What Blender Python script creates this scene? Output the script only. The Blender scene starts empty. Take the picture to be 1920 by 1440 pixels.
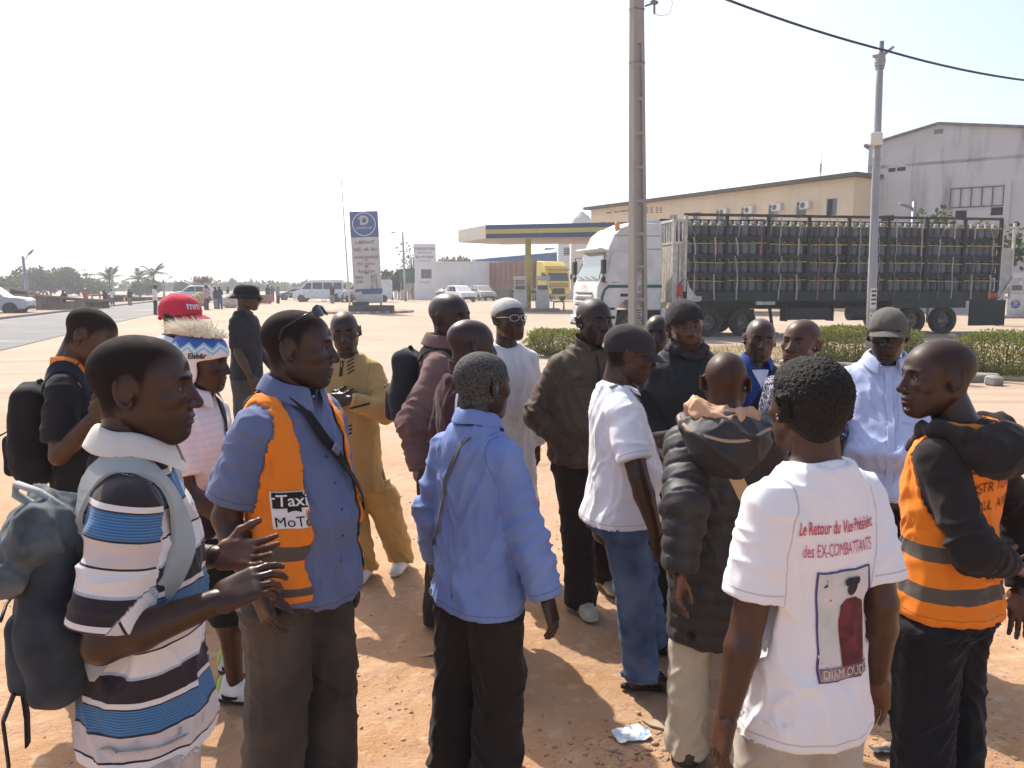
import bpy, bmesh, math, random
import numpy as np
from mathutils import Matrix, Vector, Quaternion, Euler
from mathutils.bvhtree import BVHTree

# ------------------------------------------------------------------ camera, sky, sun, exposure
SC = bpy.context.scene
COL = SC.collection
R = math.radians
CAM_H = 1.85
FPX = 1500.0                      # focal length in pixels of a 1920 px wide frame
PITCH = math.atan(187.0 / FPX)    # camera looks down by about 7 degrees
cam_data = bpy.data.cameras.new('camera')
cam_data.sensor_width = 36.0
cam_data.lens = 36.0 * FPX / 1920.0
cam_data.clip_start = 0.05
cam_data.clip_end = 3000.0
cam = bpy.data.objects.new('camera', cam_data)
COL.objects.link(cam)
cam.location = (0, 0, CAM_H)
cam.rotation_euler = (math.pi / 2 - PITCH, 0, 0)
SC.camera = cam

SUN_EL, SUN_AZ = 48.0, -31.0      # degrees; azimuth measured from +Y towards +X
world = bpy.data.worlds.new('World')
SC.world = world
world.use_nodes = True
wn = world.node_tree.nodes
wl = world.node_tree.links
bg = wn['Background']
sky = wn.new('ShaderNodeTexSky')
sky.sky_type = 'NISHITA'
sky.sun_disc = False
sky.sun_elevation = R(SUN_EL)
sky.sun_rotation = R(SUN_AZ)
sky.altitude = 0
sky.air_density = 0.75
sky.dust_density = 3.0
sky.ozone_density = 0.6
wl.new(sky.outputs[0], bg.inputs[0])
bg.inputs[1].default_value = 0.125
sun_data = bpy.data.lights.new('sun', 'SUN')
sun_data.energy = 3.0
sun_data.angle = R(0.55)
sun_data.color = (1.0, 0.95, 0.87)
sun = bpy.data.objects.new('sun', sun_data)
COL.objects.link(sun)
sd = Vector((math.sin(R(SUN_AZ)) * math.cos(R(SUN_EL)), math.cos(R(SUN_AZ)) * math.cos(R(SUN_EL)), math.sin(R(SUN_EL))))
sun.rotation_euler = sd.to_track_quat('Z', 'Y').to_euler()
sun.location = (-20, 30, 40)
SC.view_settings.view_transform = 'Standard'
SC.view_settings.look = 'None'
SC.view_settings.exposure = 1.18
SC.view_settings.gamma = 1.0
SC.view_settings.use_curve_mapping = False
SC.cycles.use_denoising = True
SC.cycles.max_bounces = 8
SC.cycles.diffuse_bounces = 3
SC.cycles.glossy_bounces = 3
SC.cycles.transmission_bounces = 6
SC.cycles.transparent_max_bounces = 8
SC.cycles.volume_bounces = 0
SC.cycles.caustics_reflective = False
SC.cycles.caustics_refractive = False
SC.cycles.sample_clamp_indirect = 4.0


# ------------------------------------------------------------------ places
def ground_at(px, py):
    """ground point seen at a photograph pixel"""
    a = math.atan((py - 720.0) / FPX) + PITCH
    Y = CAM_H / math.tan(a)
    return at(px, py, Y)


def at(px, py, Y):
    """point at depth Y seen at a photograph pixel"""
    u, v = (px - 960.0) / FPX, (720.0 - py) / FPX
    c, s = math.cos(PITCH), math.sin(PITCH)
    d = Vector((u, c + v * s, -s + v * c))
    t = Y / d.y
    return Vector((d.x * t, Y, CAM_H + d.z * t))


# ------------------------------------------------------------------ objects
def tag(o, label=None, cat=None, group=None, kind=None):
    if label: o['label'] = label
    if cat: o['category'] = cat
    if group: o['group'] = group
    if kind: o['kind'] = kind
    return o


def thing(name, label, cat, loc=(0, 0, 0), rz=0.0, group=None, rot=None):
    o = bpy.data.objects.new(name, None)
    o.empty_display_size = 0.2
    COL.objects.link(o)
    o.location = loc
    o.rotation_euler = rot if rot is not None else (0, 0, rz)
    return tag(o, label, cat, group)


def mesh_obj(name, verts, faces, mats, parent=None, smooth=False, mi=None, attrs=None):
    me = bpy.data.meshes.new(name)
    verts = np.asarray(verts, dtype=np.float32)
    if isinstance(faces, np.ndarray) and faces.ndim == 2:
        nf, k = faces.shape
        me.vertices.add(len(verts)); me.vertices.foreach_set('co', verts.ravel())
        me.loops.add(nf * k); me.loops.foreach_set('vertex_index', faces.astype(np.int32).ravel())
        me.polygons.add(nf); me.polygons.foreach_set('loop_start', np.arange(0, nf * k, k, dtype=np.int32))
    else:
        me.from_pydata([tuple(v) for v in verts.tolist()], [], [list(map(int, f)) for f in faces])
    if not isinstance(mats, (list, tuple)): mats = [mats]
    for m in mats: me.materials.append(m)
    if mi is not None: me.polygons.foreach_set('material_index', np.asarray(mi, dtype=np.int32))
    if smooth is not False:
        me.polygons.foreach_set('use_smooth', np.full(len(me.polygons), True))
    me.update(calc_edges=True)
    if attrs:
        for k_, a in attrs.items():
            at_ = me.attributes.new(k_, 'FLOAT', 'POINT'); at_.data.foreach_set('value', np.asarray(a, dtype=np.float32))
    if isinstance(smooth, (int, float)) and not isinstance(smooth, bool):
        me.set_sharp_from_angle(angle=R(smooth))
    o = bpy.data.objects.new(name, me)
    COL.objects.link(o)
    if parent is not None: o.parent = parent
    return o


def dup(o, parent=None):
    c = o.copy(); COL.objects.link(c); c.parent = parent
    for ch in list(o.children): dup(ch, c)
    return c


class MB:
    """collects simple shapes and links them as one mesh object"""
    def __init__(self): self.v, self.f, self.m = [], [], []
    def add(self, vs, fs, m=0):
        b = len(self.v); self.v += [tuple(x) for x in vs]
        for f in fs: self.f.append([b + i for i in f]); self.m.append(m)
        return self
    def box(self, c, s, rz=0.0, m=0, M=None, bev=0.0):
        x, y, z = s[0] / 2, s[1] / 2, s[2] / 2
        if bev <= 0:
            vs = [(-x, -y, -z), (x, -y, -z), (x, y, -z), (-x, y, -z), (-x, -y, z), (x, -y, z), (x, y, z), (-x, y, z)]
            fs = [(0, 3, 2, 1), (4, 5, 6, 7), (0, 1, 5, 4), (1, 2, 6, 5), (2, 3, 7, 6), (3, 0, 4, 7)]
        else:
            b = min(bev, x * .9, y * .9, z * .9)
            vs, fs = [], []
            def ring(hx, hy, zz, c_): return [(-hx + c_, -hy, zz), (hx - c_, -hy, zz), (hx, -hy + c_, zz), (hx, hy - c_, zz), (hx - c_, hy, zz), (-hx + c_, hy, zz), (-hx, hy - c_, zz), (-hx, -hy + c_, zz)]
            for hx, hy, zz in ((x - b, y - b, -z), (x, y, -z + b), (x, y, z - b), (x - b, y - b, z)): vs += ring(hx, hy, zz, b)
            for k in range(3):
                for i in range(8): j = (i + 1) % 8; fs.append((k * 8 + i, k * 8 + j, k * 8 + 8 + j, k * 8 + 8 + i))
            fs.append(tuple(range(7, -1, -1))); fs.append(tuple(range(24, 32)))
        T = (M if M is not None else Matrix.Rotation(rz, 4, 'Z'))
        c = Vector(c)
        return self.add([(T @ Vector(p)) + c for p in vs], fs, m)
    def tube(self, pts, r, n=8, m=0, cap=True, flat=None):
        pts = [Vector(p) for p in pts]
        rs = r if isinstance(r, (list, tuple)) else [r] * len(pts)
        up = Vector((0, 0, 1)); vs = []; prev = None
        for i, p in enumerate(pts):
            d = (pts[min(i + 1, len(pts) - 1)] - pts[max(i - 1, 0)])
            d = d.normalized() if d.length > 1e-9 else Vector((0, 0, 1))
            if prev is None:
                a = up.cross(d)
                if a.length < 1e-3: a = Vector((1, 0, 0))
            else: a = prev - d * prev.dot(d)
            a = a.normalized(); prev = a; b = d.cross(a)
            for k in range(n):
                t = 2 * math.pi * k / n
                vs.append(p + a * math.cos(t) * rs[i] + b * math.sin(t) * rs[i] * (flat or 1))
        fs = []
        for i in range(len(pts) - 1):
            for k in range(n):
                j = (k + 1) % n
                fs.append((i * n + k, i * n + j, i * n + n + j, i * n + n + k))
        if cap: fs.append(tuple(range(n - 1, -1, -1))); L = (len(pts) - 1) * n; fs.append(tuple(range(L, L + n)))
        return self.add(vs, fs, m)
    def lathe(self, prof, c=(0, 0, 0), n=16, m=0, axis='Z', cap=True, M=None):
        vs = []
        for (r, z) in prof:
            for k in range(n):
                t = 2 * math.pi * k / n
                p = (r * math.cos(t), r * math.sin(t), z)
                if axis == 'Y': p = (p[0], p[2], -p[1])
                elif axis == 'X': p = (p[2], p[0], p[1])
                vs.append(p)
        fs = []
        for i in range(len(prof) - 1):
            for k in range(n):
                j = (k + 1) % n; fs.append((i * n + k, i * n + j, i * n + n + j, i * n + n + k))
        if cap: fs.append(tuple(range(n - 1, -1, -1))); L = (len(prof) - 1) * n; fs.append(tuple(range(L, L + n)))
        c = Vector(c)
        if M is not None: vs = [M @ Vector(p) for p in vs]
        return self.add([Vector(p) + c for p in vs], fs, m)
    def prism(self, poly, z0, z1, m=0, M=None):
        n = len(poly); vs = [(x, y, z0) for x, y in poly] + [(x, y, z1) for x, y in poly]
        area = sum(poly[i][0] * poly[(i + 1) % n][1] - poly[(i + 1) % n][0] * poly[i][1] for i in range(n))
        fs = [tuple(range(n - 1, -1, -1)), tuple(range(n, 2 * n))] + [(i, (i + 1) % n, n + (i + 1) % n, n + i) for i in range(n)]
        if area < 0: fs = [f[::-1] for f in fs]
        if M is not None: vs = [M @ Vector(p) for p in vs]
        return self.add(vs, fs, m)
    def sphere(self, c, r, n=12, m=0, nz=None):
        r3 = r if isinstance(r, (list, tuple)) else (r, r, r); nz = nz or n // 2
        vs, fs = [], []
        for i in range(nz + 1):
            t = math.pi * i / nz
            for k in range(n):
                a = 2 * math.pi * k / n
                vs.append((c[0] + r3[0] * math.sin(t) * math.cos(a), c[1] + r3[1] * math.sin(t) * math.sin(a), c[2] - r3[2] * math.cos(t)))
        for i in range(nz):
            for k in range(n): j = (k + 1) % n; fs.append((i * n + k, i * n + j, i * n + n + j, i * n + n + k))
        return self.add(vs, fs, m)
    def build(self, name, mats, parent=None, smooth=False, bevel=0.0):
        o = mesh_obj(name, np.array([tuple(p) for p in self.v]), self.f, mats, parent, smooth, mi=self.m)
        if bevel:
            b = o.modifiers.new('bevel', 'BEVEL'); b.width = bevel; b.segments = 2; b.limit_method = 'ANGLE'; b.angle_limit = R(40)
        return o


YX = Matrix(((1, 0, 0, 0), (0, 0, -1, 0), (0, 1, 0, 0), (0, 0, 0, 1)))   # prism drawn in x,z and pushed along -y

# ------------------------------------------------------------------ materials
MATS = {}


def mat(name, col, rough=0.8, spec=0.3, col2=None, scale=8.0, detail=4.0, mixlo=.35, mixhi=.65, bump=0.0, bscale=60.0, metal=0.0, stretch=None, coat=0.0, emit=None, alpha=None, trans=0.0, dirt=None, space='Object', bdist=0.02):
    if name in MATS: return MATS[name]
    m = bpy.data.materials.new(name); m.use_nodes = True
    nt = m.node_tree; N, L = nt.nodes, nt.links
    b = N['Principled BSDF']
    b.inputs['Roughness'].default_value = rough
    b.inputs['Specular IOR Level'].default_value = spec
    b.inputs['Metallic'].default_value = metal
    b.inputs['Coat Weight'].default_value = coat
    if trans: b.inputs['Transmission Weight'].default_value = trans
    c4 = (*col, 1)
    tc = N.new('ShaderNodeTexCoord'); mp = N.new('ShaderNodeMapping')
    L.new(tc.outputs[space], mp.inputs[0])
    if stretch: mp.inputs['Scale'].default_value = stretch
    if col2 is not None:
        no = N.new('ShaderNodeTexNoise'); no.inputs['Scale'].default_value = scale; no.inputs['Detail'].default_value = detail
        L.new(mp.outputs[0], no.inputs[0])
        mr = N.new('ShaderNodeMapRange'); mr.inputs[1].default_value = mixlo; mr.inputs[2].default_value = mixhi
        L.new(no.outputs[0], mr.inputs[0])
        mx = N.new('ShaderNodeMix'); mx.data_type = 'RGBA'; mx.inputs[6].default_value = c4; mx.inputs[7].default_value = (*col2, 1)
        L.new(mr.outputs[0], mx.inputs[0]); out = mx.outputs[2]
        if dirt is not None:
            n2 = N.new('ShaderNodeTexNoise'); n2.inputs['Scale'].default_value = dirt[1]; n2.inputs['Detail'].default_value = 6
            L.new(tc.outputs[space], n2.inputs[0])
            r2 = N.new('ShaderNodeMapRange'); r2.inputs[1].default_value = dirt[2]; r2.inputs[2].default_value = dirt[3]
            L.new(n2.outputs[0], r2.inputs[0])
            m2 = N.new('ShaderNodeMix'); m2.data_type = 'RGBA'; L.new(out, m2.inputs[6]); m2.inputs[7].default_value = (*dirt[0], 1)
            L.new(r2.outputs[0], m2.inputs[0]); out = m2.outputs[2]
        L.new(out, b.inputs['Base Color'])
    else: b.inputs['Base Color'].default_value = c4
    if bump:
        nb = N.new('ShaderNodeTexNoise'); nb.inputs['Scale'].default_value = bscale; nb.inputs['Detail'].default_value = 5
        L.new(mp.outputs[0], nb.inputs[0])
        bp = N.new('ShaderNodeBump'); bp.inputs['Strength'].default_value = bump; bp.inputs['Distance'].default_value = bdist
        L.new(nb.outputs[0], bp.inputs['Height']); L.new(bp.outputs[0], b.inputs['Normal'])
    if emit: b.inputs['Emission Color'].default_value = (*emit[0], 1); b.inputs['Emission Strength'].default_value = emit[1]
    MATS[name] = m
    return m


def nodes_of(m): return m.node_tree.nodes, m.node_tree.links, m.node_tree.nodes['Principled BSDF']


def fabric(name, col, var=0.18, rough=0.92, weave=0.25, wscale=900.0, sheen=0.06, fade=None, spec=0.15, big=4.0):
    """cloth: uneven dye, fine weave relief, soft sheen"""
    if name in MATS: return MATS[name]
    m = bpy.data.materials.new(name); m.use_nodes = True
    N, L, b = nodes_of(m)
    b.inputs['Roughness'].default_value = rough; b.inputs['Specular IOR Level'].default_value = spec
    b.inputs['Sheen Weight'].default_value = sheen; b.inputs['Sheen Roughness'].default_value = .5
    tc = N.new('ShaderNodeTexCoord')
    n1 = N.new('ShaderNodeTexNoise'); n1.inputs['Scale'].default_value = big; n1.inputs['Detail'].default_value = 6
    L.new(tc.outputs['Object'], n1.inputs[0])
    mr = N.new('ShaderNodeMapRange'); mr.inputs[1].default_value = .3; mr.inputs[2].default_value = .7
    L.new(n1.outputs[0], mr.inputs[0])
    mx = N.new('ShaderNodeMix'); mx.data_type = 'RGBA'
    lo = tuple(c * (1 - var) for c in col); hi = fade if fade else tuple(min(1, c * (1 + var)) for c in col)
    mx.inputs[6].default_value = (*lo, 1); mx.inputs[7].default_value = (*hi, 1)
    L.new(mr.outputs[0], mx.inputs[0]); out = mx.outputs[2]
    for an, c_, t_ in (('seam', .024, .0022), ('seam', .0, .0), ('sleeve', .5, .09)):     # stitched hems, cuffs and armholes
        if not t_: continue
        a = N.new('ShaderNodeAttribute'); a.attribute_name = an; q = N.new('ShaderNodeMath'); q.operation = 'COMPARE'; q.inputs[1].default_value = c_; q.inputs[2].default_value = t_; L.new(a.outputs['Fac'], q.inputs[0])
        d = N.new('ShaderNodeMix'); d.data_type = 'RGBA'; d.blend_type = 'MULTIPLY'; d.inputs[7].default_value = (.70, .68, .68, 1); L.new(q.outputs[0], d.inputs[0]); L.new(out, d.inputs[6]); out = d.outputs[2]
    L.new(out, b.inputs['Base Color'])
    n2 = N.new('ShaderNodeTexNoise'); n2.inputs['Scale'].default_value = wscale; n2.inputs['Detail'].default_value = 2
    n3 = N.new('ShaderNodeTexNoise'); n3.noise_type = 'RIDGED_MULTIFRACTAL'; n3.inputs['Scale'].default_value = 11; n3.inputs['Detail'].default_value = 3; n3.inputs['Distortion'].default_value = .8
    L.new(tc.outputs['Object'], n2.inputs[0]); L.new(tc.outputs['Object'], n3.inputs[0])
    b1 = N.new('ShaderNodeBump'); b1.inputs['Strength'].default_value = weave; b1.inputs['Distance'].default_value = .0015
    b2 = N.new('ShaderNodeBump'); b2.inputs['Strength'].default_value = .30; b2.inputs['Distance'].default_value = .010
    L.new(n2.outputs[0], b1.inputs['Height']); L.new(n3.outputs[0], b2.inputs['Height']); L.new(b2.outputs[0], b1.inputs['Normal'])
    L.new(b1.outputs[0], b.inputs['Normal'])
    MATS[name] = m
    return m


def skin(name, col):
    if name in MATS: return MATS[name]
    m = bpy.data.materials.new(name); m.use_nodes = True
    N, L, b = nodes_of(m)
    b.inputs['Specular IOR Level'].default_value = .40
    b.inputs['Subsurface Weight'].default_value = 0.0
    tc = N.new('ShaderNodeTexCoord')
    n1 = N.new('ShaderNodeTexNoise'); n1.inputs['Scale'].default_value = 14; n1.inputs['Detail'].default_value = 6
    L.new(tc.outputs['Object'], n1.inputs[0])
    mx = N.new('ShaderNodeMix'); mx.data_type = 'RGBA'
    mx.inputs[6].default_value = (*(c * .62 for c in col), 1); mx.inputs[7].default_value = (*(c * 1.42 for c in col), 1)
    L.new(n1.outputs[0], mx.inputs[0])
    def masked(prev, attr, c):
        a = N.new('ShaderNodeAttribute'); a.attribute_name = attr
        q = N.new('ShaderNodeMix'); q.data_type = 'RGBA'; q.inputs[7].default_value = (*c, 1)
        L.new(a.outputs['Fac'], q.inputs[0]); L.new(prev, q.inputs[6]); return q.outputs[2], a
    o, _ = masked(mx.outputs[2], 'lip', (col[0] * 1.3 + .010, col[1] * 1.1 + .005, col[2] * 1.2 + .006))
    o, _ = masked(o, 'palm', (col[0] * 2.2 + .05, col[1] * 2.1 + .03, col[2] * 2 + .02))
    o, st = masked(o, 'stubble', (.014, .0105, .009))
    o, _ = masked(o, 'nail', (col[0] * 2.6 + .08, col[1] * 2.6 + .05, col[2] * 2.6 + .045))
    L.new(o, b.inputs['Base Color'])
    rr = N.new('ShaderNodeMapRange'); rr.inputs[3].default_value = .36; rr.inputs[4].default_value = .9
    L.new(st.outputs['Fac'], rr.inputs[0])
    sw = N.new('ShaderNodeTexNoise'); sw.inputs['Scale'].default_value = 34; sw.inputs['Detail'].default_value = 5; L.new(tc.outputs['Object'], sw.inputs[0])
    sa = N.new('ShaderNodeMath'); sa.operation = 'MULTIPLY_ADD'; sa.inputs[1].default_value = .34; L.new(sw.outputs[0], sa.inputs[0]); L.new(rr.outputs[0], sa.inputs[2]); sb = N.new('ShaderNodeMath'); sb.operation = 'SUBTRACT'; sb.inputs[1].default_value = .17; L.new(sa.outputs[0], sb.inputs[0]); L.new(sb.outputs[0], b.inputs['Roughness'])
    r3 = N.new('ShaderNodeMapRange'); r3.inputs[3].default_value = .40; r3.inputs[4].default_value = .08; L.new(st.outputs['Fac'], r3.inputs[0]); L.new(r3.outputs[0], b.inputs['Specular IOR Level'])
    n2 = N.new('ShaderNodeTexNoise'); n2.inputs['Scale'].default_value = 300; n2.inputs['Detail'].default_value = 3
    L.new(tc.outputs['Object'], n2.inputs[0])
    bp = N.new('ShaderNodeBump'); bp.inputs['Strength'].default_value = .22; bp.inputs['Distance'].default_value = .0015
    L.new(n2.outputs[0], bp.inputs['Height']); L.new(bp.outputs[0], b.inputs['Normal'])
    MATS[name] = m
    return m


# ------------------------------------------------------------------ lettering
_fontcache = {}


def text_mesh(txt, size, bold=0.0, maxlen=None, shear=0.0, sx=1.0):
    """flat glyph triangles (verts n x 2, faces), centred on x, baseline at 0"""
    if 'M' in txt: bold = 0.0      # the built-in M folds over itself when fattened
    key = (txt, size, bold, maxlen, shear, sx)
    if key in _fontcache: return _fontcache[key]
    cu = bpy.data.curves.new('t', 'FONT'); cu.body = txt; cu.size = size; cu.align_x = 'CENTER'; cu.resolution_u = 3
    cu.offset = bold; cu.shear = shear
    ob = bpy.data.objects.new('t', cu)
    me = ob.to_mesh()
    bm = bmesh.new(); bm.from_mesh(me); ob.to_mesh_clear()
    bpy.data.objects.remove(ob); bpy.data.curves.remove(cu)
    bmesh.ops.triangulate(bm, faces=bm.faces)
    if maxlen:
        for _ in range(5):
            es = [e for e in bm.edges if e.calc_length() > maxlen]
            if not es: break
            bmesh.ops.subdivide_edges(bm, edges=es, cuts=1); bmesh.ops.triangulate(bm, faces=bm.faces)
    bm.verts.index_update()
    v = np.array([(p.co.x * sx, p.co.y) for p in bm.verts]); f = [[q.index for q in p.verts] for p in bm.faces]
    bm.free()
    _fontcache[key] = (v, f)
    return v, f


def lettering(txt, size, m, parent, M, name='lettering', bold=0.0, depth=0.004, sx=1.0):
    """raised flat letters on a sign; M maps text x,y (z outwards) into the parent's space"""
    v, f = text_mesh(txt, size, bold, None, 0.0, sx)
    n = len(v)
    top = [M @ Vector((x, y, depth)) for x, y in v]
    return mesh_obj(name, np.array(top), f, m, parent)
# ------------------------------------------------------------------ distance fields meshed by surface nets (for bodies and clothes)
def surface_nets(F, o, h):
    S = F < 0
    nx, ny, nz = F.shape
    c = np.zeros((nx - 1, ny - 1, nz - 1), np.int8)
    for i in (0, 1):
        for j in (0, 1):
            for k in (0, 1): c += S[i:nx - 1 + i, j:ny - 1 + j, k:nz - 1 + k]
    act = (c > 0) & (c < 8)
    I = np.argwhere(act)
    if len(I) == 0: return np.zeros((0, 3)), np.zeros((0, 4), int)
    idx = np.full(act.shape, -1, np.int64); idx[tuple(I.T)] = np.arange(len(I))
    co = {}
    for i in (0, 1):
        for j in (0, 1):
            for k in (0, 1): co[i, j, k] = F[I[:, 0] + i, I[:, 1] + j, I[:, 2] + k]
    P = np.zeros((len(I), 3)); W = np.zeros(len(I))
    for a in co:
        for ax in range(3):
            if a[ax] == 0:
                b = list(a); b[ax] = 1; b = tuple(b)
                fa, fb = co[a], co[b]
                cr = (fa < 0) != (fb < 0)
                t = np.where(cr, fa / np.where(cr, fa - fb, 1), 0)
                for q in range(3): P[:, q] += np.where(cr, a[q] + (t if q == ax else 0), 0)
                W += cr
    V = (I + P / W[:, None]) * h + np.asarray(o)
    Q = []
    for ax in range(3):
        u, v = (ax + 1) % 3, (ax + 2) % 3
        sl0 = [slice(1, n - 1) for n in F.shape]; sl1 = list(sl0)
        sl0[ax] = slice(0, F.shape[ax] - 1); sl1[ax] = slice(1, F.shape[ax])
        a, b = S[tuple(sl0)], S[tuple(sl1)]
        E = np.argwhere(a != b)
        off = np.array([0 if q == ax else 1 for q in range(3)])
        ins = a[tuple(E.T)]
        E = E + off
        def ci(du, dv):
            G = E.copy(); G[:, u] -= du; G[:, v] -= dv
            return idx[G[:, 0], G[:, 1], G[:, 2]]
        q = np.stack([ci(1, 1), ci(0, 1), ci(0, 0), ci(1, 0)], 1)
        q[~ins] = q[~ins][:, ::-1]
        Q.append(q)
    return V, np.concatenate(Q)


def smin(a, b, k):
    if k <= 0: return np.minimum(a, b)
    h = np.maximum(k - np.abs(a - b), 0) / k
    return np.minimum(a, b) - h * h * k * .25


class Field:
    def __init__(s, lo, hi, h):
        s.h = h; s.lo = np.asarray(lo, float) - 2 * h
        n = np.ceil((np.asarray(hi) + 2 * h - s.lo) / h).astype(int) + 1
        s.ax = [s.lo[i] + h * np.arange(n[i]) for i in range(3)]
        s.D = np.full(tuple(n), .3, np.float32)
    def win(s, lo, hi, pad):
        sl = []
        for i in range(3):
            a = np.searchsorted(s.ax[i], lo[i] - pad); b = np.searchsorted(s.ax[i], hi[i] + pad)
            sl.append(slice(a, max(b, a)))
        X = s.ax[0][sl[0]][:, None, None]; Y = s.ax[1][sl[1]][None, :, None]; Z = s.ax[2][sl[2]][None, None, :]
        return tuple(sl), X, Y, Z
    def op(s, prim, k=0.0, mode='u', pad=None):
        f, lo, hi = prim
        sl, X, Y, Z = s.win(lo, hi, (k + 3 * s.h) if pad is None else pad)
        A = s.D[sl]
        if A.size == 0: return s
        d = f(X, Y, Z)
        if mode == 'u': s.D[sl] = smin(A, d, k)
        elif mode == 's': s.D[sl] = -smin(-A, d, k)
        else: s.D[sl] = -smin(-A, -d, k)
        return s
    def add(s, prim, k=0.0): return s.op(prim, k, 'u')
    def sub(s, prim, k=0.0): return s.op(prim, k, 's')
    def inter(s, f, k=0.0):
        X = s.ax[0][:, None, None]; Y = s.ax[1][None, :, None]; Z = s.ax[2][None, None, :]
        s.D = -smin(-s.D, -np.broadcast_to(f(X, Y, Z), s.D.shape), k); return s
    def mesh(s): return surface_nets(s.D, s.lo, s.h)


def capsule(a, b, r1, r2=None, flat=None):
    """round cone; flat=(axis, factor) squeezes it along an axis"""
    a = np.asarray(a, float); b = np.asarray(b, float); r2 = r1 if r2 is None else r2
    ba = b - a; L2 = max(ba @ ba, 1e-12)
    def f(X, Y, Z):
        x, y, z = X - a[0], Y - a[1], Z - a[2]
        t = np.clip((x * ba[0] + y * ba[1] + z * ba[2]) / L2, 0, 1)
        qx, qy, qz = x - t * ba[0], y - t * ba[1], z - t * ba[2]
        if flat is not None:
            n, fl = np.asarray(flat[0], float), flat[1]
            n = n / np.linalg.norm(n)
            dn = (qx * n[0] + qy * n[1] + qz * n[2]) * (1 / fl - 1)
            qx, qy, qz = qx + dn * n[0], qy + dn * n[1], qz + dn * n[2]
        d = np.sqrt(qx * qx + qy * qy + qz * qz) - (r1 + (r2 - r1) * t)
        return d if flat is None else d * min(1.0, max(flat[1], .5))
    m = max(r1, r2)
    return f, np.minimum(a, b) - m, np.maximum(a, b) + m


def ellipsoid(c, r, rot=None):
    c = np.asarray(c, float); r = np.asarray(r, float)
    M = None if rot is None else np.array(Euler(rot).to_matrix().transposed())
    def f(X, Y, Z):
        x, y, z = X - c[0], Y - c[1], Z - c[2]
        if M is not None: x, y, z = (M[0, 0] * x + M[0, 1] * y + M[0, 2] * z, M[1, 0] * x + M[1, 1] * y + M[1, 2] * z, M[2, 0] * x + M[2, 1] * y + M[2, 2] * z)
        k0 = np.sqrt((x / r[0]) ** 2 + (y / r[1]) ** 2 + (z / r[2]) ** 2)
        k1 = np.sqrt((x / r[0] ** 2) ** 2 + (y / r[1] ** 2) ** 2 + (z / r[2] ** 2) ** 2)
        return k0 * (k0 - 1) / np.maximum(k1, 1e-6)
    m = r.max() if rot is not None else r
    return f, c - m, c + m


def rbox(c, s, r, M=None):
    c = np.asarray(c, float); s = np.asarray(s, float) / 2 - r
    Mi = None if M is None else np.array(M.to_3x3().transposed())
    def f(X, Y, Z):
        x, y, z = X - c[0], Y - c[1], Z - c[2]
        if Mi is not None: x, y, z = (Mi[0, 0] * x + Mi[0, 1] * y + Mi[0, 2] * z, Mi[1, 0] * x + Mi[1, 1] * y + Mi[1, 2] * z, Mi[2, 0] * x + Mi[2, 1] * y + Mi[2, 2] * z)
        x, y, z = np.abs(x) - s[0], np.abs(y) - s[1], np.abs(z) - s[2]
        return np.sqrt(np.maximum(x, 0) ** 2 + np.maximum(y, 0) ** 2 + np.maximum(z, 0) ** 2) + np.minimum(np.maximum(np.maximum(x, y), z), 0) - r
    m = np.linalg.norm(s + r) if M is not None else s + r
    return f, c - m, c + m


def loft(T, off=0.0, z0=None, z1=None):
    """stack of ellipses; T rows: z, rx, ry, cx, cy"""
    T = np.asarray(T, float); zz = T[:, 0]
    zf = np.linspace(zz[0], zz[-1], 240)
    C = []
    for k in range(1, 5):
        v = np.interp(zf, zz, T[:, k]); ker = np.hanning(15); ker /= ker.sum()
        C.append(np.convolve(np.pad(v, 7, mode='edge'), ker, 'valid'))
    a = zz[0] if z0 is None else z0; b = zz[-1] if z1 is None else z1
    def f(X, Y, Z):
        z = Z.ravel()
        rx = (np.interp(z, zf, C[0]) + off)[None, None, :]; ry = (np.interp(z, zf, C[1]) + off)[None, None, :]
        cx = np.interp(z, zf, C[2])[None, None, :]; cy = np.interp(z, zf, C[3])[None, None, :]
        x, y = X - cx, Y - cy
        k0 = np.sqrt((x / rx) ** 2 + (y / ry) ** 2); k1 = np.sqrt((x / rx ** 2) ** 2 + (y / ry ** 2) ** 2)
        d = k0 * (k0 - 1) / np.maximum(k1, 1e-6)
        return np.maximum(d, np.maximum(a - Z, Z - b))
    mx = T[:, 1].max() + off + np.abs(T[:, 3]).max(); my = T[:, 2].max() + off + np.abs(T[:, 4]).max()
    return f, np.array([-mx, -my, a]), np.array([mx, my, b])


_rng = np.random.RandomState(5)
_PERM = np.concatenate([_rng.permutation(256)] * 3)
_GR = _rng.normal(size=(256, 3)); _GR /= np.linalg.norm(_GR, axis=1)[:, None]


def perlin(P):
    P = np.asarray(P, float); I = np.floor(P).astype(int); f = P - I; I &= 255
    w = f * f * f * (f * (f * 6 - 15) + 10); out = 0
    for dx in (0, 1):
        for dy in (0, 1):
            for dz in (0, 1):
                g = _GR[_PERM[_PERM[_PERM[(I[:, 0] + dx) & 255] + ((I[:, 1] + dy) & 255)] + ((I[:, 2] + dz) & 255)]]
                d = g[:, 0] * (f[:, 0] - dx) + g[:, 1] * (f[:, 1] - dy) + g[:, 2] * (f[:, 2] - dz)
                wt = (w[:, 0] if dx else 1 - w[:, 0]) * (w[:, 1] if dy else 1 - w[:, 1]) * (w[:, 2] if dz else 1 - w[:, 2])
                out = out + wt * d
    return out


def ridge(P): return 1 - np.abs(perlin(P)) * 3.2


def crease(P):
    r = np.clip(1 - np.abs(perlin(P)) * 3.4, 0, 1)
    return r * r * 1.5 - .25


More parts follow.
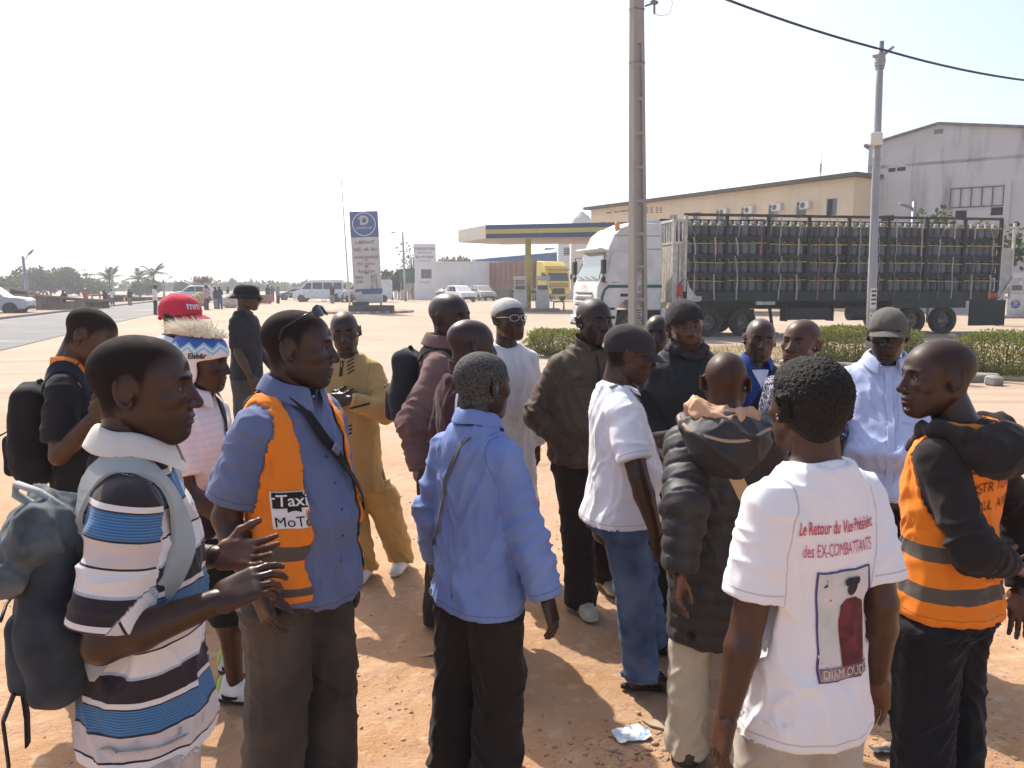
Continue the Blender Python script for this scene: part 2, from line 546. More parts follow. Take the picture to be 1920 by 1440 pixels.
def vnormals(V, Q):
    n = np.cross(V[Q[:, 2]] - V[Q[:, 0]], V[Q[:, 3]] - V[Q[:, 1]])
    N = np.zeros_like(V)
    for k in range(4):
        for q in range(3): N[:, q] += np.bincount(Q[:, k], n[:, q], len(V))
    return N / np.maximum(np.linalg.norm(N, axis=1), 1e-9)[:, None]


def relax(V, Q, it=1, lam=.5):
    for _ in range(it):
        A = np.zeros_like(V); c = np.zeros(len(V))
        for k in range(4):
            a, b = Q[:, k], Q[:, (k + 1) % 4]
            for q in range(3): A[:, q] += np.bincount(a, V[b, q], len(V)) + np.bincount(b, V[a, q], len(V))
            c += np.bincount(a, minlength=len(V)) + np.bincount(b, minlength=len(V))
        V = V + lam * (A / np.maximum(c, 1)[:, None] - V)
    return V


def seg_ts(P, pts):
    """distance to a polyline and arc length along it for every point"""
    best = np.full(len(P), 9.0); arc = np.zeros(len(P)); L = 0
    for a, b in zip(pts[:-1], pts[1:]):
        a, b = np.asarray(a), np.asarray(b); ba = b - a; l = np.linalg.norm(ba)
        t = np.clip((P - a) @ ba / max(l * l, 1e-9), -.5 if L == 0 else 0, 1)
        d = np.linalg.norm(P - a - np.maximum(t, 0)[:, None] * ba, axis=1)
        m = d < best; best[m] = d[m]; arc[m] = L + t[m] * l; L += l
    return best, arc


# ------------------------------------------------------------------ people
def hand_mesh(wrist, d, n, side, curl, vox, spread=.06, thumb=.5, s=1.0, lead=None):
    """a hand: palm, four unequal bent fingers, thumb. d wrist->fingers, n out of the palm; curl per finger 0..1 (index first)"""
    d = np.array(d, float); d /= np.linalg.norm(d)
    n = np.array(n, float); n -= d * (n @ d); n /= np.linalg.norm(n)
    t = np.cross(d, n) * side                                    # towards the thumb
    W = np.asarray(wrist, float)
    P = lambda a, b, c: W + s * (d * a + t * b + n * c)
    prims = [(capsule(P(-.03, 0, 0), P(.02, 0, 0), .026 * s, .026 * s, (n, .78)), .01)]
    for b0, b1 in ((-.022, -.030), (-.004, -.010), (.014, .011), (.026, .030)):
        prims.append((capsule(P(.015, b0, 0), P(.085, b1, 0), .017 * s, .0135 * s, (n, .85)), .014))
    prims.append((capsule(P(.018, .024, .006), P(.05, .030, .008), .018 * s, .014 * s), .012))
    tips = []
    nails = []
    for q, (b, ln, rr) in enumerate(((.030, .072, .0092), (.010, .080, .0095), (-.011, .074, .0090), (-.030, .058, .0080))):
        c = curl[q] if hasattr(curl, '__len__') else curl
        p = np.array([.090 - abs(q - 1) * .004, b, 0.0]); ang = 0.06 + c * .55; sp = (1.5 - q) * spread
        dirv = lambda a: np.array([math.cos(a) * math.cos(sp), math.sin(sp) * math.cos(a), math.sin(a)])
        for j, (fr, da) in enumerate(((.46, c * .95), (.30, c * .75), (.24, 0))):
            e = p + dirv(ang) * ln * fr
            r1 = rr * (1 - .09 * j)
            prims.append((capsule(P(*p), P(*e), r1 * s, r1 * .93 * s), .004))
            if j == 2:
                nn = np.cross(dirv(ang), np.cross(dirv(ang), [0, 0, 1.0])); nn /= np.linalg.norm(nn) + 1e-9
                nails.append(P(*(e + nn * r1)))
            p = e; ang += da
    th = thumb
    p0 = np.array([.028, .030, .008]); d1 = np.array([.62, .70 * th + .25, .35 * (1.1 - th) + .12]); d1 /= np.linalg.norm(d1)
    p1 = p0 + d1 * .042; d2 = np.array([.86, .42 * th, .32 * (1.1 - th) + .05]); d2 /= np.linalg.norm(d2)
    p2 = p1 + d2 * .032; p3 = p2 + d2 * .022
    for a, b, r1, r2 in ((p0, p1, .0145, .0118), (p1, p2, .0112, .0105), (p2, p3, .0105, .0085)): prims.append((capsule(P(*a), P(*b), r1 * s, r2 * s), .006))
    lo = np.min([q[0][1] for q in prims], 0); hi = np.max([q[0][2] for q in prims], 0)
    F = Field(lo, hi, vox)
    for q, k in prims: F.add(q, k * s)
    V, Q = F.mesh(); V = relax(V, Q, 1, .3)
    N = vnormals(V, Q)
    palm = np.clip((N @ n) * 1.4, 0, 1)
    nail = np.zeros(len(V))
    for q in nails: nail = np.maximum(nail, np.clip(1.3 - np.linalg.norm(V - q, axis=1) / (.0055 * s), 0, 1))
    return V, Q, palm, nail


def head_field(vox, v):
    """head in its own frame: origin at ear height, +y face, metres for a 0.233 m head"""
    F = Field((-.10, -.135, -.20), (.10, .15, .135), vox)
    A = F.add
    jw, nl, ch = v.get('jaw', 1.0), v.get('nose', 1.0), v.get('cheek', 1.0)
    A(ellipsoid((0, -.016, .036), (.076, .100, .081)))
    A(ellipsoid((0, .030, .020), (.068, .066, .078)), .03)
    A(ellipsoid((0, .034, -.030), (.061 * jw, .060, .070)), .03)
    A(ellipsoid((0, .026, -.066), (.054 * jw, .060, .046)), .03)
    A(ellipsoid((0, .070, -.098), (.026 * jw, .022, .017)), .025)
    A(capsule((.05 * jw, -.012, -.045), (.022, .066, -.098), .017, .015), .03)
    A(capsule((-.05 * jw, -.012, -.045), (-.022, .066, -.098), .017, .015), .03)
    A(ellipsoid((0, .076, -.062), (.036, .022, .030)), .022)                        # muzzle
    for sx in (-1, 1):
        A(ellipsoid((sx * .043, .062, -.018), (.022 * ch, .020, .017)), .02)        # cheek bones
        A(capsule((sx * .010, .090, .026), (sx * .046, .078, .024), .0095, .007), .012)  # brow
        F.sub(ellipsoid((sx * .031, .101, .006), (.019, .013, .012)), .014)         # eye hollows
        A(ellipsoid((sx * .031, .0775, .006), (.0165, .0145, .0125)), .006)         # lids
        F.sub(ellipsoid((sx * .031, .091, .0045), (.0125, .008, .0036 * v.get('open', 1.0))), .002)
        A(ellipsoid((sx * .0155 * nl, .103, -.032), (.0105 * nl, .011, .0095)), .007)    # wings of the nose
        ex = sx * .0825
        A(ellipsoid((ex, -.012, .000), (.006, .018, .030), (-.15, 0, sx * .40)), .006)
        F.sub(ellipsoid((ex + sx * .007, -.006, -.002), (.005, .009, .014), (-.15, 0, sx * .40)), .003)
        for i in range(9):
            a0, a1 = [R(-70 + 27 * (i + j)) for j in (0, 1)]
            c_ = lambda a_: (ex + sx * (.003 - .008 * math.sin(a_ + .5) * 0 + .006 * (1 if -.3 < a_ < 3 else .4)), -.013 - .0185 * math.sin(a_) * .9, .002 + .0305 * -math.cos(a_ + .35))
            if i < 7: A(capsule(c_(a0), c_(a1), .0042), .003)
        A(ellipsoid((sx * .0785, -.003, -.029), (.006, .008, .009)), .005)
    A(capsule((0, .090, .020), (0, .1135, -.028), .0075, .0125), .010)              # nose
    A(ellipsoid((0, .112, -.031), (.0125, .0115, .010)), .006)
    A(ellipsoid((0, .0955, -.0585), (.0265, .0115, .0075)), .004)                   # lips
    A(ellipsoid((0, .0925, -.0725), (.0235, .0125, .0085)), .003)
    F.sub(ellipsoid((0, .111, -.0655), (.024, .012, .0016 + .006 * v.get('mouth', 0))), .003)
    F.sub(ellipsoid((0, .097, -.0865), (.018, .010, .006)), .008)
    A(capsule((0, -.030, -.030), (0, -.040, -.16), .056, .043), .02)                # neck
    return F


def hairline(y, lift=0.0):
    return np.interp(y, [-.13, -.05, -.018, -.004, .02, .03, .055, .095], np.array([-.075, -.070, -.045, -.005, -.005, .03, .060, .072]) + lift)


def ribbon(path, width, thick, bvh, name, m, parent, off=.004, wdir=None, closed=False, n=None):
    """a strap lying on a surface: the path is dropped on the surface, then given width and thickness"""
    pts = [Vector(p) for p in path]
    n = n or max(8, int(sum((b - a).length for a, b in zip(pts, pts[1:])) / .025))
    L = [0.0]
    for a, b in zip(pts, pts[1:]): L.append(L[-1] + (b - a).length)
    S = []
    for i in range(n + 1):
        t = L[-1] * i / n; k = max(j for j in range(len(L)) if L[j] <= t + 1e-9); k = min(k, len(pts) - 2)
        S.append(pts[k].lerp(pts[k + 1], (t - L[k]) / max(L[k + 1] - L[k], 1e-9)))
    P, N = [], []
    for p in S:
        if bvh is not None:
            h, nn, _, dist = bvh.find_nearest(p)
            if h is not None and dist < .2: P.append(h + nn * off); N.append(nn); continue
        P.append(p); N.append(N[-1] if N else Vector((0, -1, 0)))
    for _ in range(2):
        P = [P[0]] + [(P[i - 1] + P[i] * 2 + P[i + 1]) / 4 for i in range(1, len(P) - 1)] + [P[-1]]
        N = [N[0]] + [(N[i - 1] + N[i] * 2 + N[i + 1]).normalized() for i in range(1, len(N) - 1)] + [N[-1]]
    vs, fs = [], []
    for i, p in enumerate(P):
        d = (P[min(i + 1, n)] - P[max(i - 1, 0)]).normalized()
        w = (wdir if wdir is not None else d.cross(N[i])).normalized(); nn = w.cross(d).normalized()
        if nn.dot(N[i]) < 0: nn = -nn
        for a, b in ((-1, 0), (-.9, 1), (.9, 1), (1, 0)): vs.append(p + w * width / 2 * a + nn * thick * b)
    for i in range(n):
        for k in range(4): j = (k + 1) % 4; fs.append((i * 4 + k, i * 4 + j, i * 4 + 4 + j, i * 4 + 4 + k))
    fs += [(0, 1, 2, 3), (n * 4 + 3, n * 4 + 2, n * 4 + 1, n * 4)]
    bm = bmesh.new(); V = [bm.verts.new(v) for v in vs]
    for f in fs: bm.faces.new([V[i] for i in f])
    bmesh.ops.recalc_face_normals(bm, faces=bm.faces)
    me = bpy.data.meshes.new(name); bm.to_mesh(me); bm.free(); me.materials.append(m)
    o = bpy.data.objects.new(name, me); COL.objects.link(o); o.parent = parent
    me.polygons.foreach_set('use_smooth', np.full(len(me.polygons), True)); me.set_sharp_from_angle(angle=R(50))
    return o


def drape_print(v2, faces, origin, ua, va, d, bvh, off, m, parent, name):
    """flat print pressed on a garment: 2-D shape thrown along d on the surface"""
    o, ua, va, d = Vector(origin), Vector(ua), Vector(va), Vector(d).normalized()
    vs, ok = [], []
    for x, y in v2:
        p = o + ua * x + va * y
        h, nn, _, _ = bvh.ray_cast(p, d)
        if h is None: h2 = bvh.find_nearest(p); h, nn = h2[0], h2[1]
        if nn.dot(d) > 0: nn = -nn
        vs.append(h - d * off)
    return mesh_obj(name, np.array([tuple(p) for p in vs]), faces, m, parent, True)


def rect_grid(w, h, step=.012):
    nx, ny = max(1, int(w / step)), max(1, int(h / step))
    v = [((i / nx - .5) * w, (j / ny - .5) * h) for j in range(ny + 1) for i in range(nx + 1)]
    f = [(j * (nx + 1) + i, j * (nx + 1) + i + 1, (j + 1) * (nx + 1) + i + 1, (j + 1) * (nx + 1) + i) for j in range(ny) for i in range(nx)]
    return v, f


class Person: pass


SKINS = {'dark': (.044, .0175, .0095), 'deep': (.031, .0135, .0085), 'brown': (.062, .0255, .0135), 'warm': (.082, .035, .019)}
BASE = np.array([(.74, .140, .110, 0, .0), (.80, .156, .114, 0, -.004), (.88, .163, .116, 0, -.008), (.96, .153, .106, 0, -.002), (1.06, .140, .098, 0, .006), (1.15, .141, .101, 0, .010),
                 (1.26, .153, .108, 0, .008), (1.35, .156, .102, 0, -.004), (1.41, .142, .082, 0, -.014), (1.45, .108, .066, 0, -.018), (1.49, .072, .060, 0, -.016), (1.60, .056, .057, 0, -.004)])


def person(px, py, Y, face, label, head=(None, 0, 0), w=1.0, belly=0.0, arms=None, hair=None, look=None, skin_='dark', top=None, bottom=None, shoes=None,
           feet=None, hands=None, group='people standing in the crowd', h=None, far=False, name='person', cat='person', dz=0.0):
    """py = pixel row of the crown, px of the head, Y depth; face = heading in degrees (0 away from the camera, 90 to the right, 180 towards it)"""
    p = Person(); q = at(px, py, Y)
    h = h or q.z; s = h / 1.75; p.s = s; p.h = h
    hd = head[0] if head[0] is not None else face
    HM = Matrix.Rotation(-R(hd - face), 3, 'Z') @ Matrix.Rotation(-R(head[1]), 3, 'X') @ Matrix.Rotation(R(head[2]), 3, 'Y')
    fwd = (look or {}).get('fwd', 0); hv = HM @ Vector((0, .020 + fwd, .108)) * s; ho = Matrix.Rotation(-R(face), 3, 'Z') @ Vector((hv.x, hv.y, 0))
    q = Vector((q.x - ho.x, Y, q.z))
    root = thing(name, label, cat, (q.x, Y, dz), -R(face), group); p.root = root
    RI = Matrix.Rotation(R(face), 3, 'Z')
    def local(sp, base=None):
        if sp[0] == 'p':
            g = at(*sp[1:]); return np.array(RI @ (g - Vector((q.x, Y, dz))))
        return None
    rnd = random.Random(int(px * 7 + py * 13))
    seed = rnd.random() * 100
    detail = max(1.0, Y / 2.2)
    vb = .055 if far else min(.016, .0072 * detail); vh = .016 if far else min(.0058, .0029 * detail); vhd = .012 if far else min(.0042, .0026 * detail)
    vc = .034 if far else min(.0125, .0057 * detail)
    if far: vb = .03
    sk = skin('skin_' + skin_, SKINS[skin_])
    # ---- joints
    T = BASE.copy(); T[:, 0] *= s; T[:, 1:3] *= s * w; T[:, 4] *= s
    if belly:
        g = np.exp(-((BASE[:, 0] - 1.05) / .13) ** 2) * belly; T[:, 2] += g; T[:, 4] += g * .8; T[:, 1] += g * .4
    ww = (w - 1) * .5 + 1
    J = {}
    for sd_, k in (('R', 1), ('L', -1)):
        S = np.array([k * .158 * ww, -.012, 1.372]) * s; J['S' + sd_] = S
        spec = (arms or {}).get(sd_, (('d', k * .16, -.06, -1), ('d', k * .02, .16, -1)))
        def direct(sp, a):
            if sp[0] == 'd': v = np.array(sp[1:], float)
            elif sp[0] == 'l': v = np.array(sp[1:]) * s - a
            else: v = local(sp) - a
            return v / np.linalg.norm(v)
        e = S + direct(spec[0], S) * .295 * s; J['E' + sd_] = e
        J['W' + sd_] = e + direct(spec[1], e) * .258 * s
        f0 = (feet or {}).get(sd_, (k * .115, .0, 0))
        if f0[0] == 'p': g = local(f0); f0 = (g[0] / s, g[1] / s, 0)
        J['A' + sd_] = np.array([f0[0], f0[1] - .03, .085 + (f0[2] if len(f0) > 2 else 0)]) * s
        J['H' + sd_] = np.array([k * .088 * ww, -.005, .90]) * s
        mid = (J['A' + sd_] + J['H' + sd_]) / 2; J['K' + sd_] = mid + np.array([k * .006, .022, .01]) * s
    p.J = J; p.T = T
    piv = np.array([0, .004, 1.535]) * s; p.piv = piv
    HS_ = s * (1.08 if not far else 1.1); p.hs = HS_
    hc = Vector(piv) + hv - Vector((0, 0, .020 * s))
    p.HM, p.hc = HM, hc
    H3 = np.array(HM)
    toloc = lambda V: V @ H3.T * HS_ + np.array(hc)
    # ---- body
    VS, QS, MI, lip, palm, stub, nail = [], [], [], [], [], [], []
    def put(V, Q, mi=0, l=None, pm=None, st=None, na=None):
        b = sum(len(x) for x in VS); VS.append(V); QS.append(Q + b); MI.append(np.full(len(Q), mi))
        z = np.zeros(len(V)); lip.append(z if l is None else l); palm.append(z if pm is None else pm); stub.append(z if st is None else st); nail.append(z if na is None else na)
    allj = np.array(list(J.values()))
    lo = np.minimum(allj.min(0) - .12, [-.3 * w, -.2, .03]); hi = np.maximum(allj.max(0) + .12, [.3 * w, .2 + belly, 1.66 * s])
    lo[2] = .02
    F = Field(lo, hi, vb)
    F.add(loft(T, -.008, None, 1.475 * s))
    F.add(capsule((0, -.020 * s, 1.42 * s), np.array(hc) - np.array(HM @ Vector((0, .030, .052))) * s, .066 * s, .0585 * s), .03)
    for sd_, k in (('R', 1), ('L', -1)):
        S, E, W, H, K, A = (J[c + sd_] for c in 'SEWHKA')
        m1 = S * .45 + E * .55; m2 = E * .68 + W * .32
        F.add(capsule(S, m1, .056 * s * ww, .052 * s * ww), .04)
        F.add(capsule(m1, E, .052 * s * ww, .042 * s * ww), .01)
        F.add(capsule(E, m2, .042 * s * ww, .045 * s * ww), .012)
        F.add(capsule(m2, W, .045 * s * ww, .028 * s), .012)
        F.add(capsule(H, K, .082 * s * ww, .055 * s), .03); c1 = K * .65 + A * .35
        F.add(capsule(K, c1, .053 * s, .055 * s), .015); F.add(capsule(c1, A, .055 * s, .038 * s), .015)
        if shoes and shoes.get('bare'):
            F.add(capsule(A + [0, -.035 * s, -.05 * s], A + [0, .10 * s, -.062 * s], .030 * s, .020 * s, ((1, 0, 0), 1.3)), .03)
            F.add(capsule(A + [-.02 * k * s, .09 * s, -.062 * s], A + [-.025 * k * s, .165 * s, -.064 * s], .016 * s, .013 * s), .01)
            for j in range(4): F.add(capsule(A + [(.0 + .016 * j) * k * s, .10 * s, -.064 * s], A + [(.0 + .016 * j) * k * s, (.160 - .012 * j) * s, -.067 * s], .012 * s, .0095 * s), .006)
    V, Q = F.mesh(); V = relax(V, Q, 1, .4)
    put(V, Q)
    look = dict(look or {}); look.setdefault('jaw', rnd.uniform(.92, 1.10)); look.setdefault('nose', rnd.uniform(.85, 1.2)); look.setdefault('cheek', rnd.uniform(.85, 1.2)); look.setdefault('open', rnd.uniform(.7, 1.2))
    HF = head_field(vh, look)
    V, Q = HF.mesh()
    keep = (V[Q].mean(1)[:, 2] > -.165)
    V = relax(V, Q, 1, .25)
    l = np.clip(1.15 - np.sqrt((V[:, 0] / .0255) ** 2 + ((V[:, 1] - .100) / .014) ** 2 + ((V[:, 2] + .0655) / .0165) ** 2), 0, 1) * 1.8
    st = np.zeros(len(V))
    if look.get('shave', 0): st = np.clip((V[:, 2] - hairline(V[:, 1], look.get('lift', 0)) + .008 * perlin(V * 60)) / .040 + .35, 0, 1) * look['shave']
    st *= 1 - np.clip(1.25 - np.sqrt(((V[:, 1] + .010) / .022) ** 2 + (V[:, 2] / .034) ** 2), 0, .25) * 4 * (np.abs(V[:, 0]) > .06)
    if look.get('beard', 0):
        bz = np.clip((-.045 - V[:, 2]) / .02, 0, 1) * np.clip((V[:, 1] + .005) / .02, 0, 1) * np.clip((V[:, 2] + .128) / .01, 0, 1)
        st = np.maximum(st, bz * look['beard'] * (l <= 0.2))
    brow = np.clip(1.2 - np.sqrt(((np.abs(V[:, 0]) - .030) / .019) ** 2 + ((V[:, 2] - .027) / .0055) ** 2), 0, 1) * (V[:, 1] > .05)
    st = np.maximum(st, np.clip(brow * 2, 0, .9))
    put(toloc(V), Q[keep], 0, np.clip(l, 0, 1), None, st)
    if not far:
        for sx in (-1, 1):
            e = MB(); e.sphere((0, 0, 0), .0118, 14)
            V = np.array(e.v); f4 = np.array([f for f in e.f]); cen = V[f4].mean(1); a = cen[:, 1] / .0118
            gx = look.get('gaze', 0.0)
            dx = (cen[:, 0] / .0118 - gx); isi = (a > .5) & (dx ** 2 + (cen[:, 2] / .0118) ** 2 < .34)
            Vw = toloc(V + np.array([sx * .031, .0785, .0050]))
            b = sum(len(x) for x in VS)
            put(Vw, f4, 1); MI[-1] = np.where(isi, 2, 1)
    for sd_, k in (('R', 1), ('L', -1)):
        hs = (hands or {}).get(sd_, {})
        if hs is None: continue
        W = J['W' + sd_]; d = (W - J['E' + sd_]); d /= np.linalg.norm(d)
        dv = hs.get('d'); nv = hs.get('n', (-k, -.25, 0))
        if dv is not None: d = np.array(dv, float)
        if hs.get('world'):
            d = np.array(RI @ Vector(dv)) if dv is not None else d; nv = np.array(RI @ Vector(nv))
        if far:
            F = Field(W - .1, W + .1 + d * .1, .02); F.add(capsule(W, W + d / np.linalg.norm(d) * .12 * s, .03 * s, .03 * s)); V, Q = F.mesh(); put(V, Q)
            continue
        V, Q, pm, na = hand_mesh(W, d, nv, k, hs.get('curl', (.30, .36, .42, .48)), vhd, hs.get('spread', .02 + rnd.random() * .03), hs.get('thumb', .35), s * 1.0)
        put(V, Q, 0, None, pm * .8, None, na)
    eyew = mat('eye_white', (.55, .50, .44), .25, .5); iris = mat('eye_dark', (.012, .008, .006), .12, .6)
    p.body = mesh_obj('body', np.concatenate(VS), np.concatenate(QS), [sk, eyew, iris], root, True, mi=np.concatenate(MI),
                      attrs={'lip': np.concatenate(lip), 'palm': np.concatenate(palm), 'stubble': np.concatenate(stub), 'nail': np.concatenate(nail)})
    # ---- hair
    if hair:
        t = hair.get('t', .007)
        G = Field((-.115, -.15, -.10), (.115, .13, .15), vh)
        X, Y_, Z = (HF.ax[0][:, None, None], HF.ax[1][None, :, None], HF.ax[2][None, None, :])
        hl = hairline(np.broadcast_to(Y_, HF.D.shape), hair.get('lift', 0)) - Z + .008 * np.sin(X * 60)
        ear = np.minimum(.021 - np.sqrt((Y_ + .010) ** 2 + (Z * .68) ** 2), np.abs(X) - .058)
        tt = t * np.clip(.25 - hl / .035, .25, 1.0)
        Dh = np.maximum(np.maximum(HF.D - tt, -(HF.D + .012)), hl * .8)
        cap0 = np.sqrt(((X) / .079) ** 2 + ((Y_ + .010) / .104) ** 2 + ((Z - .036) / .086) ** 2)
        Dh = np.maximum(Dh, ear)
        V, Q = surface_nets(Dh.astype(np.float32), HF.lo, HF.h)
        N = vnormals(V, Q)
        V = V + N * (perlin(V * hair.get('freq', 190) + seed) * hair.get('amp', .004) * np.clip((V[:, 2] - hairline(V[:, 1])) / .03 + .2, .2, 1))[:, None]
        hm = mat('hair_' + hair.get('col', 'black'), {'black': (.012, .010, .009), 'grey': (.09, .085, .08), 'brown': (.035, .02, .012)}[hair.get('col', 'black')], .75, .25,
                 {'black': (.025, .021, .018), 'grey': (.025, .022, .02), 'brown': (.05, .03, .02)}[hair.get('col', 'black')], scale=150, mixlo=.42, mixhi=.62, bump=1.0, bscale=260, bdist=.006)
        mesh_obj('hair', toloc(V), Q, hm, root, True)
    # ---- trousers
    p.bvh = {}
    if bottom:
        t0 = (top if isinstance(top, list) else [top])[0] if top else None; o = bottom.get('off', .012); zb = bottom.get('hem', .035) * s; zt = min(1.03, (t0.get('hem', .80) if t0 else 1.0) + .055 + abs(t0.get('tilt', 0) if t0 else 0) * .16) * s
        lo2 = np.array([-.36 * w, -.30, max(0.0, zb) - .01]); hi2 = np.array([.36 * w, .34, zt + .02])
        for c in ('AR', 'AL', 'KR', 'KL'): lo2 = np.minimum(lo2, J[c] - .16 * np.array([1, 1, 0])); hi2 = np.maximum(hi2, J[c] + .16 * np.array([1, 1, 0]))
        lo2[2] = max(0.0, zb) - .01; hi2[2] = zt + .02
        F = Field(lo2, hi2, vc)
        F.add(loft(T, o, .80 * s, zt))
        rb = bottom.get('cuff', .085)
        for sd_, k in (('R', 1), ('L', -1)):
            H, K, A = (J[c + sd_] for c in 'HKA')
            b = A.copy(); b[2] = zb; kr = (.075 + o * .8) * s * bottom.get('wide', 1.0)
            F.add(capsule(H + [0, 0, .0], K, (.090 + o) * s * ww, kr), .05)
            F.add(capsule(K, b, kr, rb * s), .02)
        F.inter(lambda X, Yy, Z: np.maximum(zb - Z, Z - zt) + 0 * X + 0 * Yy, 0)
        V, Q = F.mesh(); V = relax(V, Q, 1, .4)
        N = vnormals(V, Q)
        zz = V[:, 2] / s; amp = bottom.get('amp', 1.0) * (.0 if far else .75)
        lowleg = np.clip((.42 - zz) / .35, 0, 1); knee = np.exp(-((zz - .50) / .10) ** 2); crotch = np.exp(-((zz - .80) / .09) ** 2)
        wob = perlin(V * 4 + seed)[:, None] * .5
        f1 = ridge(np.stack([V[:, 0] * 5, V[:, 1] * 5, V[:, 2] * 17 + V[:, 0] * 9 * np.sign(V[:, 0])], 1) + seed + wob)
        f2 = ridge(np.stack([V[:, 0] * 15, V[:, 1] * 15, V[:, 2] * 2.4], 1) + seed + 7)
        f3 = perlin(V * 26 + seed)
        f4 = crease(np.stack([V[:, 0] * 5, V[:, 1] * 5, V[:, 2] * 11 + V[:, 0] * 14 * np.sign(V[:, 0])], 1) + seed + 13 + wob * 1.5)
        dsp = amp * ((f1 - .3) * .005 * (lowleg * 1.3 + knee * .8 + crotch * .8) + (f2 - .3) * .006 * (1 - .4 * lowleg) + f4 * .009 * (.35 + lowleg * .9 + knee * .6 + crotch * .7) + f3 * .0015)
        V = V + N * dsp[:, None]
        if t0:     # tuck what the shirt hides
            kk = np.clip((V[:, 2] - (t0.get('hem', .80) * s + t0.get('tilt', 0) * V[:, 0] + .004)) / .02, 0, 1); V[:, :2] -= N[:, :2] * (kk * (.030 if not far else .05))[:, None]
        p.pbvh = BVHTree.FromPolygons([Vector(v) for v in V.tolist()], Q.tolist()) if not far else None; p.pzt = zt
        p.pants = mesh_obj(bottom.get('name', 'trousers'), V, Q, bottom['mat'], root, True)
    # ---- shoes
    if shoes:
        for sd_, k in (('R', 1), ('L', -1)):
            A = J['A' + sd_] - np.array([0, 0, .085 * s]); A[2] = 0
            if shoes.get('bare'):
                so = MB(); n = 22; pl = []
                for i in range(n):
                    t = 2 * math.pi * i / n; yy = math.cos(t) * .140; xx = math.sin(t) * (.046 if yy > 0 else .036) * (1 - .12 * (yy < -.08))
                    pl.append((A[0] + xx * s - .006 * k * s, A[1] + .045 * s + yy * s))
                so.prism(pl, .002, .020 * s)
                so_o = so.build('sandal_sole', shoes['mat'], root)
                st_ = MB()
                for sx in (-1, 1):
                    st_.tube([(A[0] - .02 * k * s, A[1] + .135 * s, .028 * s), (A[0] + sx * .020 * s - .012 * k * s, A[1] + .10 * s, .062 * s), (A[0] + sx * .042 * s, A[1] + .05 * s, .048 * s), (A[0] + sx * .040 * s, A[1] + .02 * s, .018 * s)], .006 * s, 6, flat=1.6)
                st_.build('sandal_strap', shoes['mat'], so_o, True)
                continue
            F = Field((A[0] - .09 * s, A[1] - .13 * s, 0.0), (A[0] + .09 * s, A[1] + .24 * s, .16 * s), .02 if far else max(.006, vc * .8))
            P_ = lambda x, y, z: A + np.array([x, y, z]) * s
            F.add(capsule(P_(0, -.045, .045), P_(0, .03, .055), .042 * s, .043 * s), .02)
            F.add(capsule(P_(0, .03, .048), P_(-.006 * k, .155, .028), .045 * s, .030 * s, ((1, 0, 0), 1.25)), .03)
            F.add(capsule(P_(0, -.04, .06), P_(0, -.035, .12 if shoes.get('high') else .09), .042 * s, .040 * s), .02)
            F.add(capsule(P_(0, -.05, .016), P_(-.005 * k, .16, .014), .040 * s, .040 * s, ((1, 0, 0), 1.12)), .008)
            F.inter(lambda X, Yy, Z: .002 - Z + 0 * X + 0 * Yy, .004)
            V, Q = F.mesh(); V = relax(V, Q, 1, .4)
            cz = V[Q].mean(1)[:, 2]
            so = mesh_obj(shoes.get('name', 'shoe'), V, Q, [shoes['mat'], shoes.get('sole', shoes['mat'])], root, True, mi=(cz < .026 * s))
            if shoes.get('laces') and not far:
                la = MB()
                for i in range(5):
                    yy = .035 + i * .017; zz_ = .100 - i * .008
                    la.tube([P_(-.028, yy, zz_ - .014), P_(0, yy + .006, zz_), P_(.028, yy, zz_ - .014)], .0034 * s, 5)
                la.build('shoelace', shoes['laces'], so, True)
            if shoes.get('heel') and not far:
                F = Field(P_(-.07, -.11, .03), P_(.07, -.03, .11), .006); F.add(capsule(P_(0, -.047, .06), P_(0, -.042, .085), .0455 * s, .0445 * s)); F.inter(lambda X, Yy, Z: Yy - (A[1] - .055 * s) + 0 * X + 0 * Z)
                V, Q = F.mesh(); mesh_obj('heel_tab', V, Q, shoes['heel'], so, True)
            if shoes.get('swoosh') and not far:
                for sx in (-1, 1):
                    pts = [(-.045, .030), (-.02, .024), (.03, .034), (.085, .062), (.03, .050), (-.01, .044), (-.03, .044), (-.046, .056)]
                    bv = BVHTree.FromPolygons([Vector(v) for v in V.tolist()] if False else [Vector(v) for v in np.asarray([x.co for x in so.data.vertices]).tolist()], [list(pp.vertices) for pp in so.data.polygons])
                    v2 = [(-y, z) for y, z in pts]
                    drape_print([(y * s, z * s) for y, z in pts], [[0, 1, 6, 7], [1, 2, 5, 6], [2, 3, 4, 5]], (A[0] + sx * .2, A[1], 0), (0, 1, 0), (0, 0, 1), (-sx, 0, 0), bv, .003, mat('shoe_mark', (.01, .01, .01), .6), so, 'shoe_mark')
    # ---- top garment
    p.tops = []
    for tp in (top if isinstance(top, list) else [top] if top else []):
        garment(p, tp, seed + len(p.tops) * 3.3, vc, w, ww, belly, far)
    return p


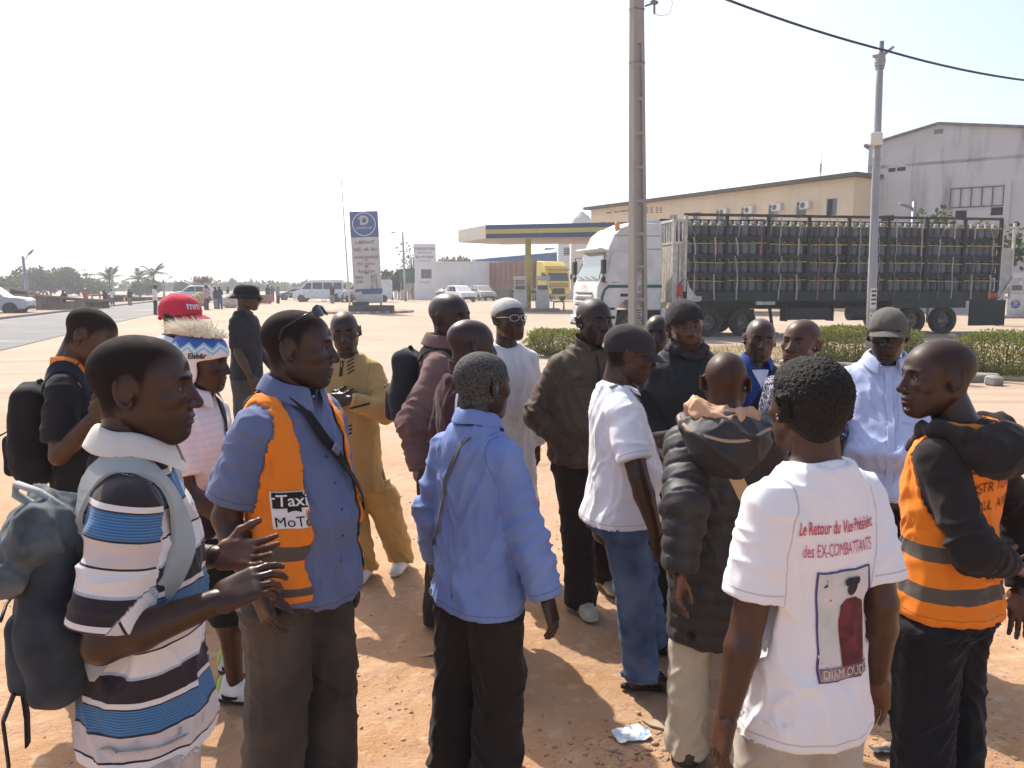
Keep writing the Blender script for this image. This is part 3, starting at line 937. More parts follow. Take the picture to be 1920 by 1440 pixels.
def garment(p, tp, seed, vc, w, ww, belly, far):
    s, J, T, root = p.s, p.J, p.T.copy(), p.root
    o = tp.get('off', .014) * .72; hem = tp.get('hem', .80) * s; flare = tp.get('flare', .01)
    lowz = T[:, 0] < .90 * s
    keep = T[~lowz]
    ref = keep[0]
    zs = np.arange(hem - .02, .87 * s, .04)
    ext = np.array([[z, ref[1] * 1.05 + flare * (.92 * s - z) / .2, ref[2] * 1.10 + flare * (.92 * s - z) / .2 + .006, 0, -.006 * s + belly * .5] for z in zs]) if len(zs) else np.zeros((0, 5))
    TT = np.concatenate([ext, keep]) if len(zs) else keep
    if tp.get('box'):      # loose cut: waist nearly as wide as the chest
        b = tp['box']; mz = (TT[:, 0] < 1.30 * s); TT[mz, 1] = np.maximum(TT[mz, 1], .168 * s * w * b); TT[mz, 2] = np.maximum(TT[mz, 2], .116 * s * w * b)
    pts = [J[k] for k in ('SR', 'SL', 'ER', 'EL', 'WR', 'WL')]
    sl = tp.get('sleeve', 0.55); e = tp.get('ease', .016)
    lo = np.min(pts, 0) - .13; hi = np.max(pts, 0) + .13
    lo = np.minimum(lo, [-.34 * w, -.30, hem - .02]); hi = np.maximum(hi, [.34 * w, .30 + belly, 1.56 * s]); lo[2] = min(hem - .02, lo[2]); lo[2] = max(lo[2], .0)
    F = Field(lo, hi, vc)
    zn = tp.get('neckz', 1.482) * s
    F.add(loft(TT, o, hem - .02, zn))
    F.inter(lambda X, Yy, Z: hem + tp.get('tilt', 0) * X + tp.get('tail', 0) * (np.abs(X) / .18) ** 2 - Z + 0 * Yy, .004)
    cuts = []
    for sd_, k in (('R', 1), ('L', -1)):
        S, E, W = (J[c + sd_] for c in 'SEW')
        if not tp.get('arms', True): continue
        if sl <= 1: end = S + (E - S) * sl; axis = E - S
        else: end = E + (W - E) * (sl - 1); axis = W - E
        axis = axis / np.linalg.norm(axis); e = tp.get('ease', .016) * .72
        r0, r1, r2 = (.053 * ww + e * .55) * s, (.046 * ww + e * tp.get('drop', 1.2)) * s, (.032 + e * tp.get('cuffw', 1.0)) * s
        prims = []
        if sl <= 1:
            rr = r0 + (r1 - r0) * sl + .010; prims.append(capsule(S, end + axis * .05, r0, rr))
        else:
            prims += [capsule(S, E, r0, r1), capsule(E, end + axis * .05, r1, r2)]
        def fn(X, Yy, Z, prims=prims, end=end, axis=axis):
            d = prims[0][0](X, Yy, Z)
            for q in prims[1:]: d = smin(d, q[0](X, Yy, Z), .02)
            return np.maximum(d, (X - end[0]) * axis[0] + (Yy - end[1]) * axis[1] + (Z - end[2]) * axis[2])
        F.add((fn, np.min([q[1] for q in prims], 0), np.max([q[2] for q in prims], 0)), tp.get('pit', .045))
        if vc < .0078 and sl <= 1: F.sub(capsule(end - axis * .03, end + axis * .12, (r0 + (r1 - r0) * sl + .010 - 2.4 * vc) * .98, r0 + (r1 - r0) * sl + .010 - 2.4 * vc), 0)
        if tp.get('cuffband') and sl > 1:
            cuts.append((end, axis, r2))
    if tp.get('neck', 'crew') in ('crew', 'shirt'):
        nr = tp.get('nr', .074)
        F.sub(ellipsoid((0, .012 * s, 1.505 * s), (nr * s, (nr + .006) * s, tp.get('nd', .052) * s), (-.30, 0, 0)), .004)
    if tp.get('vneck'):
        F.sub(capsule((0, .14 * s, 1.46 * s), (0, .15 * s, (1.46 - tp['vneck']) * s), .045 * s, .006 * s, None), .004)
    if tp.get('vest'):     # armholes and an open front
        for sd_, k in (('R', 1), ('L', -1)):
            S = J['S' + sd_]; F.sub(capsule(S + np.array([k * .02, 0, .03]) * s, S + np.array([k * .035, .0, -.17]) * s, .075 * s, .085 * s), .01)
        g = tp.get('gap', .06)
        def fr(X, Yy, Z): return np.maximum(np.abs(X + 0 * Z) - (g + np.clip((1.42 * s - Z), 0, .5) * tp.get('gapslope', 0)), .0 * s - Yy)
        F.sub((fr, np.array([-.3, 0, hem - .1]), np.array([.3, .5, 1.6 * s])), .0)
    V, Q = F.mesh(); V = relax(V, Q, 1, .35)
    N = vnormals(V, Q)
    # folds
    sleeve_d = np.full(len(V), 9.0); arc = np.zeros(len(V))
    for sd_ in 'RL':
        if not tp.get('arms', True): break
        d, a = seg_ts(V, [J['S' + sd_], J['E' + sd_], J['W' + sd_]]); m = d < sleeve_d; sleeve_d[m] = d[m]; arc[m] = a[m]
    torso_x = np.interp(V[:, 2], TT[:, 0], TT[:, 1]) + o
    k0 = np.sqrt((V[:, 0] / torso_x) ** 2 + (V[:, 1] / (np.interp(V[:, 2], TT[:, 0], TT[:, 2]) + o)) ** 2)
    if tp.get('arms', True):
        la = np.linalg.norm(J['ER'] - J['SR']); ra = np.interp(arc, [0, la, la * 1.9], [r0, r1, r2])
        isl = np.clip(.5 + ((k0 - 1) * .13 - (sleeve_d - ra)) / .03, 0, 1) * np.clip((k0 - 1.04) / .06, 0, 1)
    else: isl = np.zeros(len(V))
    zz = V[:, 2] / s; amp = tp.get('amp', 1.0) * (.3 if far else 1)
    wob = perlin(V * 5 + seed)[:, None] * .6
    low = np.clip((1.25 - zz) / .35, 0, 1)
    f1 = ridge(np.stack([V[:, 0] * 13, V[:, 1] * 13, zz * 2.6], 1) + wob + seed)                        # hanging folds
    f2 = ridge(np.stack([V[:, 0] * 4 , V[:, 1] * 5, zz * 11 - np.abs(V[:, 0]) * 16], 1) + wob + seed + 3)  # pulls from the armpits
    f3 = perlin(V * 24 + seed); f5 = ridge(V * 9 + wob * 1.5 + seed + 11)
    el = 1.0 if sl <= 1 else np.exp(-((arc - .30 * s) / .12) ** 2) * 1.2 + .5
    f4 = ridge(np.stack([V[:, 0] * 5, V[:, 1] * 5, arc * 20 + V[:, 1] * 8], 1) + wob + seed + 5)
    f6 = ridge(np.stack([V[:, 0] * 10, V[:, 1] * 10, arc * 3.5], 1) + wob + seed + 9)
    c1 = crease(np.stack([V[:, 0] * 6, V[:, 1] * 6, zz * 7 - np.abs(V[:, 0]) * 15], 1) + wob * 1.3 + seed + 21)   # sharp drag lines
    c2 = crease(np.stack([V[:, 0] * 9 + zz * 3, V[:, 1] * 9, zz * 2.2], 1) + wob * 1.4 + seed + 27)
    c3 = crease(np.stack([V[:, 0] * 6, V[:, 1] * 7, arc * 15 + V[:, 0] * 6], 1) + wob * 1.3 + seed + 33)
    dt = (f1 - .3) * .006 * (.3 + low) + (f2 - .35) * .005 * (1 - .4 * low) + (f5 - .3) * .002 + c1 * .009 * (1 - .5 * low) + c2 * .010 * (.25 + low)
    ds = (f4 - .3) * .005 * el + (f6 - .3) * .004 + c3 * .010 * el
    endf = np.clip((np.linalg.norm(J['ER'] - J['SR']) * min(sl, 1) + max(0, sl - 1) * np.linalg.norm(J['WR'] - J['ER']) - arc) / .06, .15, 1)
    dsp = (dt * (1 - isl) * .62 + ds * isl * .50 * endf + f3 * .0010) * amp * np.clip((V[:, 2] - hem) / .05 + .35, 0, 1)
    if tp.get('quilt'):
        qv = np.where(isl > .5, arc, zz * s) / tp['quilt']; fr = np.abs((qv + .12 * perlin(V * 6 + seed)) % 1 - .5) * 2
        dsp = dsp * .6 + np.sqrt(np.clip(1 - fr ** 2, 0, 1)) * .011 + crease(V * 16 + seed) * .004 * fr - .003
    V = V + N * dsp[:, None]
    pb = getattr(p, 'pbvh', None)
    if pb is not None and tp.get('arms', True):
        for i in np.nonzero((V[:, 2] < p.pzt + .02) & (isl < .5) & (np.abs(N[:, 2]) < .7))[0]:
            h_, n_, _, d_ = pb.find_nearest(Vector(V[i]), .12)
            if h_ is not None and abs(n_.z) < .7:
                g_ = (Vector(V[i]) - h_).dot(n_)
                if -.05 < g_ < .008: V[i] = V[i] + np.array((n_.x, n_.y, 0)) * (.008 - g_)
    if tp.get('over') is not None:     # keep a vest outside the shirt below it
        ob_ = p.torsobv; push = tp.get('clear', .007)
        for i in range(len(V)):
            c_ = Vector((0, -.01, V[i, 2])); rad = Vector((V[i, 0], V[i, 1] + .01, 0)); l_ = rad.length
            if l_ < .05: continue
            rad /= l_; h_, _, _, d_ = ob_.ray_cast(c_ + rad * .5, -rad, .5)
            if h_ is not None and l_ < .5 - d_ + push and (N[i, 0] * rad.x + N[i, 1] * rad.y > .2 or l_ > .5 - d_ - .04): V[i] = np.array(c_ + rad * (.5 - d_ + push))
    st = np.where(isl > .5, 1.42 * s - arc, V[:, 2])
    ob = mesh_obj(tp.get('name', 'shirt'), V, Q, tp['mat'], root, True, attrs={'stripe': st, 'sleeve': isl, 'seam': np.where(isl > .6, np.linalg.norm(J['ER'] - J['SR']) * min(sl, 1) + max(0, sl - 1) * np.linalg.norm(J['WR'] - J['ER']) - arc, V[:, 2] - hem - tp.get('tilt', 0) * V[:, 0])})
    bv = BVHTree.FromPolygons([Vector(v) for v in V.tolist()], Q.tolist())
    if not far and tp.get('arms', True): p.torsobv = BVHTree.FromPolygons([Vector(v) for v in V.tolist()], Q[(isl[Q] < .5).all(1)].tolist())
    p.bvh[tp.get('name', 'shirt')] = bv; p.tops.append(ob); p.topbvh = bv; p.TT = TT; p.off = o
    # collars
    c = tp.get('collar')
    if c:
        cm = tp.get('collarmat', tp['mat'])
        prof = {'shirt': [(.060, -.012), (.061, .022), (.065, .032), (.074, .027), (.088, -.006), (.094, -.022)],
                'polo': [(.062, -.012), (.063, .020), (.067, .030), (.078, .023), (.094, -.010), (.100, -.024)],
                'stand': [(.068, -.03), (.070, .01), (.072, .045)], 'crew': [(.092, -.012), (.086, .000), (.080, .010), (.076, .006)],
                'loose': [(.070, -.03), (.075, .01), (.080, .035), (.092, .03), (.108, -.005), (.118, -.03)]}[c]
        gap = tp.get('gapc', {'shirt': 16, 'polo': 20, 'stand': 10, 'crew': 0, 'loose': 24}[c])
        n = 40; vs, fs = [], []
        prof = [(r * 1.10 * (.5 + .5 * ww * w), z + .010) for r, z in prof] if c != 'crew' else prof
        cz = tp.get('colz', 1.474 if c == 'crew' else 1.492) * s
        for i in range(n + 1):
            a = R(gap + (360 - 2 * gap) * i / n); fr = max(0, math.cos(a))
            for j, (r, z) in enumerate(prof):
                rr = r * s * (1 + .018 * math.sin(a * 5 + seed + j)); zz_ = z * s - .036 * s * max(0, math.cos(a)) - (.030 * s * fr ** 3 if j >= len(prof) - 2 and c != 'crew' else 0) + .003 * math.sin(a * 4 + seed * 2)
                vs.append((math.sin(a) * rr, math.cos(a) * rr * 1.0 + .000 * s + .012 * s * fr, cz + zz_ + .012 * s * max(0, -math.cos(a))))
        k = len(prof)
        for i in range(n):
            for j in range(k - 1): fs.append((i * k + j, i * k + j + 1, (i + 1) * k + j + 1, (i + 1) * k + j))
        co = mesh_obj('collar', np.array(vs), fs, cm, root, True)
        so = co.modifiers.new('thick', 'SOLIDIFY'); so.thickness = .004 * s; so.offset = 0
        sb = co.modifiers.new('sub', 'SUBSURF'); sb.levels = 1; sb.render_levels = 1
    return ob


def head_part(p, name, V, Q, m, attrs=None, smooth=True, parent=None):
    V = np.asarray(V) @ np.array(p.HM).T * p.hs + np.array(p.hc)
    return mesh_obj(name, V, Q, m, parent or p.root, smooth, attrs=attrs)


def skull_cap(p, name, m, t=.008, line=((-.12, -.045), (.10, .035)), vox=.006, amp=.002, ear=False, top_flat=None, parent=None, freq=25):
    """a fitted cap: the skull pushed out and cut by a slanted line in side view"""
    F = Field((-.12, -.15, -.13), (.12, .15, .16), vox)
    F.add(ellipsoid((0, -.016, .036), (.076 + t, .100 + t, .081 + t)))
    F.add(ellipsoid((0, .026, .020), (.068 + t, .066 + t, .078 + t)), .03)
    (y0, z0), (y1, z1) = line
    F.inter(lambda X, Y, Z: (z0 + (Y - y0) * (z1 - z0) / (y1 - y0)) - Z + 0 * X, .006)
    if ear:
        for sx in (-1, 1): F.add(ellipsoid((sx * (.078 + t * .5), -.010, -.035), (.014, .038, .060)), .015)
    if top_flat is not None: F.inter(lambda X, Y, Z: Z - top_flat + 0 * X + 0 * Y, .03)
    G = Field((-.12, -.15, -.13), (.12, .15, .16), vox)
    F.sub(ellipsoid((0, -.014, .030), (.072, .094, .076)), 0)
    F.sub(capsule((0, 0, -.12), (0, -.005, .02), .074), 0) if not ear else None
    V, Q = F.mesh(); V = relax(V, Q, 1, .4); N = vnormals(V, Q)
    V = V + N * (perlin(V * freq + 3) * amp + perlin(V * 60) * amp * .4)[:, None]
    return head_part(p, name, V, Q, m, parent=parent)


def cap_brim(p, m, parent, z=.036, y=.075, length=.085, half=1.12, droop=.028, tilt=-.18, rx=.083, yaw=0.0):
    n, k = 16, 6; vs, fs = [], []
    for i in range(n + 1):
        a = (i / n * 2 - 1) * half
        for j in range(k + 1):
            t = j / k; ext = length * (math.cos(a * 1.3) if abs(a * 1.3) < 1.5 else 0) ** .6 * t
            x = math.sin(a) * (rx + ext * .30); yy = math.cos(a) * .098 - .012 + ext
            vs.append((x, yy, z - droop * (abs(math.sin(a)) ** 2) + tilt * ext - .02 * t * t * .3))
    for i in range(n):
        for j in range(k): fs.append((i * (k + 1) + j, (i + 1) * (k + 1) + j, (i + 1) * (k + 1) + j + 1, i * (k + 1) + j + 1))
    o = head_part(p, 'brim', vs, fs, m, parent=parent)
    s = o.modifiers.new('thick', 'SOLIDIFY'); s.thickness = .004; s.offset = 0
    b = o.modifiers.new('sub', 'SUBSURF'); b.levels = b.render_levels = 1
    return o
# ------------------------------------------------------------------ ground, road, kerbs
def grid_axis(lo, hi, a, b, fine, grow):
    c = list(np.arange(a, b + 1e-6, fine)); st = fine; x = b
    while x < hi: st *= grow; x += st; c.append(min(x, hi))
    st = fine; x = a
    while x > lo: st *= grow; x -= st; c.insert(0, max(x, lo))
    return np.array(c)


def sand_material():
    m = bpy.data.materials.new('sand'); m.use_nodes = True
    N, L, b = nodes_of(m); b.inputs['Roughness'].default_value = .95; b.inputs['Specular IOR Level'].default_value = .15
    tc = N.new('ShaderNodeTexCoord')
    def noise(sc, det=5, rough=.55):
        n = N.new('ShaderNodeTexNoise'); n.inputs['Scale'].default_value = sc; n.inputs['Detail'].default_value = det; n.inputs['Roughness'].default_value = rough; L.new(tc.outputs['Object'], n.inputs[0]); return n.outputs[0]
    def ramp(s, lo, hi, a=0.0, c=1.0):
        r = N.new('ShaderNodeMapRange'); r.inputs[1].default_value = lo; r.inputs[2].default_value = hi; r.inputs[3].default_value = a; r.inputs[4].default_value = c; L.new(s, r.inputs[0]); return r.outputs[0]
    def mix(f, a, c):
        q = N.new('ShaderNodeMix'); q.data_type = 'RGBA'
        if isinstance(f, float): q.inputs[0].default_value = f
        else: L.new(f, q.inputs[0])
        for i, v in ((6, a), (7, c)):
            if isinstance(v, tuple): q.inputs[i].default_value = (*v, 1)
            else: L.new(v, q.inputs[i])
        return q.outputs[2]
    c = mix(ramp(noise(.55, 6), .35, .65), (.42, .244, .140), (.48, .305, .188))
    c = mix(ramp(noise(3.2, 7), .45, .70), c, (.41, .225, .105))
    c = mix(ramp(noise(9, 6), .55, .72), c, (.54, .38, .235))
    c = mix(ramp(noise(60, 3), .60, .72, 0, .5), c, (.24, .14, .085))
    c = mix(ramp(noise(140, 2), .62, .70, 0, .6), c, (.52, .42, .32))
    # pale forecourt dust further on, with haze and overexposure also put into its colour
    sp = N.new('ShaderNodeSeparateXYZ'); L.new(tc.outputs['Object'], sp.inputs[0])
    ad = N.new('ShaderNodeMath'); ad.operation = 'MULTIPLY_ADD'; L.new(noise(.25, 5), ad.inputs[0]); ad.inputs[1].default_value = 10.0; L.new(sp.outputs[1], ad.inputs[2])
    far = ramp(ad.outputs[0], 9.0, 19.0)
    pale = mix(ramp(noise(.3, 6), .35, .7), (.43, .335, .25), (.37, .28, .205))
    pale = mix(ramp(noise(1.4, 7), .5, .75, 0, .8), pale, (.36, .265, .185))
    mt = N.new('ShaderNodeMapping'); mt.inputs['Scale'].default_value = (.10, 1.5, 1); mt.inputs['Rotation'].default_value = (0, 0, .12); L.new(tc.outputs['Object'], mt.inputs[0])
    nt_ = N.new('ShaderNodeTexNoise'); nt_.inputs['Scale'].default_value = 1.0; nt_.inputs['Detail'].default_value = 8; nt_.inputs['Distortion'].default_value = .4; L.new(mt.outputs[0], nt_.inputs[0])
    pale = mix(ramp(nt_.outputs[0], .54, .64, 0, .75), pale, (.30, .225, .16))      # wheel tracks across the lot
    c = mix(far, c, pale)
    L.new(c, b.inputs['Base Color'])
    b1 = N.new('ShaderNodeBump'); b1.inputs['Strength'].default_value = .8; b1.inputs['Distance'].default_value = .02; L.new(noise(26, 8, .65), b1.inputs['Height'])
    b2 = N.new('ShaderNodeBump'); b2.inputs['Strength'].default_value = .6; b2.inputs['Distance'].default_value = .006; L.new(noise(120, 4, .6), b2.inputs['Height']); L.new(b1.outputs[0], b2.inputs['Normal'])
    L.new(b2.outputs[0], b.inputs['Normal'])
    return m


def ground_z(x, y):
    x = np.asarray(x, float); y = np.asarray(y, float)
    f = np.clip((15 - np.hypot(x, y)) / 5, 0, 1)
    P = np.stack([x, y, 0 * x], 1)
    return f * (perlin(P * .9) * .022 + perlin(P * 3.1 + 4) * .010 + np.maximum(0, perlin(P * 7 + 9)) * .014 + perlin(P * 15 + 2) * .004 - .008)


gx = grid_axis(-880, 880, -3.6, 4.2, .035, 1.09); gy = grid_axis(-60, 1480, 1.5, 8.2, .035, 1.08)
XX, YY = np.meshgrid(gx, gy, indexing='ij')
zz_ = ground_z(XX.ravel(), YY.ravel())
# shoe prints trodden into the loose sand
rs = np.random.RandomState(31)
for i in range(330):
    x0, y0, a = rs.uniform(-3.5, 4.0), rs.uniform(1.8, 9.5), rs.uniform(0, 6.28)
    dx, dy = XX - x0, YY - y0; u_, v_ = (dx * math.cos(a) + dy * math.sin(a)) / .14, (-dx * math.sin(a) + dy * math.cos(a)) / .055
    r_ = np.sqrt(u_ * u_ + v_ * v_).ravel(); k_ = rs.uniform(.4, 1)
    zz_ += k_ * (-.011 * np.clip(1.15 - r_, 0, .5) / .5 + .007 * np.exp(-((r_ - 1.35) / .28) ** 2)) * (r_ < 2.5)
ii = np.arange(len(gx) * len(gy)).reshape(len(gx), len(gy))
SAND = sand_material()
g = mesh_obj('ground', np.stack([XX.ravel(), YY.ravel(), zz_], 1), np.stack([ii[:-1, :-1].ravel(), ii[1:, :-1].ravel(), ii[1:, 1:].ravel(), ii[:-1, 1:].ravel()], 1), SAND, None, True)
tag(g, kind='structure')


def strip(name, left, right, z, m, kind='structure', thick=None):
    """ribbon between two polylines of (x, y)"""
    n = len(left); vs = [(x, y, z) for x, y in left] + [(x, y, z) for x, y in right]
    fs = [(i, n + i, n + i + 1, i + 1) for i in range(n - 1)]
    if thick:
        b = len(vs); vs += [(x, y, z - thick) for x, y, _ in vs]
        fs += [(i, i + 1, b + i + 1, b + i) for i in range(n - 1)] + [(n + i + 1, n + i, b + n + i, b + n + i + 1) for i in range(n - 1)] + [(0, b, b + n, n), (n - 1, 2 * n - 1, b + 2 * n - 1, b + n - 1)]
    return tag(mesh_obj(name, vs, fs, m), kind=kind)


near = lambda y: -14.6 - .285 * (y - 23)
farr = lambda y: -27.2 - .255 * (y - 43.7)
ys = [3, 12, 23, 40, 60, 90, 140, 220, 400]
ASPH = mat('asphalt', (.125, .122, .12), .85, .3, (.16, .155, .148), scale=.6, bump=.3, bscale=300, dirt=((.30, .25, .20), .25, .58, .74))
strip('road', [(farr(y), y) for y in ys], [(near(y) - .25 * math.sin(y * .7), y) for y in ys], .016, ASPH)
KERB = mat('kerb_concrete', (.34, .31, .28), .9, .2, (.26, .22, .18), scale=3, bump=.4, bscale=40)
strip('pavement', [(farr(y) - 3.6, y) for y in ys], [(farr(y) - .18, y) for y in ys], .13, mat('pavement_dust', (.36, .27, .20), .95, .1, (.28, .20, .15), scale=.8), thick=.13)
strip('kerb', [(farr(y) - .18, y) for y in ys], [(farr(y), y) for y in ys], .145, KERB, thick=.14)
MARK = mat('road_paint', (.62, .60, .56), .8, .2, (.30, .27, .24), scale=4)
strip('road_marking', [(farr(y) + .3, y) for y in ys], [(farr(y) + .42, y) for y in ys], .021, MARK)

# planted strip with hedges in front of the station
VERGE = mat('dry_soil', (.27, .20, .13), .95, .1, (.35, .27, .17), scale=2.2, bump=.6, bscale=20)
def vline(t): return (.9 + t * 9.2, 20.9 - t * 5.9)
def vback(t): return (1.4 + t * 13.5, 24.6 - t * 2.2)
ts = np.linspace(0, 1.6, 15)
strip('verge', [vback(t) for t in ts], [vline(t) for t in ts], .045, VERGE, thick=.06)

# round island under the station sign
isl = ground_at(690, 586); ix, iy = isl.x, isl.y + .6
pts = [(ix - 3.9 + 6.8 * i / 24, iy - 3.6 * math.sin(math.pi * i / 24) ** .6 * (1 if i else 0)) for i in range(25)]
back = [(ix + 2.9 - 6.8 * i / 12, iy + 7 * math.sin(math.pi * i / 12) ** .6) for i in range(1, 12)]
ib = MB(); ib.prism(pts + back, -.02, .07); tag(ib.build('traffic_island', VERGE), kind='structure')
kc = [mat('kerb_red', (.38, .16, .11), .9, .1, (.35, .27, .22), scale=5), mat('kerb_white', (.50, .46, .41), .9, .1, (.38, .32, .27), scale=5)]
for i in range(24):
    a, b = Vector((*pts[i], 0)), Vector((*pts[i + 1], 0)); L_ = (b - a).length
    if L_ < .05: continue
    k = MB(); k.box((0, 0, .07), (L_ * .96, .15, .16), bev=.02); o = k.build('kerb_stone', kc[i % 2]); o.location = (a + b) / 2; o.rotation_euler.z = math.atan2((b - a).y, (b - a).x)
    tag(o, f"painted kerb stone around the sign island, {['first','second','third','fourth','fifth','sixth','seventh','eighth','ninth','tenth','eleventh','twelfth'][i % 12]} from the left on its {'left' if i < 12 else 'right'} half", 'kerb stone', 'kerb stones of the sign island')


# ------------------------------------------------------------------ plants
def leaf_mats(name, cols, rough=.6):
    out = []
    for i, c in enumerate(cols):     # thin leaves let some of the sun through
        m = mat(f'{name}_{i}', c, rough, .3, tuple(q * .7 for q in c), scale=18); N, L, b = nodes_of(m)
        t = N.new('ShaderNodeBsdfTranslucent'); t.inputs[0].default_value = (c[0] * 1.1, c[1] * 1.2, c[2] * .8, 1); x = N.new('ShaderNodeMixShader'); x.inputs[0].default_value = .45
        L.new(b.outputs[0], x.inputs[1]); L.new(t.outputs[0], x.inputs[2]); L.new(x.outputs[0], N['Material Output'].inputs[0]); out.append(m)
    return out


def leaves(name, pts, dirs, size, mats, parent, rs, curl=.3, width=.45):
    """many separate leaf blades: two folded quads each"""
    n = len(pts); d = dirs / np.linalg.norm(dirs, axis=1)[:, None]
    w = np.cross(d, rs.normal(size=(n, 3))); w /= np.linalg.norm(w, axis=1)[:, None]; nn = np.cross(w, d)
    L_ = size * rs.uniform(.6, 1.3, (n, 1)); W = L_ * width * .5
    a = pts; m = pts + d * L_ * .5 + nn * L_ * curl * .15; e = pts + d * L_ - nn * L_ * curl * .25
    V = np.stack([a, m + w * W, e, m - w * W, m], 1).reshape(-1, 3)
    i0 = np.arange(n) * 5
    F_ = np.concatenate([np.stack([i0, i0 + 4, i0 + 2, i0 + 1], 1), np.stack([i0, i0 + 3, i0 + 2, i0 + 4], 1)])
    mi = rs.randint(0, len(mats), n); mi = np.concatenate([mi, mi])
    return mesh_obj(name, V, F_, mats, parent, False, mi=mi)


HEDGE = leaf_mats('hedge_leaf', [(.15, .19, .035), (.19, .22, .05), (.24, .22, .06), (.20, .13, .055), (.11, .15, .03)])
TWIG = mat('twig', (.11, .075, .05), .9, .1)


def hedge(cx, cy, L_, W_, H_, rz, label, n=9000, seed=1):
    rs = np.random.RandomState(seed); t = thing('hedge', label, 'hedge', (cx, cy, .04), rz, 'clipped hedges in front of the station')
    P = rs.uniform(-1, 1, (n * 5, 3)); r = (np.abs(P) ** 3.2).sum(1) ** (1 / 3.2)
    P = P[(rs.uniform(size=len(P)) < r ** 3) & (r < 1.03)][:n]
    bump = 1 + .30 * perlin(P * 2.6 + seed * 5)
    Q = P * np.array([L_ / 2, W_ / 2, H_ / 2]) * bump[:, None]; Q[:, 2] = np.maximum(Q[:, 2] + H_ / 2, .03)
    low = Q[:, 2] < H_ * .22; Q[low, :2] *= .82
    D = P + rs.normal(0, .7, P.shape) + np.array([0, 0, .5])
    o = leaves('leaves', Q, D, .055, HEDGE, t, rs); o['kind'] = 'stuff'
    tw = MB()
    for i in range(22):
        x, y = rs.uniform(-.46, .46) * L_, rs.uniform(-.4, .4) * W_
        tw.tube([(x * .9, y * .8, 0), (x, y, H_ * .45), (x + rs.normal(0, .08), y + rs.normal(0, .08), H_ * rs.uniform(.8, 1.04))], [.012, .008, .003], 4)
    tw.build('twigs', TWIG, t)['kind'] = 'stuff'


def hz(px, py, L_, lab, sd, W_=1.0, H_=.85): 
    q = ground_at(px, py); hedge(q.x, q.y + W_ / 2, L_, W_, H_, R(-18), lab, int(6800 * L_), sd)


hz(1050, 672, 1.6, 'low clipped hedge at the left end, behind the man in the brown jacket', 1, .9, .66)
hz(1160, 668, 1.9, 'clipped hedge around the foot of the tall concrete pole', 2, .9, .72)
hz(1632, 690, 2.45, 'olive clipped hedge behind the man in the grey cap', 3, 1.0, .84)
hz(1908, 712, 1.7, 'clipped hedge at the right edge by the loose kerb stones', 4, 1.0, .84)
# dry grass on the verge
rs = np.random.RandomState(8); n = 16000; t_ = rs.uniform(0, 1.5, n); u = rs.uniform(.02, .98, n) ** 1.2
A = np.stack([.9 + t_ * 9.2, 20.9 - t_ * 5.9], 1); Bk = np.stack([1.4 + t_ * 13.5, 24.6 - t_ * 2.2], 1); P2 = A + (Bk - A) * u[:, None]
keepg = perlin(np.stack([P2[:, 0], P2[:, 1], 0 * u], 1) * .8) > -.25; P2 = P2[keepg]
gr = leaves('grass', np.column_stack([P2, np.full(len(P2), .045)]), np.column_stack([rs.normal(0, .5, (len(P2), 2)), np.ones(len(P2))]), .11, leaf_mats('dry_grass', [(.26, .20, .09), (.20, .16, .07), (.13, .12, .045), (.31, .25, .14)]), None, rs, .4, .10)
tag(gr, 'short dry grass on the planted strip', 'grass', kind='stuff')
# loose kerb stones in front of the hedges
for i, (px, py, L_, a, rm) in enumerate(((1500, 690, .9, -30, 0), (1535, 692, .8, -26, 0), (1572, 694, .75, -30, 0), (1818, 716, .35, 5, 1), (1842, 716, .55, -20, 0), (1862, 722, .3, 30, 1))):
    q = ground_at(px, py); k = MB(); k.box((0, 0, .08), (L_, .22, .18), bev=.03); o = k.build('kerb_stone', KERB, smooth=40); o.location = q; o.rotation_euler = (R(6 * rm), R(4 * rm), R(a))
    tag(o, f"grey concrete kerb stone, {['first', 'second', 'third', 'fourth', 'fifth', 'last'][i]} from the left along the planted strip", 'kerb stone', 'kerb stones along the hedge')

LEAF_T = leaf_mats('tree_leaf', [(.045, .060, .022), (.060, .075, .026), (.035, .046, .020), (.075, .085, .035)])
BARK = mat('bark', (.13, .095, .07), .9, .1, (.08, .06, .045), scale=9, bump=.6, bscale=30)


def tree(x, y, h, rad, label, seed, n=1500, crown_z=.45, flat=.8, leaf=.35, mats=LEAF_T, trunk=.16, clumps=14, group='trees beyond the road'):
    rs = np.random.RandomState(seed); t = thing('tree', label, 'tree', (x, y, 0), 0, group)
    tr = MB(); tops = []
    tr.tube([(0, 0, 0), (rs.normal(0, .1), rs.normal(0, .1), h * crown_z * .6), (rs.normal(0, .2), 0, h * crown_z)], [trunk, trunk * .8, trunk * .6], 8)
    C = []
    for i in range(clumps):
        a = rs.uniform(0, 6.28); r = rad * math.sqrt(rs.uniform(0, 1)) * .85; z = h * crown_z + (h * (1 - crown_z) * .85) * rs.uniform(.05, 1) * (1 - .35 * (r / rad) ** 2)
        c = np.array([r * math.cos(a), r * math.sin(a), z]); C.append(c)
        tr.tube([(0, 0, h * crown_z * .8), tuple(c * np.array([.45, .45, .85])), tuple(c)], [trunk * .45, trunk * .25, trunk * .08], 5)
    tr.build('trunk', BARK, t, True)
    C = np.array(C); k = rs.randint(0, clumps, n); d = rs.normal(size=(n, 3)); d /= np.linalg.norm(d, axis=1)[:, None]
    P = C[k] + d * (rad * rs.uniform(.12, .42, (n, 1))) * np.array([1, 1, flat])
    P[:, 2] = np.minimum(P[:, 2], h)
    o = leaves('crown', P, d + rs.normal(0, .6, d.shape), leaf, mats, t, rs, width=.6); o['kind'] = 'stuff'
    return t


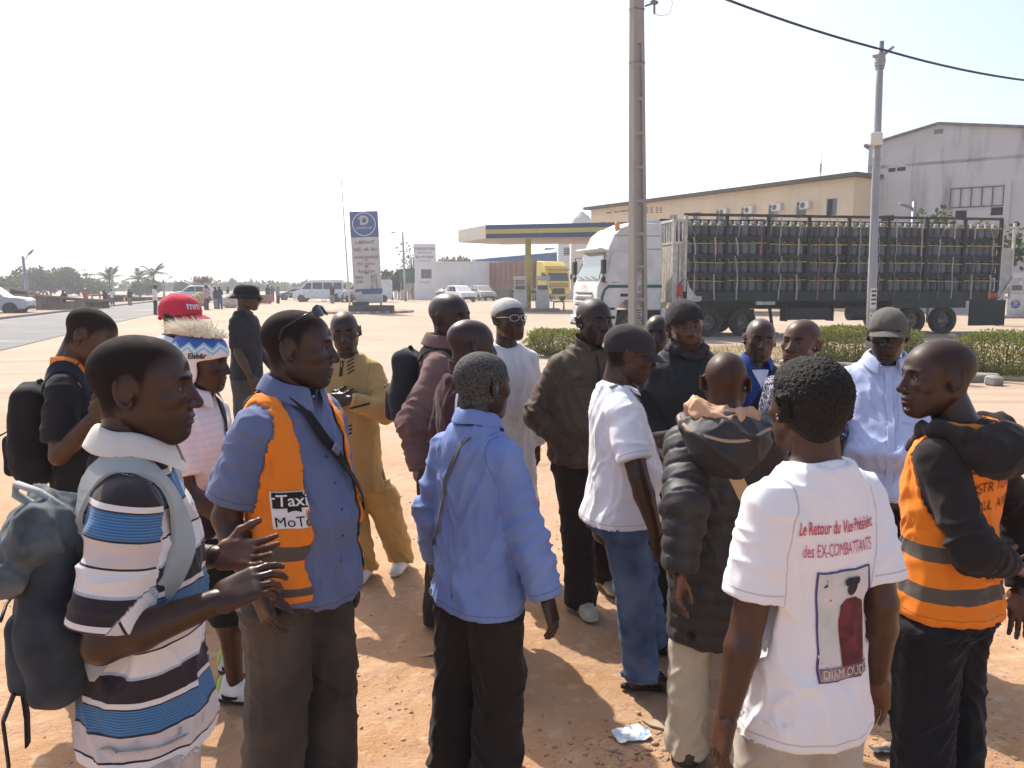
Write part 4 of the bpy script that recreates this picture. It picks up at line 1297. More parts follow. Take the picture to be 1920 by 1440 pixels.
def palm(x, y, h, label, seed, fr=2.6):
    rs = np.random.RandomState(seed); t = thing('palm_tree', label, 'palm tree', (x, y, 0), 0, 'coconut palms beyond the road')
    b = rs.normal(0, .25); tr = MB(); tr.tube([(0, 0, 0), (b * .4, 0, h * .4), (b, 0, h * .75), (b * 1.1, 0, h)], [.17, .13, .11, .10], 8); tr.build('trunk', BARK, t, True)
    for i in range(15):
        a = i * 2.399 + rs.normal(0, .2); up = rs.uniform(.25, 1.45); c = np.array([b * 1.1, 0, h]); pts = []
        for j in range(8):
            s_ = j / 7; pts.append(c + np.array([math.cos(a) * math.cos(up) * s_, math.sin(a) * math.cos(up) * s_, math.sin(up) * s_ - .55 * s_ * s_ * (.5 + .5 * math.cos(up))]) * fr)
        vs, fs = [], []
        for j in range(1, 8):
            d = pts[j] - pts[j - 1]; d /= np.linalg.norm(d); sd_ = np.cross(d, (0, 0, 1)); sd_ /= np.linalg.norm(sd_) + 1e-6
            for q in (.0, .33, .66):
                p0 = pts[j - 1] + (pts[j] - pts[j - 1]) * q
                for k in (-1, 1):
                    ln = fr * .24 * math.sin(math.pi * min(.97, (j + q) / 8.3)) + .12; e = p0 + (sd_ * k * .8 + d * .6 - np.array([0, 0, .35])) * ln
                    b0 = len(vs); vs += [p0 - d * .04, p0 + d * .07, e]; fs.append((b0, b0 + 1, b0 + 2))
        m_ = MB(); m_.add(vs, fs); m_.tube([tuple(q) for q in pts], [.035 - .004 * j for j in range(8)], 4); m_.build('frond', LEAF_T[i % 4], t)
    return t


# trees left of the road, from the photograph's left edge to the middle
for i, (px, top, Y, rad, lab) in enumerate(((22, 528, 118, 2.4, 'low pale bush tree behind the shed roof at the left edge'), (62, 507, 125, 2.8, 'grey-green tree behind the leftmost street lamp'), (92, 510, 128, 3.0, 'broad tree right of the leftmost street lamp'), (122, 512, 126, 2.9, 'round dense tree over the sheet-metal fence'), (155, 531, 130, 2.0, 'small dark tree between the big crowns and the lone palm'), (180, 529, 132, 1.7, 'small tree just left of the slim street lamp'), (275, 534, 135, 1.9, 'low tree under the pair of palms'))):
    q = at(px, top - 7, Y); tree(q.x, Y, q.z, rad * 1.15, lab, 20 + i, 1700, .28, .8, .55)
for i, (px, top, Y, fr, lab) in enumerate(((207, 512, 112, 3.0, 'lone coconut palm beside the slim street lamp'), (261, 512, 118, 2.6, 'left one of the pair of coconut palms'), (286, 502, 112, 3.0, 'tall right one of the pair of coconut palms'))):
    q = at(px, top + 12, Y); palm(q.x, Y, q.z, lab, 40 + i, fr)
rs = np.random.RandomState(3); n = 5200
xx = rs.uniform(-105, 8, n); base = 1.6 + 1.3 * (perlin(np.stack([xx * .06, 0 * xx, 0 * xx], 1)) + .3)
P = np.column_stack([xx, 215 + rs.uniform(-6, 10, n), np.abs(rs.uniform(0, 1, n)) * base])
w_ = leaves('treeline', P, rs.normal(size=(n, 3)), 1.3, LEAF_T, None, rs, width=.8); tag(w_, 'hazy line of far woods along the horizon', 'woods', kind='stuff')
for i, (px, top, Y, rad, lab) in enumerate(((735, 510, 98, 1.6, 'bushy tree behind the white van'), (865, 483, 118, 2.6, 'round green tree rising behind the white station wall'), (835, 486, 120, 2.0, 'lower tree left of the round green tree behind the wall'))):
    q = at(px, top, Y); tree(q.x, Y, q.z, rad, lab, 60 + i, 1300, .5, .8, .5, group='trees behind the station')
q = at(775, 447, 99); bare = tree(q.x, 99, q.z, 2.6, 'nearly bare tree behind the white sign wall', 71, 240, .35, 1.0, .4, group='trees behind the station', clumps=34)
q = at(1752, 388, 39); tree(q.x, 39, q.z, .8, 'young long-leaved tree above the trailer in front of the grey wall', 81, 130, .8, .6, .32, LEAF_T, .06, 9, 'young trees in front of the grey building')
q = at(1886, 394, 36); tree(q.x, 36, q.z, 1.1, 'young long-leaved tree right of the trailer tail in front of the grey wall', 82, 340, .55, .9, .30, LEAF_T, .06, 12, 'young trees in front of the grey building')


# ------------------------------------------------------------------ buildings
def on_wall(px, py, A, d):
    """(u, z) on the vertical plane through A along d seen at a pixel"""
    o = Vector((0, 0, CAM_H)); r = at(px, py, 1.0) - o; n = Vector((-d.y, d.x, 0))
    t = (A - o).dot(n) / r.dot(n); p = o + r * t
    return (p - A).dot(d), p.z


def wall_holes(mb, u0, u1, z0, z1, holes, depth=.18, m=0, mback=1):
    """a wall in x,z (front at y=0, behind is +y) with real recessed openings; the reveals close on a dark back"""
    us = sorted({u0, u1, *[h[0] for h in holes], *[h[1] for h in holes]}); zs = sorted({z0, z1, *[h[2] for h in holes], *[h[3] for h in holes]})
    inside = lambda u, z: any(h[0] < u < h[1] and h[2] < z < h[3] for h in holes)
    for a, b in zip(us, us[1:]):
        for c, d in zip(zs, zs[1:]):
            if not inside((a + b) / 2, (c + d) / 2): mb.add([(a, 0, c), (b, 0, c), (b, 0, d), (a, 0, d)], [(0, 1, 2, 3)], m)
    for a, b, c, d in holes:
        mb.add([(a, 0, c), (b, 0, c), (b, 0, d), (a, 0, d), (a, depth, c), (b, depth, c), (b, depth, d), (a, depth, d)], [(0, 4, 5, 1), (1, 5, 6, 2), (2, 6, 7, 3), (3, 7, 4, 0)], m)
        mb.add([(a, depth, c), (b, depth, c), (b, depth, d), (a, depth, d)], [(0, 1, 2, 3)], mback)


DARKIN = mat('dark_interior', (.012, .012, .014), .9, .1)
GLASS = mat('window_glass', (.05, .06, .07), .08, .6)
ALU = mat('aluminium', (.45, .45, .46), .4, .5, metal=.5)


def streaked(name, col, dark, amount=.5, streak=(1.6, 1.6, .12), rough=.92, courses=None):
    m = bpy.data.materials.new(name); m.use_nodes = True; N, L, b = nodes_of(m); b.inputs['Roughness'].default_value = rough; b.inputs['Specular IOR Level'].default_value = .15
    tc = N.new('ShaderNodeTexCoord'); mp = N.new('ShaderNodeMapping'); mp.inputs['Scale'].default_value = streak; L.new(tc.outputs['Object'], mp.inputs[0])
    n1 = N.new('ShaderNodeTexNoise'); n1.inputs['Scale'].default_value = 1.0; n1.inputs['Detail'].default_value = 7; n1.inputs['Roughness'].default_value = .65; L.new(mp.outputs[0], n1.inputs[0])
    n2 = N.new('ShaderNodeTexNoise'); n2.inputs['Scale'].default_value = .5; n2.inputs['Detail'].default_value = 7; L.new(tc.outputs['Object'], n2.inputs[0])
    r1 = N.new('ShaderNodeMapRange'); r1.inputs[1].default_value = .52; r1.inputs[2].default_value = .72; r1.inputs[4].default_value = amount; L.new(n1.outputs[0], r1.inputs[0])
    r2 = N.new('ShaderNodeMapRange'); r2.inputs[1].default_value = .35; r2.inputs[2].default_value = .7; r2.inputs[4].default_value = .45; L.new(n2.outputs[0], r2.inputs[0])
    a = N.new('ShaderNodeMix'); a.data_type = 'RGBA'; a.inputs[6].default_value = (*col, 1); a.inputs[7].default_value = (*[q * .78 for q in col], 1); L.new(r2.outputs[0], a.inputs[0])
    c = N.new('ShaderNodeMix'); c.data_type = 'RGBA'; c.inputs[7].default_value = (*dark, 1); L.new(a.outputs[2], c.inputs[6]); L.new(r1.outputs[0], c.inputs[0]); out = c.outputs[2]
    nb = N.new('ShaderNodeTexNoise'); nb.inputs['Scale'].default_value = 14; nb.inputs['Detail'].default_value = 6; L.new(tc.outputs['Object'], nb.inputs[0])
    bp = N.new('ShaderNodeBump'); bp.inputs['Strength'].default_value = .4; bp.inputs['Distance'].default_value = .02; L.new(nb.outputs[0], bp.inputs['Height']); L.new(bp.outputs[0], b.inputs['Normal'])
    L.new(out, b.inputs['Base Color']); MATS[name] = m
    return m


# grey rendered building on the right
gA = at(1640, 400, 56.2); gA.z = 0; gB = at(1990, 400, 50); gB.z = 0; gd = (gB - gA).normalized()
GREY = streaked('grey_render', (.52, .50, .485), (.12, .115, .11), .8, (.75, .75, .085))
gt = thing('grey_building', 'tall grey rendered building with dark rain streaks and a low gable', 'building', gA, math.atan2(gd.y, gd.x))
uv = lambda px, py: on_wall(px, py, gA, gd)
def rect(x0, y0, x1, y1): (a, d), (b, c) = uv(x0, (y0 + y0) / 2), uv(x1, y1); return (a, b, c, d)
holes = [rect(1666, 311, 1679, 322), rect(1682, 308, 1698, 320), rect(1791, 395, 1812, 409), rect(1858, 389, 1881, 403), rect(1652, 404, 1676, 414), rect(1752, 243, 1768, 250)]
zl, za, zr = uv(1645, 272)[1], uv(1760, 234)[1], uv(1985, 243)[1]; ua_, ur = uv(1760, 232)[0], uv(1985, 240)[0]
mb = MB(); wall_holes(mb, -.6, ur, 0, zl - 1.6, holes[:5] if holes[5][3] > zl - 1.6 else holes, .25)
mb.add([(-.6, 0, zl - 1.6), (ur, 0, zl - 1.6), (ur, 0, zr), (ua_, 0, za), (-.6, 0, zl)], [(0, 1, 2, 3, 4)])
mb.add([(-.6, 0, 0), (-.6, 16, 0), (-.6, 16, zl), (-.6, 0, zl)], [(0, 3, 2, 1)])
mb.add([(-.6, 16, 0), (ur, 16, 0), (ur, 16, zr), (ua_, 16, za), (-.6, 16, zl)], [(4, 3, 2, 1, 0)])
mb.build('wall', [GREY, DARKIN], gt)
rf = MB()
for (a, za_), (b, zb_) in (((-.9, zl - .08), (ua_, za)), ((ua_, za), (ur, zr))):
    rf.add([(a, -.22, za_), (b, -.22, zb_), (b, 16.2, zb_), (a, 16.2, za_), (a, -.22, za_ + .16), (b, -.22, zb_ + .16), (b, 16.2, zb_ + .16), (a, 16.2, za_ + .16)], [(0, 3, 2, 1), (4, 5, 6, 7), (0, 1, 5, 4), (1, 2, 6, 5), (2, 3, 7, 6), (3, 0, 4, 7)])
rf.build('roof', mat('old_roof', (.20, .19, .18), .9, .1, (.13, .12, .11), scale=2), gt)
for px in (1885,):
    u_, _ = uv(px, 420); MB().box((u_, -.05, 4.2), (.35, .10, 8.4)).build('pilaster', GREY, gt)
h = holes[5]; lv = MB()
for i in range(5): lv.box(((h[0] + h[1]) / 2, -.02, h[2] + (h[3] - h[2]) * (i + .5) / 5), (h[1] - h[0], .05, .05), M=Matrix.Rotation(R(35), 4, 'X'))
lv.build('vent', mat('louvre_grey', (.22, .21, .20), .8), gt)
for i, h in enumerate(holes[:2]):
    for k in range(4): MB().box(((h[0] + h[1]) / 2, .06, h[2] + (h[3] - h[2]) * (k + .5) / 4), (h[1] - h[0], .03, .05), M=Matrix.Rotation(R(40), 4, 'X')).build('louvre', mat('louvre_dark', (.06, .055, .055), .6), gt)
f0, f1 = uv(1783, 354), uv(1883, 349); f2, f3 = uv(1783, 391), uv(1883, 384); fb = MB(); RUST = mat('rusty_iron', (.12, .085, .075), .8, .2)
for k in range(6):
    t = k / 5; x = f0[0] + (f1[0] - f0[0]) * t; fb.box((x, -.05, (f0[1] + f2[1]) / 2 + ((f1[1] + f3[1]) / 2 - (f0[1] + f2[1]) / 2) * t), (.06, .05, f0[1] - f2[1]))
fb.box(((f0[0] + f1[0]) / 2, -.05, (f0[1] + f1[1]) / 2), (f1[0] - f0[0], .05, .06)); fb.box(((f0[0] + f1[0]) / 2, -.05, (f2[1] + f3[1]) / 2), (f1[0] - f0[0], .05, .06)); fb.build('billboard_frame', RUST, gt)

# long yellow building
yA = at(1598, 420, 55); yA.z = 0; yB = at(1108, 420, 79); yB.z = 0; yd = (yA - yB).normalized(); yL = (yA - yB).length
YEL = streaked('ochre_render', (.72, .57, .38), (.30, .22, .14), .25, (1, 1, .2))
yt = thing('yellow_building', 'long two-storey yellow building with a dark roof edge behind the truck', 'building', yB, math.atan2(yd.y, yd.x))
uy = lambda px, py: on_wall(px, py, yB, yd)
wins = []
for px, py in ((1560, 375), (1504, 365), (1451, 371), (1399, 377.5), (1351, 383), (1307, 388), (1263, 391.5), (1129, 408)):
    u_, z_ = uy(px, py); wins.append((u_ - .45, u_ + .45, 6.55, 7.75))
    
low = [(w[0], w[1], 2.4, 3.6) for w in wins]
mb = MB(); yz = 9.0; wall_holes(mb, 0, yL, 0, yz, wins + low, .16)
mb.add([(yL, 0, 0), (yL, 0, yz), (yL + .2, 6, yz), (yL + .2, 6, 0)], [(0, 3, 2, 1)]); mb.add([(0, 0, 0), (0, 6, 0), (0, 6, yz), (0, 0, yz)], [(0, 3, 2, 1)]); mb.add([(0, 6, 0), (yL + .2, 6, 0), (yL + .2, 6, yz), (0, 6, yz)], [(0, 3, 2, 1)])
mb.build('wall', [YEL, DARKIN], yt)
rf = MB(); rf.box((yL / 2, 2.9, yz + .13), (yL + 1.0, 7.0, .26)); rf.build('roof', mat('dark_fascia', (.10, .075, .06), .8, .2), yt)
sh = [mat('shutter_grey', (.30, .29, .28), .6), mat('shutter_pale', (.42, .40, .37), .6)]
for i, w in enumerate(wins + low):
    fr = MB()
    for a, b, c, d in ((w[0], w[0] + .05, w[2], w[3]), (w[1] - .05, w[1], w[2], w[3]), (w[0] + .05, w[1] - .05, w[2], w[2] + .05), (w[0] + .05, w[1] - .05, w[3] - .05, w[3])): fr.box(((a + b) / 2, .04, (c + d) / 2), (b - a, .09, d - c))
    fo = fr.build('window', sh[1], yt)
    mid = (w[0] + w[1]) / 2
    for k, (a, b) in enumerate(((w[0] + .06, mid - .01), (mid + .01, w[1] - .06))):
        if i == 0 and k == 0: continue
        MB().box(((a + b) / 2, .08 + .015 * k, (w[2] + w[3]) / 2), (b - a, .02, w[3] - w[2] - .12)).build('pane', GLASS if (i + k) % 3 else sh[0], fo)
for i, (px, py) in enumerate(((1513, 385), (1460, 389), (1408, 394), (1360, 398))):
    u_, z_ = uy(px, py); t = MB(); t.box((u_, -.18, z_), (.80, .32, .55), bev=.03); a = t.build('air_conditioner', mat('ac_white', (.62, .60, .56), .5), yt)
    fn = MB(); fn.lathe([(.20, 0), (.22, -.012), (.16, -.014), (.05, -.006)], (u_ - .12, -.343, z_), 16, axis='Y', M=Matrix.Rotation(math.pi, 4, 'Z')); fn.build('fan', mat('ac_fan', (.10, .10, .10), .6), a)
    pp = MB(); pp.tube([(u_ - .42, -.10, z_), (u_ - .9, -.08, z_ - .1), (u_ - .95, -.06, z_ - .9)], .025, 5); pp.build('pipe', mat('ac_pipe', (.5, .48, .44), .6), a)
for i, (px, py) in enumerate(((1142, 399), (1156, 397.5), (1167, 396), (1175, 395))):
    u_, z_ = uy(px, py); MB().box((u_, -.004, z_), (.7, .02, .12)).build('vent', mat('vent_shadow', (.16, .12, .08), .9), yt)
for i, px in enumerate((1213, 1222, 1232, 1239)):
    for j in range(3): u_, z_ = uy(px, 390 + 4 * j); MB().box((u_, -.004, z_), (.32, .02, .10)).build('vent', mat('vent_shadow', (.16, .12, .08), .9), yt)
q = at(1538, 335, 70); am = thing('antenna_mast', 'thin radio mast above the yellow roof', 'antenna', (q.x, 70, 9.2)); zt = at(1538, 285, 70).z - 9.2
mm = MB(); mm.tube([(0, 0, 0), (0, 0, zt)], [.06, .02], 6); mm.tube([(0, 0, zt * .55), (0, 0, zt * .75)], .09, 6); mm.build('mast', mat('mast_grey', (.35, .35, .36), .6), am)
q = at(1090, 406, 92); wt = thing('roof_tank', 'white domed water tank above the station canopy', 'water tank', (q.x, 92, 0)); zt = at(1090, 398, 92).z
MB().box((0, 0, zt - 2.4 - 3), (2.4, 2.4, 6.6)).build('tower', mat('tank_white', (.60, .58, .56), .8), wt); tk = MB(); tk.lathe([(1.15, zt - 2.1), (1.15, zt - .9), (.95, zt - .5), (.4, zt - .1), (.35, zt), (.05, zt + .05)], n=16); tk.build('tank', mat('tank_white', (.60, .58, .56), .8), wt, 40)

# white station wall with blue roof and tall white side building
WHITE = streaked('white_render', (.76, .745, .73), (.38, .33, .28), .35, (1, 1, .3))
wY = 101.0; wx = lambda px: (px - 960) / FPX * wY; wz = lambda py: at(960, py, wY).z
st = thing('station_shed', 'low white service building with blue sloping roof at the back of the station', 'building', (wx(818), wY, 0))
W_ = wx(1042) - wx(818); zt = wz(492); mb = MB(); wall_holes(mb, 0, W_, 0, zt, [(1.2 + .9, 3.4 + .9, .0, 1.4)], .3); mb.add([(0, 0, 0), (0, 10, 0), (0, 10, zt), (0, 0, zt)], [(0, 3, 2, 1)]); mb.build('wall', [WHITE, mat('brown_gate', (.16, .10, .07), .8)], st)
MB().box((W_ / 2, -.03, zt + .06), (W_ + .2, .3, .12)).build('coping', WHITE, st)
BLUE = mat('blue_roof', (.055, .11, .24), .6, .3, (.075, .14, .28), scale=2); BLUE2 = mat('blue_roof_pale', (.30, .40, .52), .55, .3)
x0, x1 = wx(890) - wx(818), wx(1045) - wx(818); rb = MB()
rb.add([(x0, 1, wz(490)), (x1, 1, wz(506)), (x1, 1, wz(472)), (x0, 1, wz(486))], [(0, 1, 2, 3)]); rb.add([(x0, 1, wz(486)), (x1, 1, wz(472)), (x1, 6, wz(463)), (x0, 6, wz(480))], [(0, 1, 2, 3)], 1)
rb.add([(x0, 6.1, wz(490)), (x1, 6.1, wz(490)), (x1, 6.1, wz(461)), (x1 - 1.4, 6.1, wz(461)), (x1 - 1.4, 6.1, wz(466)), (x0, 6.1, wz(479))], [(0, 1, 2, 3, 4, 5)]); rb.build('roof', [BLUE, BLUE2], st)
t2 = thing('white_building', 'tall blank white building with one louvred window behind the truck cab', 'building', (wx(1044), wY - 2, 0)); W2 = wx(1240) - wx(1044); z2 = wz(442)
u0, u1 = (wx(1054) - wx(1044)) * .98, (wx(1067) - wx(1044)) * .98
mb = MB(); wall_holes(mb, 0, W2, 0, z2, [(u0, u1, wz(480), wz(465.5))], .2); mb.add([(0, 0, 0), (0, 12, 0), (0, 12, z2), (0, 0, z2)], [(0, 3, 2, 1)]); mb.build('wall', [mat('bright_white_wall', (.78, .77, .76), .85, .2, (.70, .69, .67), scale=.5), DARKIN], t2)
for i in range(4): MB().box(((u0 + u1) / 2, .0, wz(480) + (wz(465.5) - wz(480)) * (i + .5) / 4), (u1 - u0, .1, .12), M=Matrix.Rotation(R(30), 4, 'X')).build('louvre', mat('louvre_pale', (.36, .37, .36), .6), t2)


# ------------------------------------------------------------------ poles and wires
CONC = streaked('pole_concrete', (.34, .31, .28), (.20, .18, .16), .4, (6, 6, .8))
LEAN = R(-1.6)
pb = ground_at(1196, 654); H_ = 11.0
t = thing('concrete_pole', 'tall concrete electricity pole with ladder-like recesses and torn posters', 'pole', pb, rot=(0, LEAN, R(28)))
wdt = lambda z: .38 - .015 * z; dpt = lambda z: .30 - .010 * z
# H-section: two flanges, a recessed web, rungs across the recess facing the camera
def taper(mb, z0, z1, f):
    a, b = f(z0), f(z1); mb.add([(*p, z0) for p in a] + [(*p, z1) for p in b], [(0, 1, 5, 4), (1, 2, 6, 5), (2, 3, 7, 6), (3, 0, 4, 7), (3, 2, 1, 0), (4, 5, 6, 7)])
fl = MB()
for k in (-1, 1): taper(fl, 0, H_, lambda z, k=k: [(k * wdt(z) / 2 - .055, -dpt(z) / 2), (k * wdt(z) / 2 + .055, -dpt(z) / 2), (k * wdt(z) / 2 + .055, dpt(z) / 2), (k * wdt(z) / 2 - .055, dpt(z) / 2)])
fl.build('flange', CONC, t)
wb = MB(); taper(wb, 0, H_, lambda z: [(-wdt(z) / 2, -.05), (wdt(z) / 2, -.05), (wdt(z) / 2, .05), (-wdt(z) / 2, .05)]); wb.build('web', CONC, t)
for i in range(9): z = .5 + i * .92; MB().box((0, 0, z), (wdt(z) - .11, dpt(z) * .97, .10)).build('rung', CONC, t)
up = MB(); taper(up, 8.4, H_ - .001, lambda z: [(-wdt(z) / 2, -dpt(z) / 2 + .004), (wdt(z) / 2, -dpt(z) / 2 + .004), (wdt(z) / 2, dpt(z) / 2 - .004), (-wdt(z) / 2, dpt(z) / 2 - .004)]); up.build('solid_top', CONC, t)
for z in (7.9, 9.3): k = MB(); k.box((0, 0, z), (wdt(z) + .13, dpt(z) + .03, .035)); k.build('steel_band', mat('band_steel', (.20, .19, .18), .6, metal=.5), t)
br = MB(); z = at(1205, 8, pb.y).z; br.tube([(.28, 0, z - .05), (.55, -.1, z + .05)], .03, 6); br.tube([(.52, -.1, z - .25), (.52, -.1, z + .35)], .035, 6); br.box((.52, -.1, z + .05), (.2, .1, .08)); br.build('bracket', mat('band_steel', (.20, .19, .18), .6), t)
wr_ = MB(); wr_.tube([(.52, -.1, z - .25), (.75, -.1, z - .28), (1.05, -.1, z - .18), (1.15, -.1, z + .1), (1.05, -.1, z + .4)], .012, 5); wr_.build('loose_wire', mat('wire_grey', (.4, .4, .4), .6), t)
PAP = mat('old_paper', (.58, .54, .50), .9, .1, (.30, .26, .22), scale=7, mixlo=.4, mixhi=.6); INK = mat('poster_ink', (.05, .05, .06), .8)
for i, (x, z, w, h_, sd_) in enumerate(((.253, .78, .25, .50, 1), (.253, 1.42, .25, .55, 1), (.253, 2.25, .23, .60, 1), (0, .95, .22, .62, 0), (0, 1.95, .22, .7, 0))):
    m_ = MB()
    if sd_: m_.box((x - .004 - .0075 * z, .0, z), (.004, w, h_), M=Matrix.Rotation(R(-.6), 4, 'Y'))
    else: m_.box((0, -.055, z), (w, .006, h_))
    po = m_.build('poster', PAP, t)
    if i in (0, 3):
        for k in range(4): 
            l_ = MB(); zz = z + .16 - k * .07
            if sd_: l_.box((x - .0005 - .0075 * z, -.02 + .02 * (k % 2), zz), (.004, .18 - .03 * (k % 3), .035))
            else: l_.box((.0, -.0605, zz), (.16 - .03 * (k % 3), .004, .03))
            l_.build('print_line', INK, po)
# slim metal pole with box
mp = ground_at(1630, 691); zt = at(1641, 78, mp.y).z
t = thing('metal_pole', 'slim grey metal pole with a white junction box and stickers', 'pole', mp, rot=(0, R(-1.2), 0))
STEEL = mat('galvanised', (.36, .36, .37), .5, .4, (.29, .29, .30), scale=5, stretch=(1, 1, .2), metal=.35)
m_ = MB(); m_.tube([(0, 0, 0), (0, 0, 2.4), (0, 0, 2.42), (0, 0, zt - .9), (0, 0, zt)], [.105, .095, .088, .072, .070], 12); m_.build('shaft', STEEL, t, True)
for z in (3.55, 4.5, 4.75, zt - .55): MB().lathe([(.094, z), (.094, z + .03)], n=12).build('clamp', STEEL, t)
zb = at(1632, 262, mp.y).z; MB().box((-.10, -.14, zb), (.26, .16, .26), bev=.02).build('junction_box', mat('box_white', (.66, .65, .58), .5), t)
c_ = MB(); c_.tube([(-.15, -.14, zb - .13), (-.14, -.10, zb - .35), (-.09, -.05, zb - .6), (-.09, -.03, .4)], .011, 5); c_.build('cable_drop', mat('wire_grey', (.4, .4, .4), .6), t)
ck = MB(); ck.lathe([(.10, zt - .5), (.115, zt - .42), (.10, zt - .25)], n=12); ck.tube([(.05, -.02, zt - .28), (.26, -.03, zt - .12), (.28, -.03, zt - .13)], [.035, .035, .01], 6); ck.box((-.10, -.02, zt - .3), (.14, .05, .05)); ck.build('clamp', STEEL, t)
for z in (1.02, 1.55):
    sk = MB(); sk.box((-.005, -.1035 + .002 * z, z), (.13, .01, .44)); so = sk.build('sticker', mat('sticker_white', (.60, .60, .60), .6), t)
    for k in range(4): MB().box((-.005, -.110 + .002 * z, z + .15 - k * .09), (.11 - .02 * (k % 2), .004, .035 if k != 1 else .05)).build('print_line', INK, so)
wire = thing('overhead_cable', 'thick black overhead cable running over the slim metal pole', 'cable', (mp.x, mp.y, zt - .3))
a0 = at(1360, -2, 15.5); a1 = Vector((mp.x - .02, mp.y - .1, zt - .22)); a2 = at(1925, 151, 19.5); a00 = at(1000, -150, 12.5)
w_ = MB(); pts = [a00 - wire.location]
for A_, B_, sag in ((a0, a1, .10), (a1, a2, .12)):
    for i in range(9):
        t_ = i / 8; q = A_.lerp(B_, t_) - Vector((0, 0, sag * 4 * t_ * (1 - t_) * .5)) - wire.location
        if not (pts and (q - pts[-1]).length < 1e-4): pts.append(q)
w_.tube(pts, .024, 7); w_.build('cable', mat('cable_black', (.03, .03, .032), .6), wire, True)
# flag pole, street lamps, small lamp by the grey wall
fp = ground_at(656, 577); zt = at(639, 325, fp.y).z; t = thing('flag_pole', 'thin bare flag pole left of the station sign', 'flagpole', fp, rot=(0, R(-2.4), 0))
m_ = MB(); m_.tube([(0, 0, 0), (0, 0, zt * .3), (0, 0, zt)], [.07, .06, .035], 8); m_.build('shaft', mat('pole_white', (.50, .46, .43), .6), t, True); MB().box((-.10, 0, zt - .1), (.3, .05, .05)).build('finial', STEEL, t); MB().box((-.12, 0, zt - .8), (.3, .05, .05)).build('pulley', STEEL, t)


def lamp(px0, py0, px1, py1, lx, ly, label, Y=None, leanr=0.0):
    g_ = ground_at(px0, py0) if Y is None else at(px0, py0, Y); g_.z = 0
    zt = at(px1, py1, g_.y).z; l_ = at(lx, ly, g_.y) - g_
    t = thing('street_lamp', label, 'street lamp', g_, rot=(0, leanr, 0), group='street lamps')
    m_ = MB(); m_.tube([(0, 0, 0), (0, 0, zt)], [.16, .10], 8); m_.build('post', STEEL, t, True); s_ = .75
    m_ = MB(); m_.tube([(0, 0, zt - .4), (l_.x * .7, 0, l_.z - abs(l_.x) * .25)], .035, 6); m_.build('arm', STEEL, t)
    m_ = MB(); m_.sphere((0, 0, 0), (.36, .12, .08), 10); o = m_.build('lamp_head', mat('lamp_grey', (.22, .22, .22), .5), t, True); o.location = (l_.x, 0, l_.z); o.rotation_euler = (0, -math.atan2(l_.z - zt + .3, l_.x), 0)


lamp(54, 566, 47, 480, 63, 474, 'leftmost street lamp over the sheet-metal shed', 60, R(-3)); lamp(214, 553, 210, 505, 222, 501, 'slim street lamp beside the lone palm', 95, R(-2)); lamp(308, 560, 307, 524, 320, 520, 'small street lamp right of the pair of palms', 100); lamp(760, 545, 756, 434, 740, 435, 'street lamp above the green board left of the white sign wall', 88, R(-1.5))
lamp(1710, 460, 1709, 378, 1699, 386, 'small wall-side lamp behind the trailer in front of the grey wall', 36)
# ------------------------------------------------------------------ vehicles
TYRE = mat('tyre_rubber', (.022, .021, .020), .85, .2, (.05, .042, .034), scale=6, bump=.4, bscale=60)
RIM = mat('dusty_rim', (.28, .25, .22), .6, .4, (.16, .12, .09), scale=9)
CHROME = mat('bright_metal', (.55, .54, .52), .25, .6, metal=.8)
LAMPG = mat('lamp_glass', (.62, .64, .66), .12, .7); REDG = mat('red_lamp', (.45, .03, .02), .3, .5); ORNG = mat('orange_lamp', (.75, .25, .03), .3, .5)
VGLASS = mat('vehicle_glass', (.030, .036, .040), .06, .7); BLKP = mat('black_plastic', (.022, .022, .022), .6, .3)


def wheel(parent, x, y, r, w, side=-1, n=20, rimmat=None, deep=False):
    """wheel with its axle along y, its outer face on the side given"""
    t = MB(); h = w / 2
    t.lathe([(r * .58, -h), (r * .86, -h), (r * .97, -h * .75), (r, -h * .4), (r, h * .4), (r * .97, h * .75), (r * .86, h), (r * .58, h)], (0, 0, 0), n, axis='Y', cap=False)
    o = t.build('wheel', TYRE, parent, 35); o.location = (x, y, r)
    m = MB(); q = -side
    pr = [(r * .60, -side * -h * .95), (r * .55, side * h * (.55 if not deep else .2)), (r * .30, side * h * (.45 if not deep else .05)), (r * .22, side * h * .75), (.01, side * h * .78)]
    m.lathe([(a, b * -1) for a, b in pr], (0, 0, 0), n, axis='Y', cap=False)
    b = m.build('rim', rimmat or RIM, o, 35)
    nu = MB()
    for i in range(8): a = 2 * math.pi * i / 8; nu.box((math.cos(a) * r * .36, side * h * (.50 if not deep else .12), math.sin(a) * r * .36), (.035, .05, .035))
    nu.build('wheel_nuts', TYRE, b)['kind'] = 'stuff'
    return o


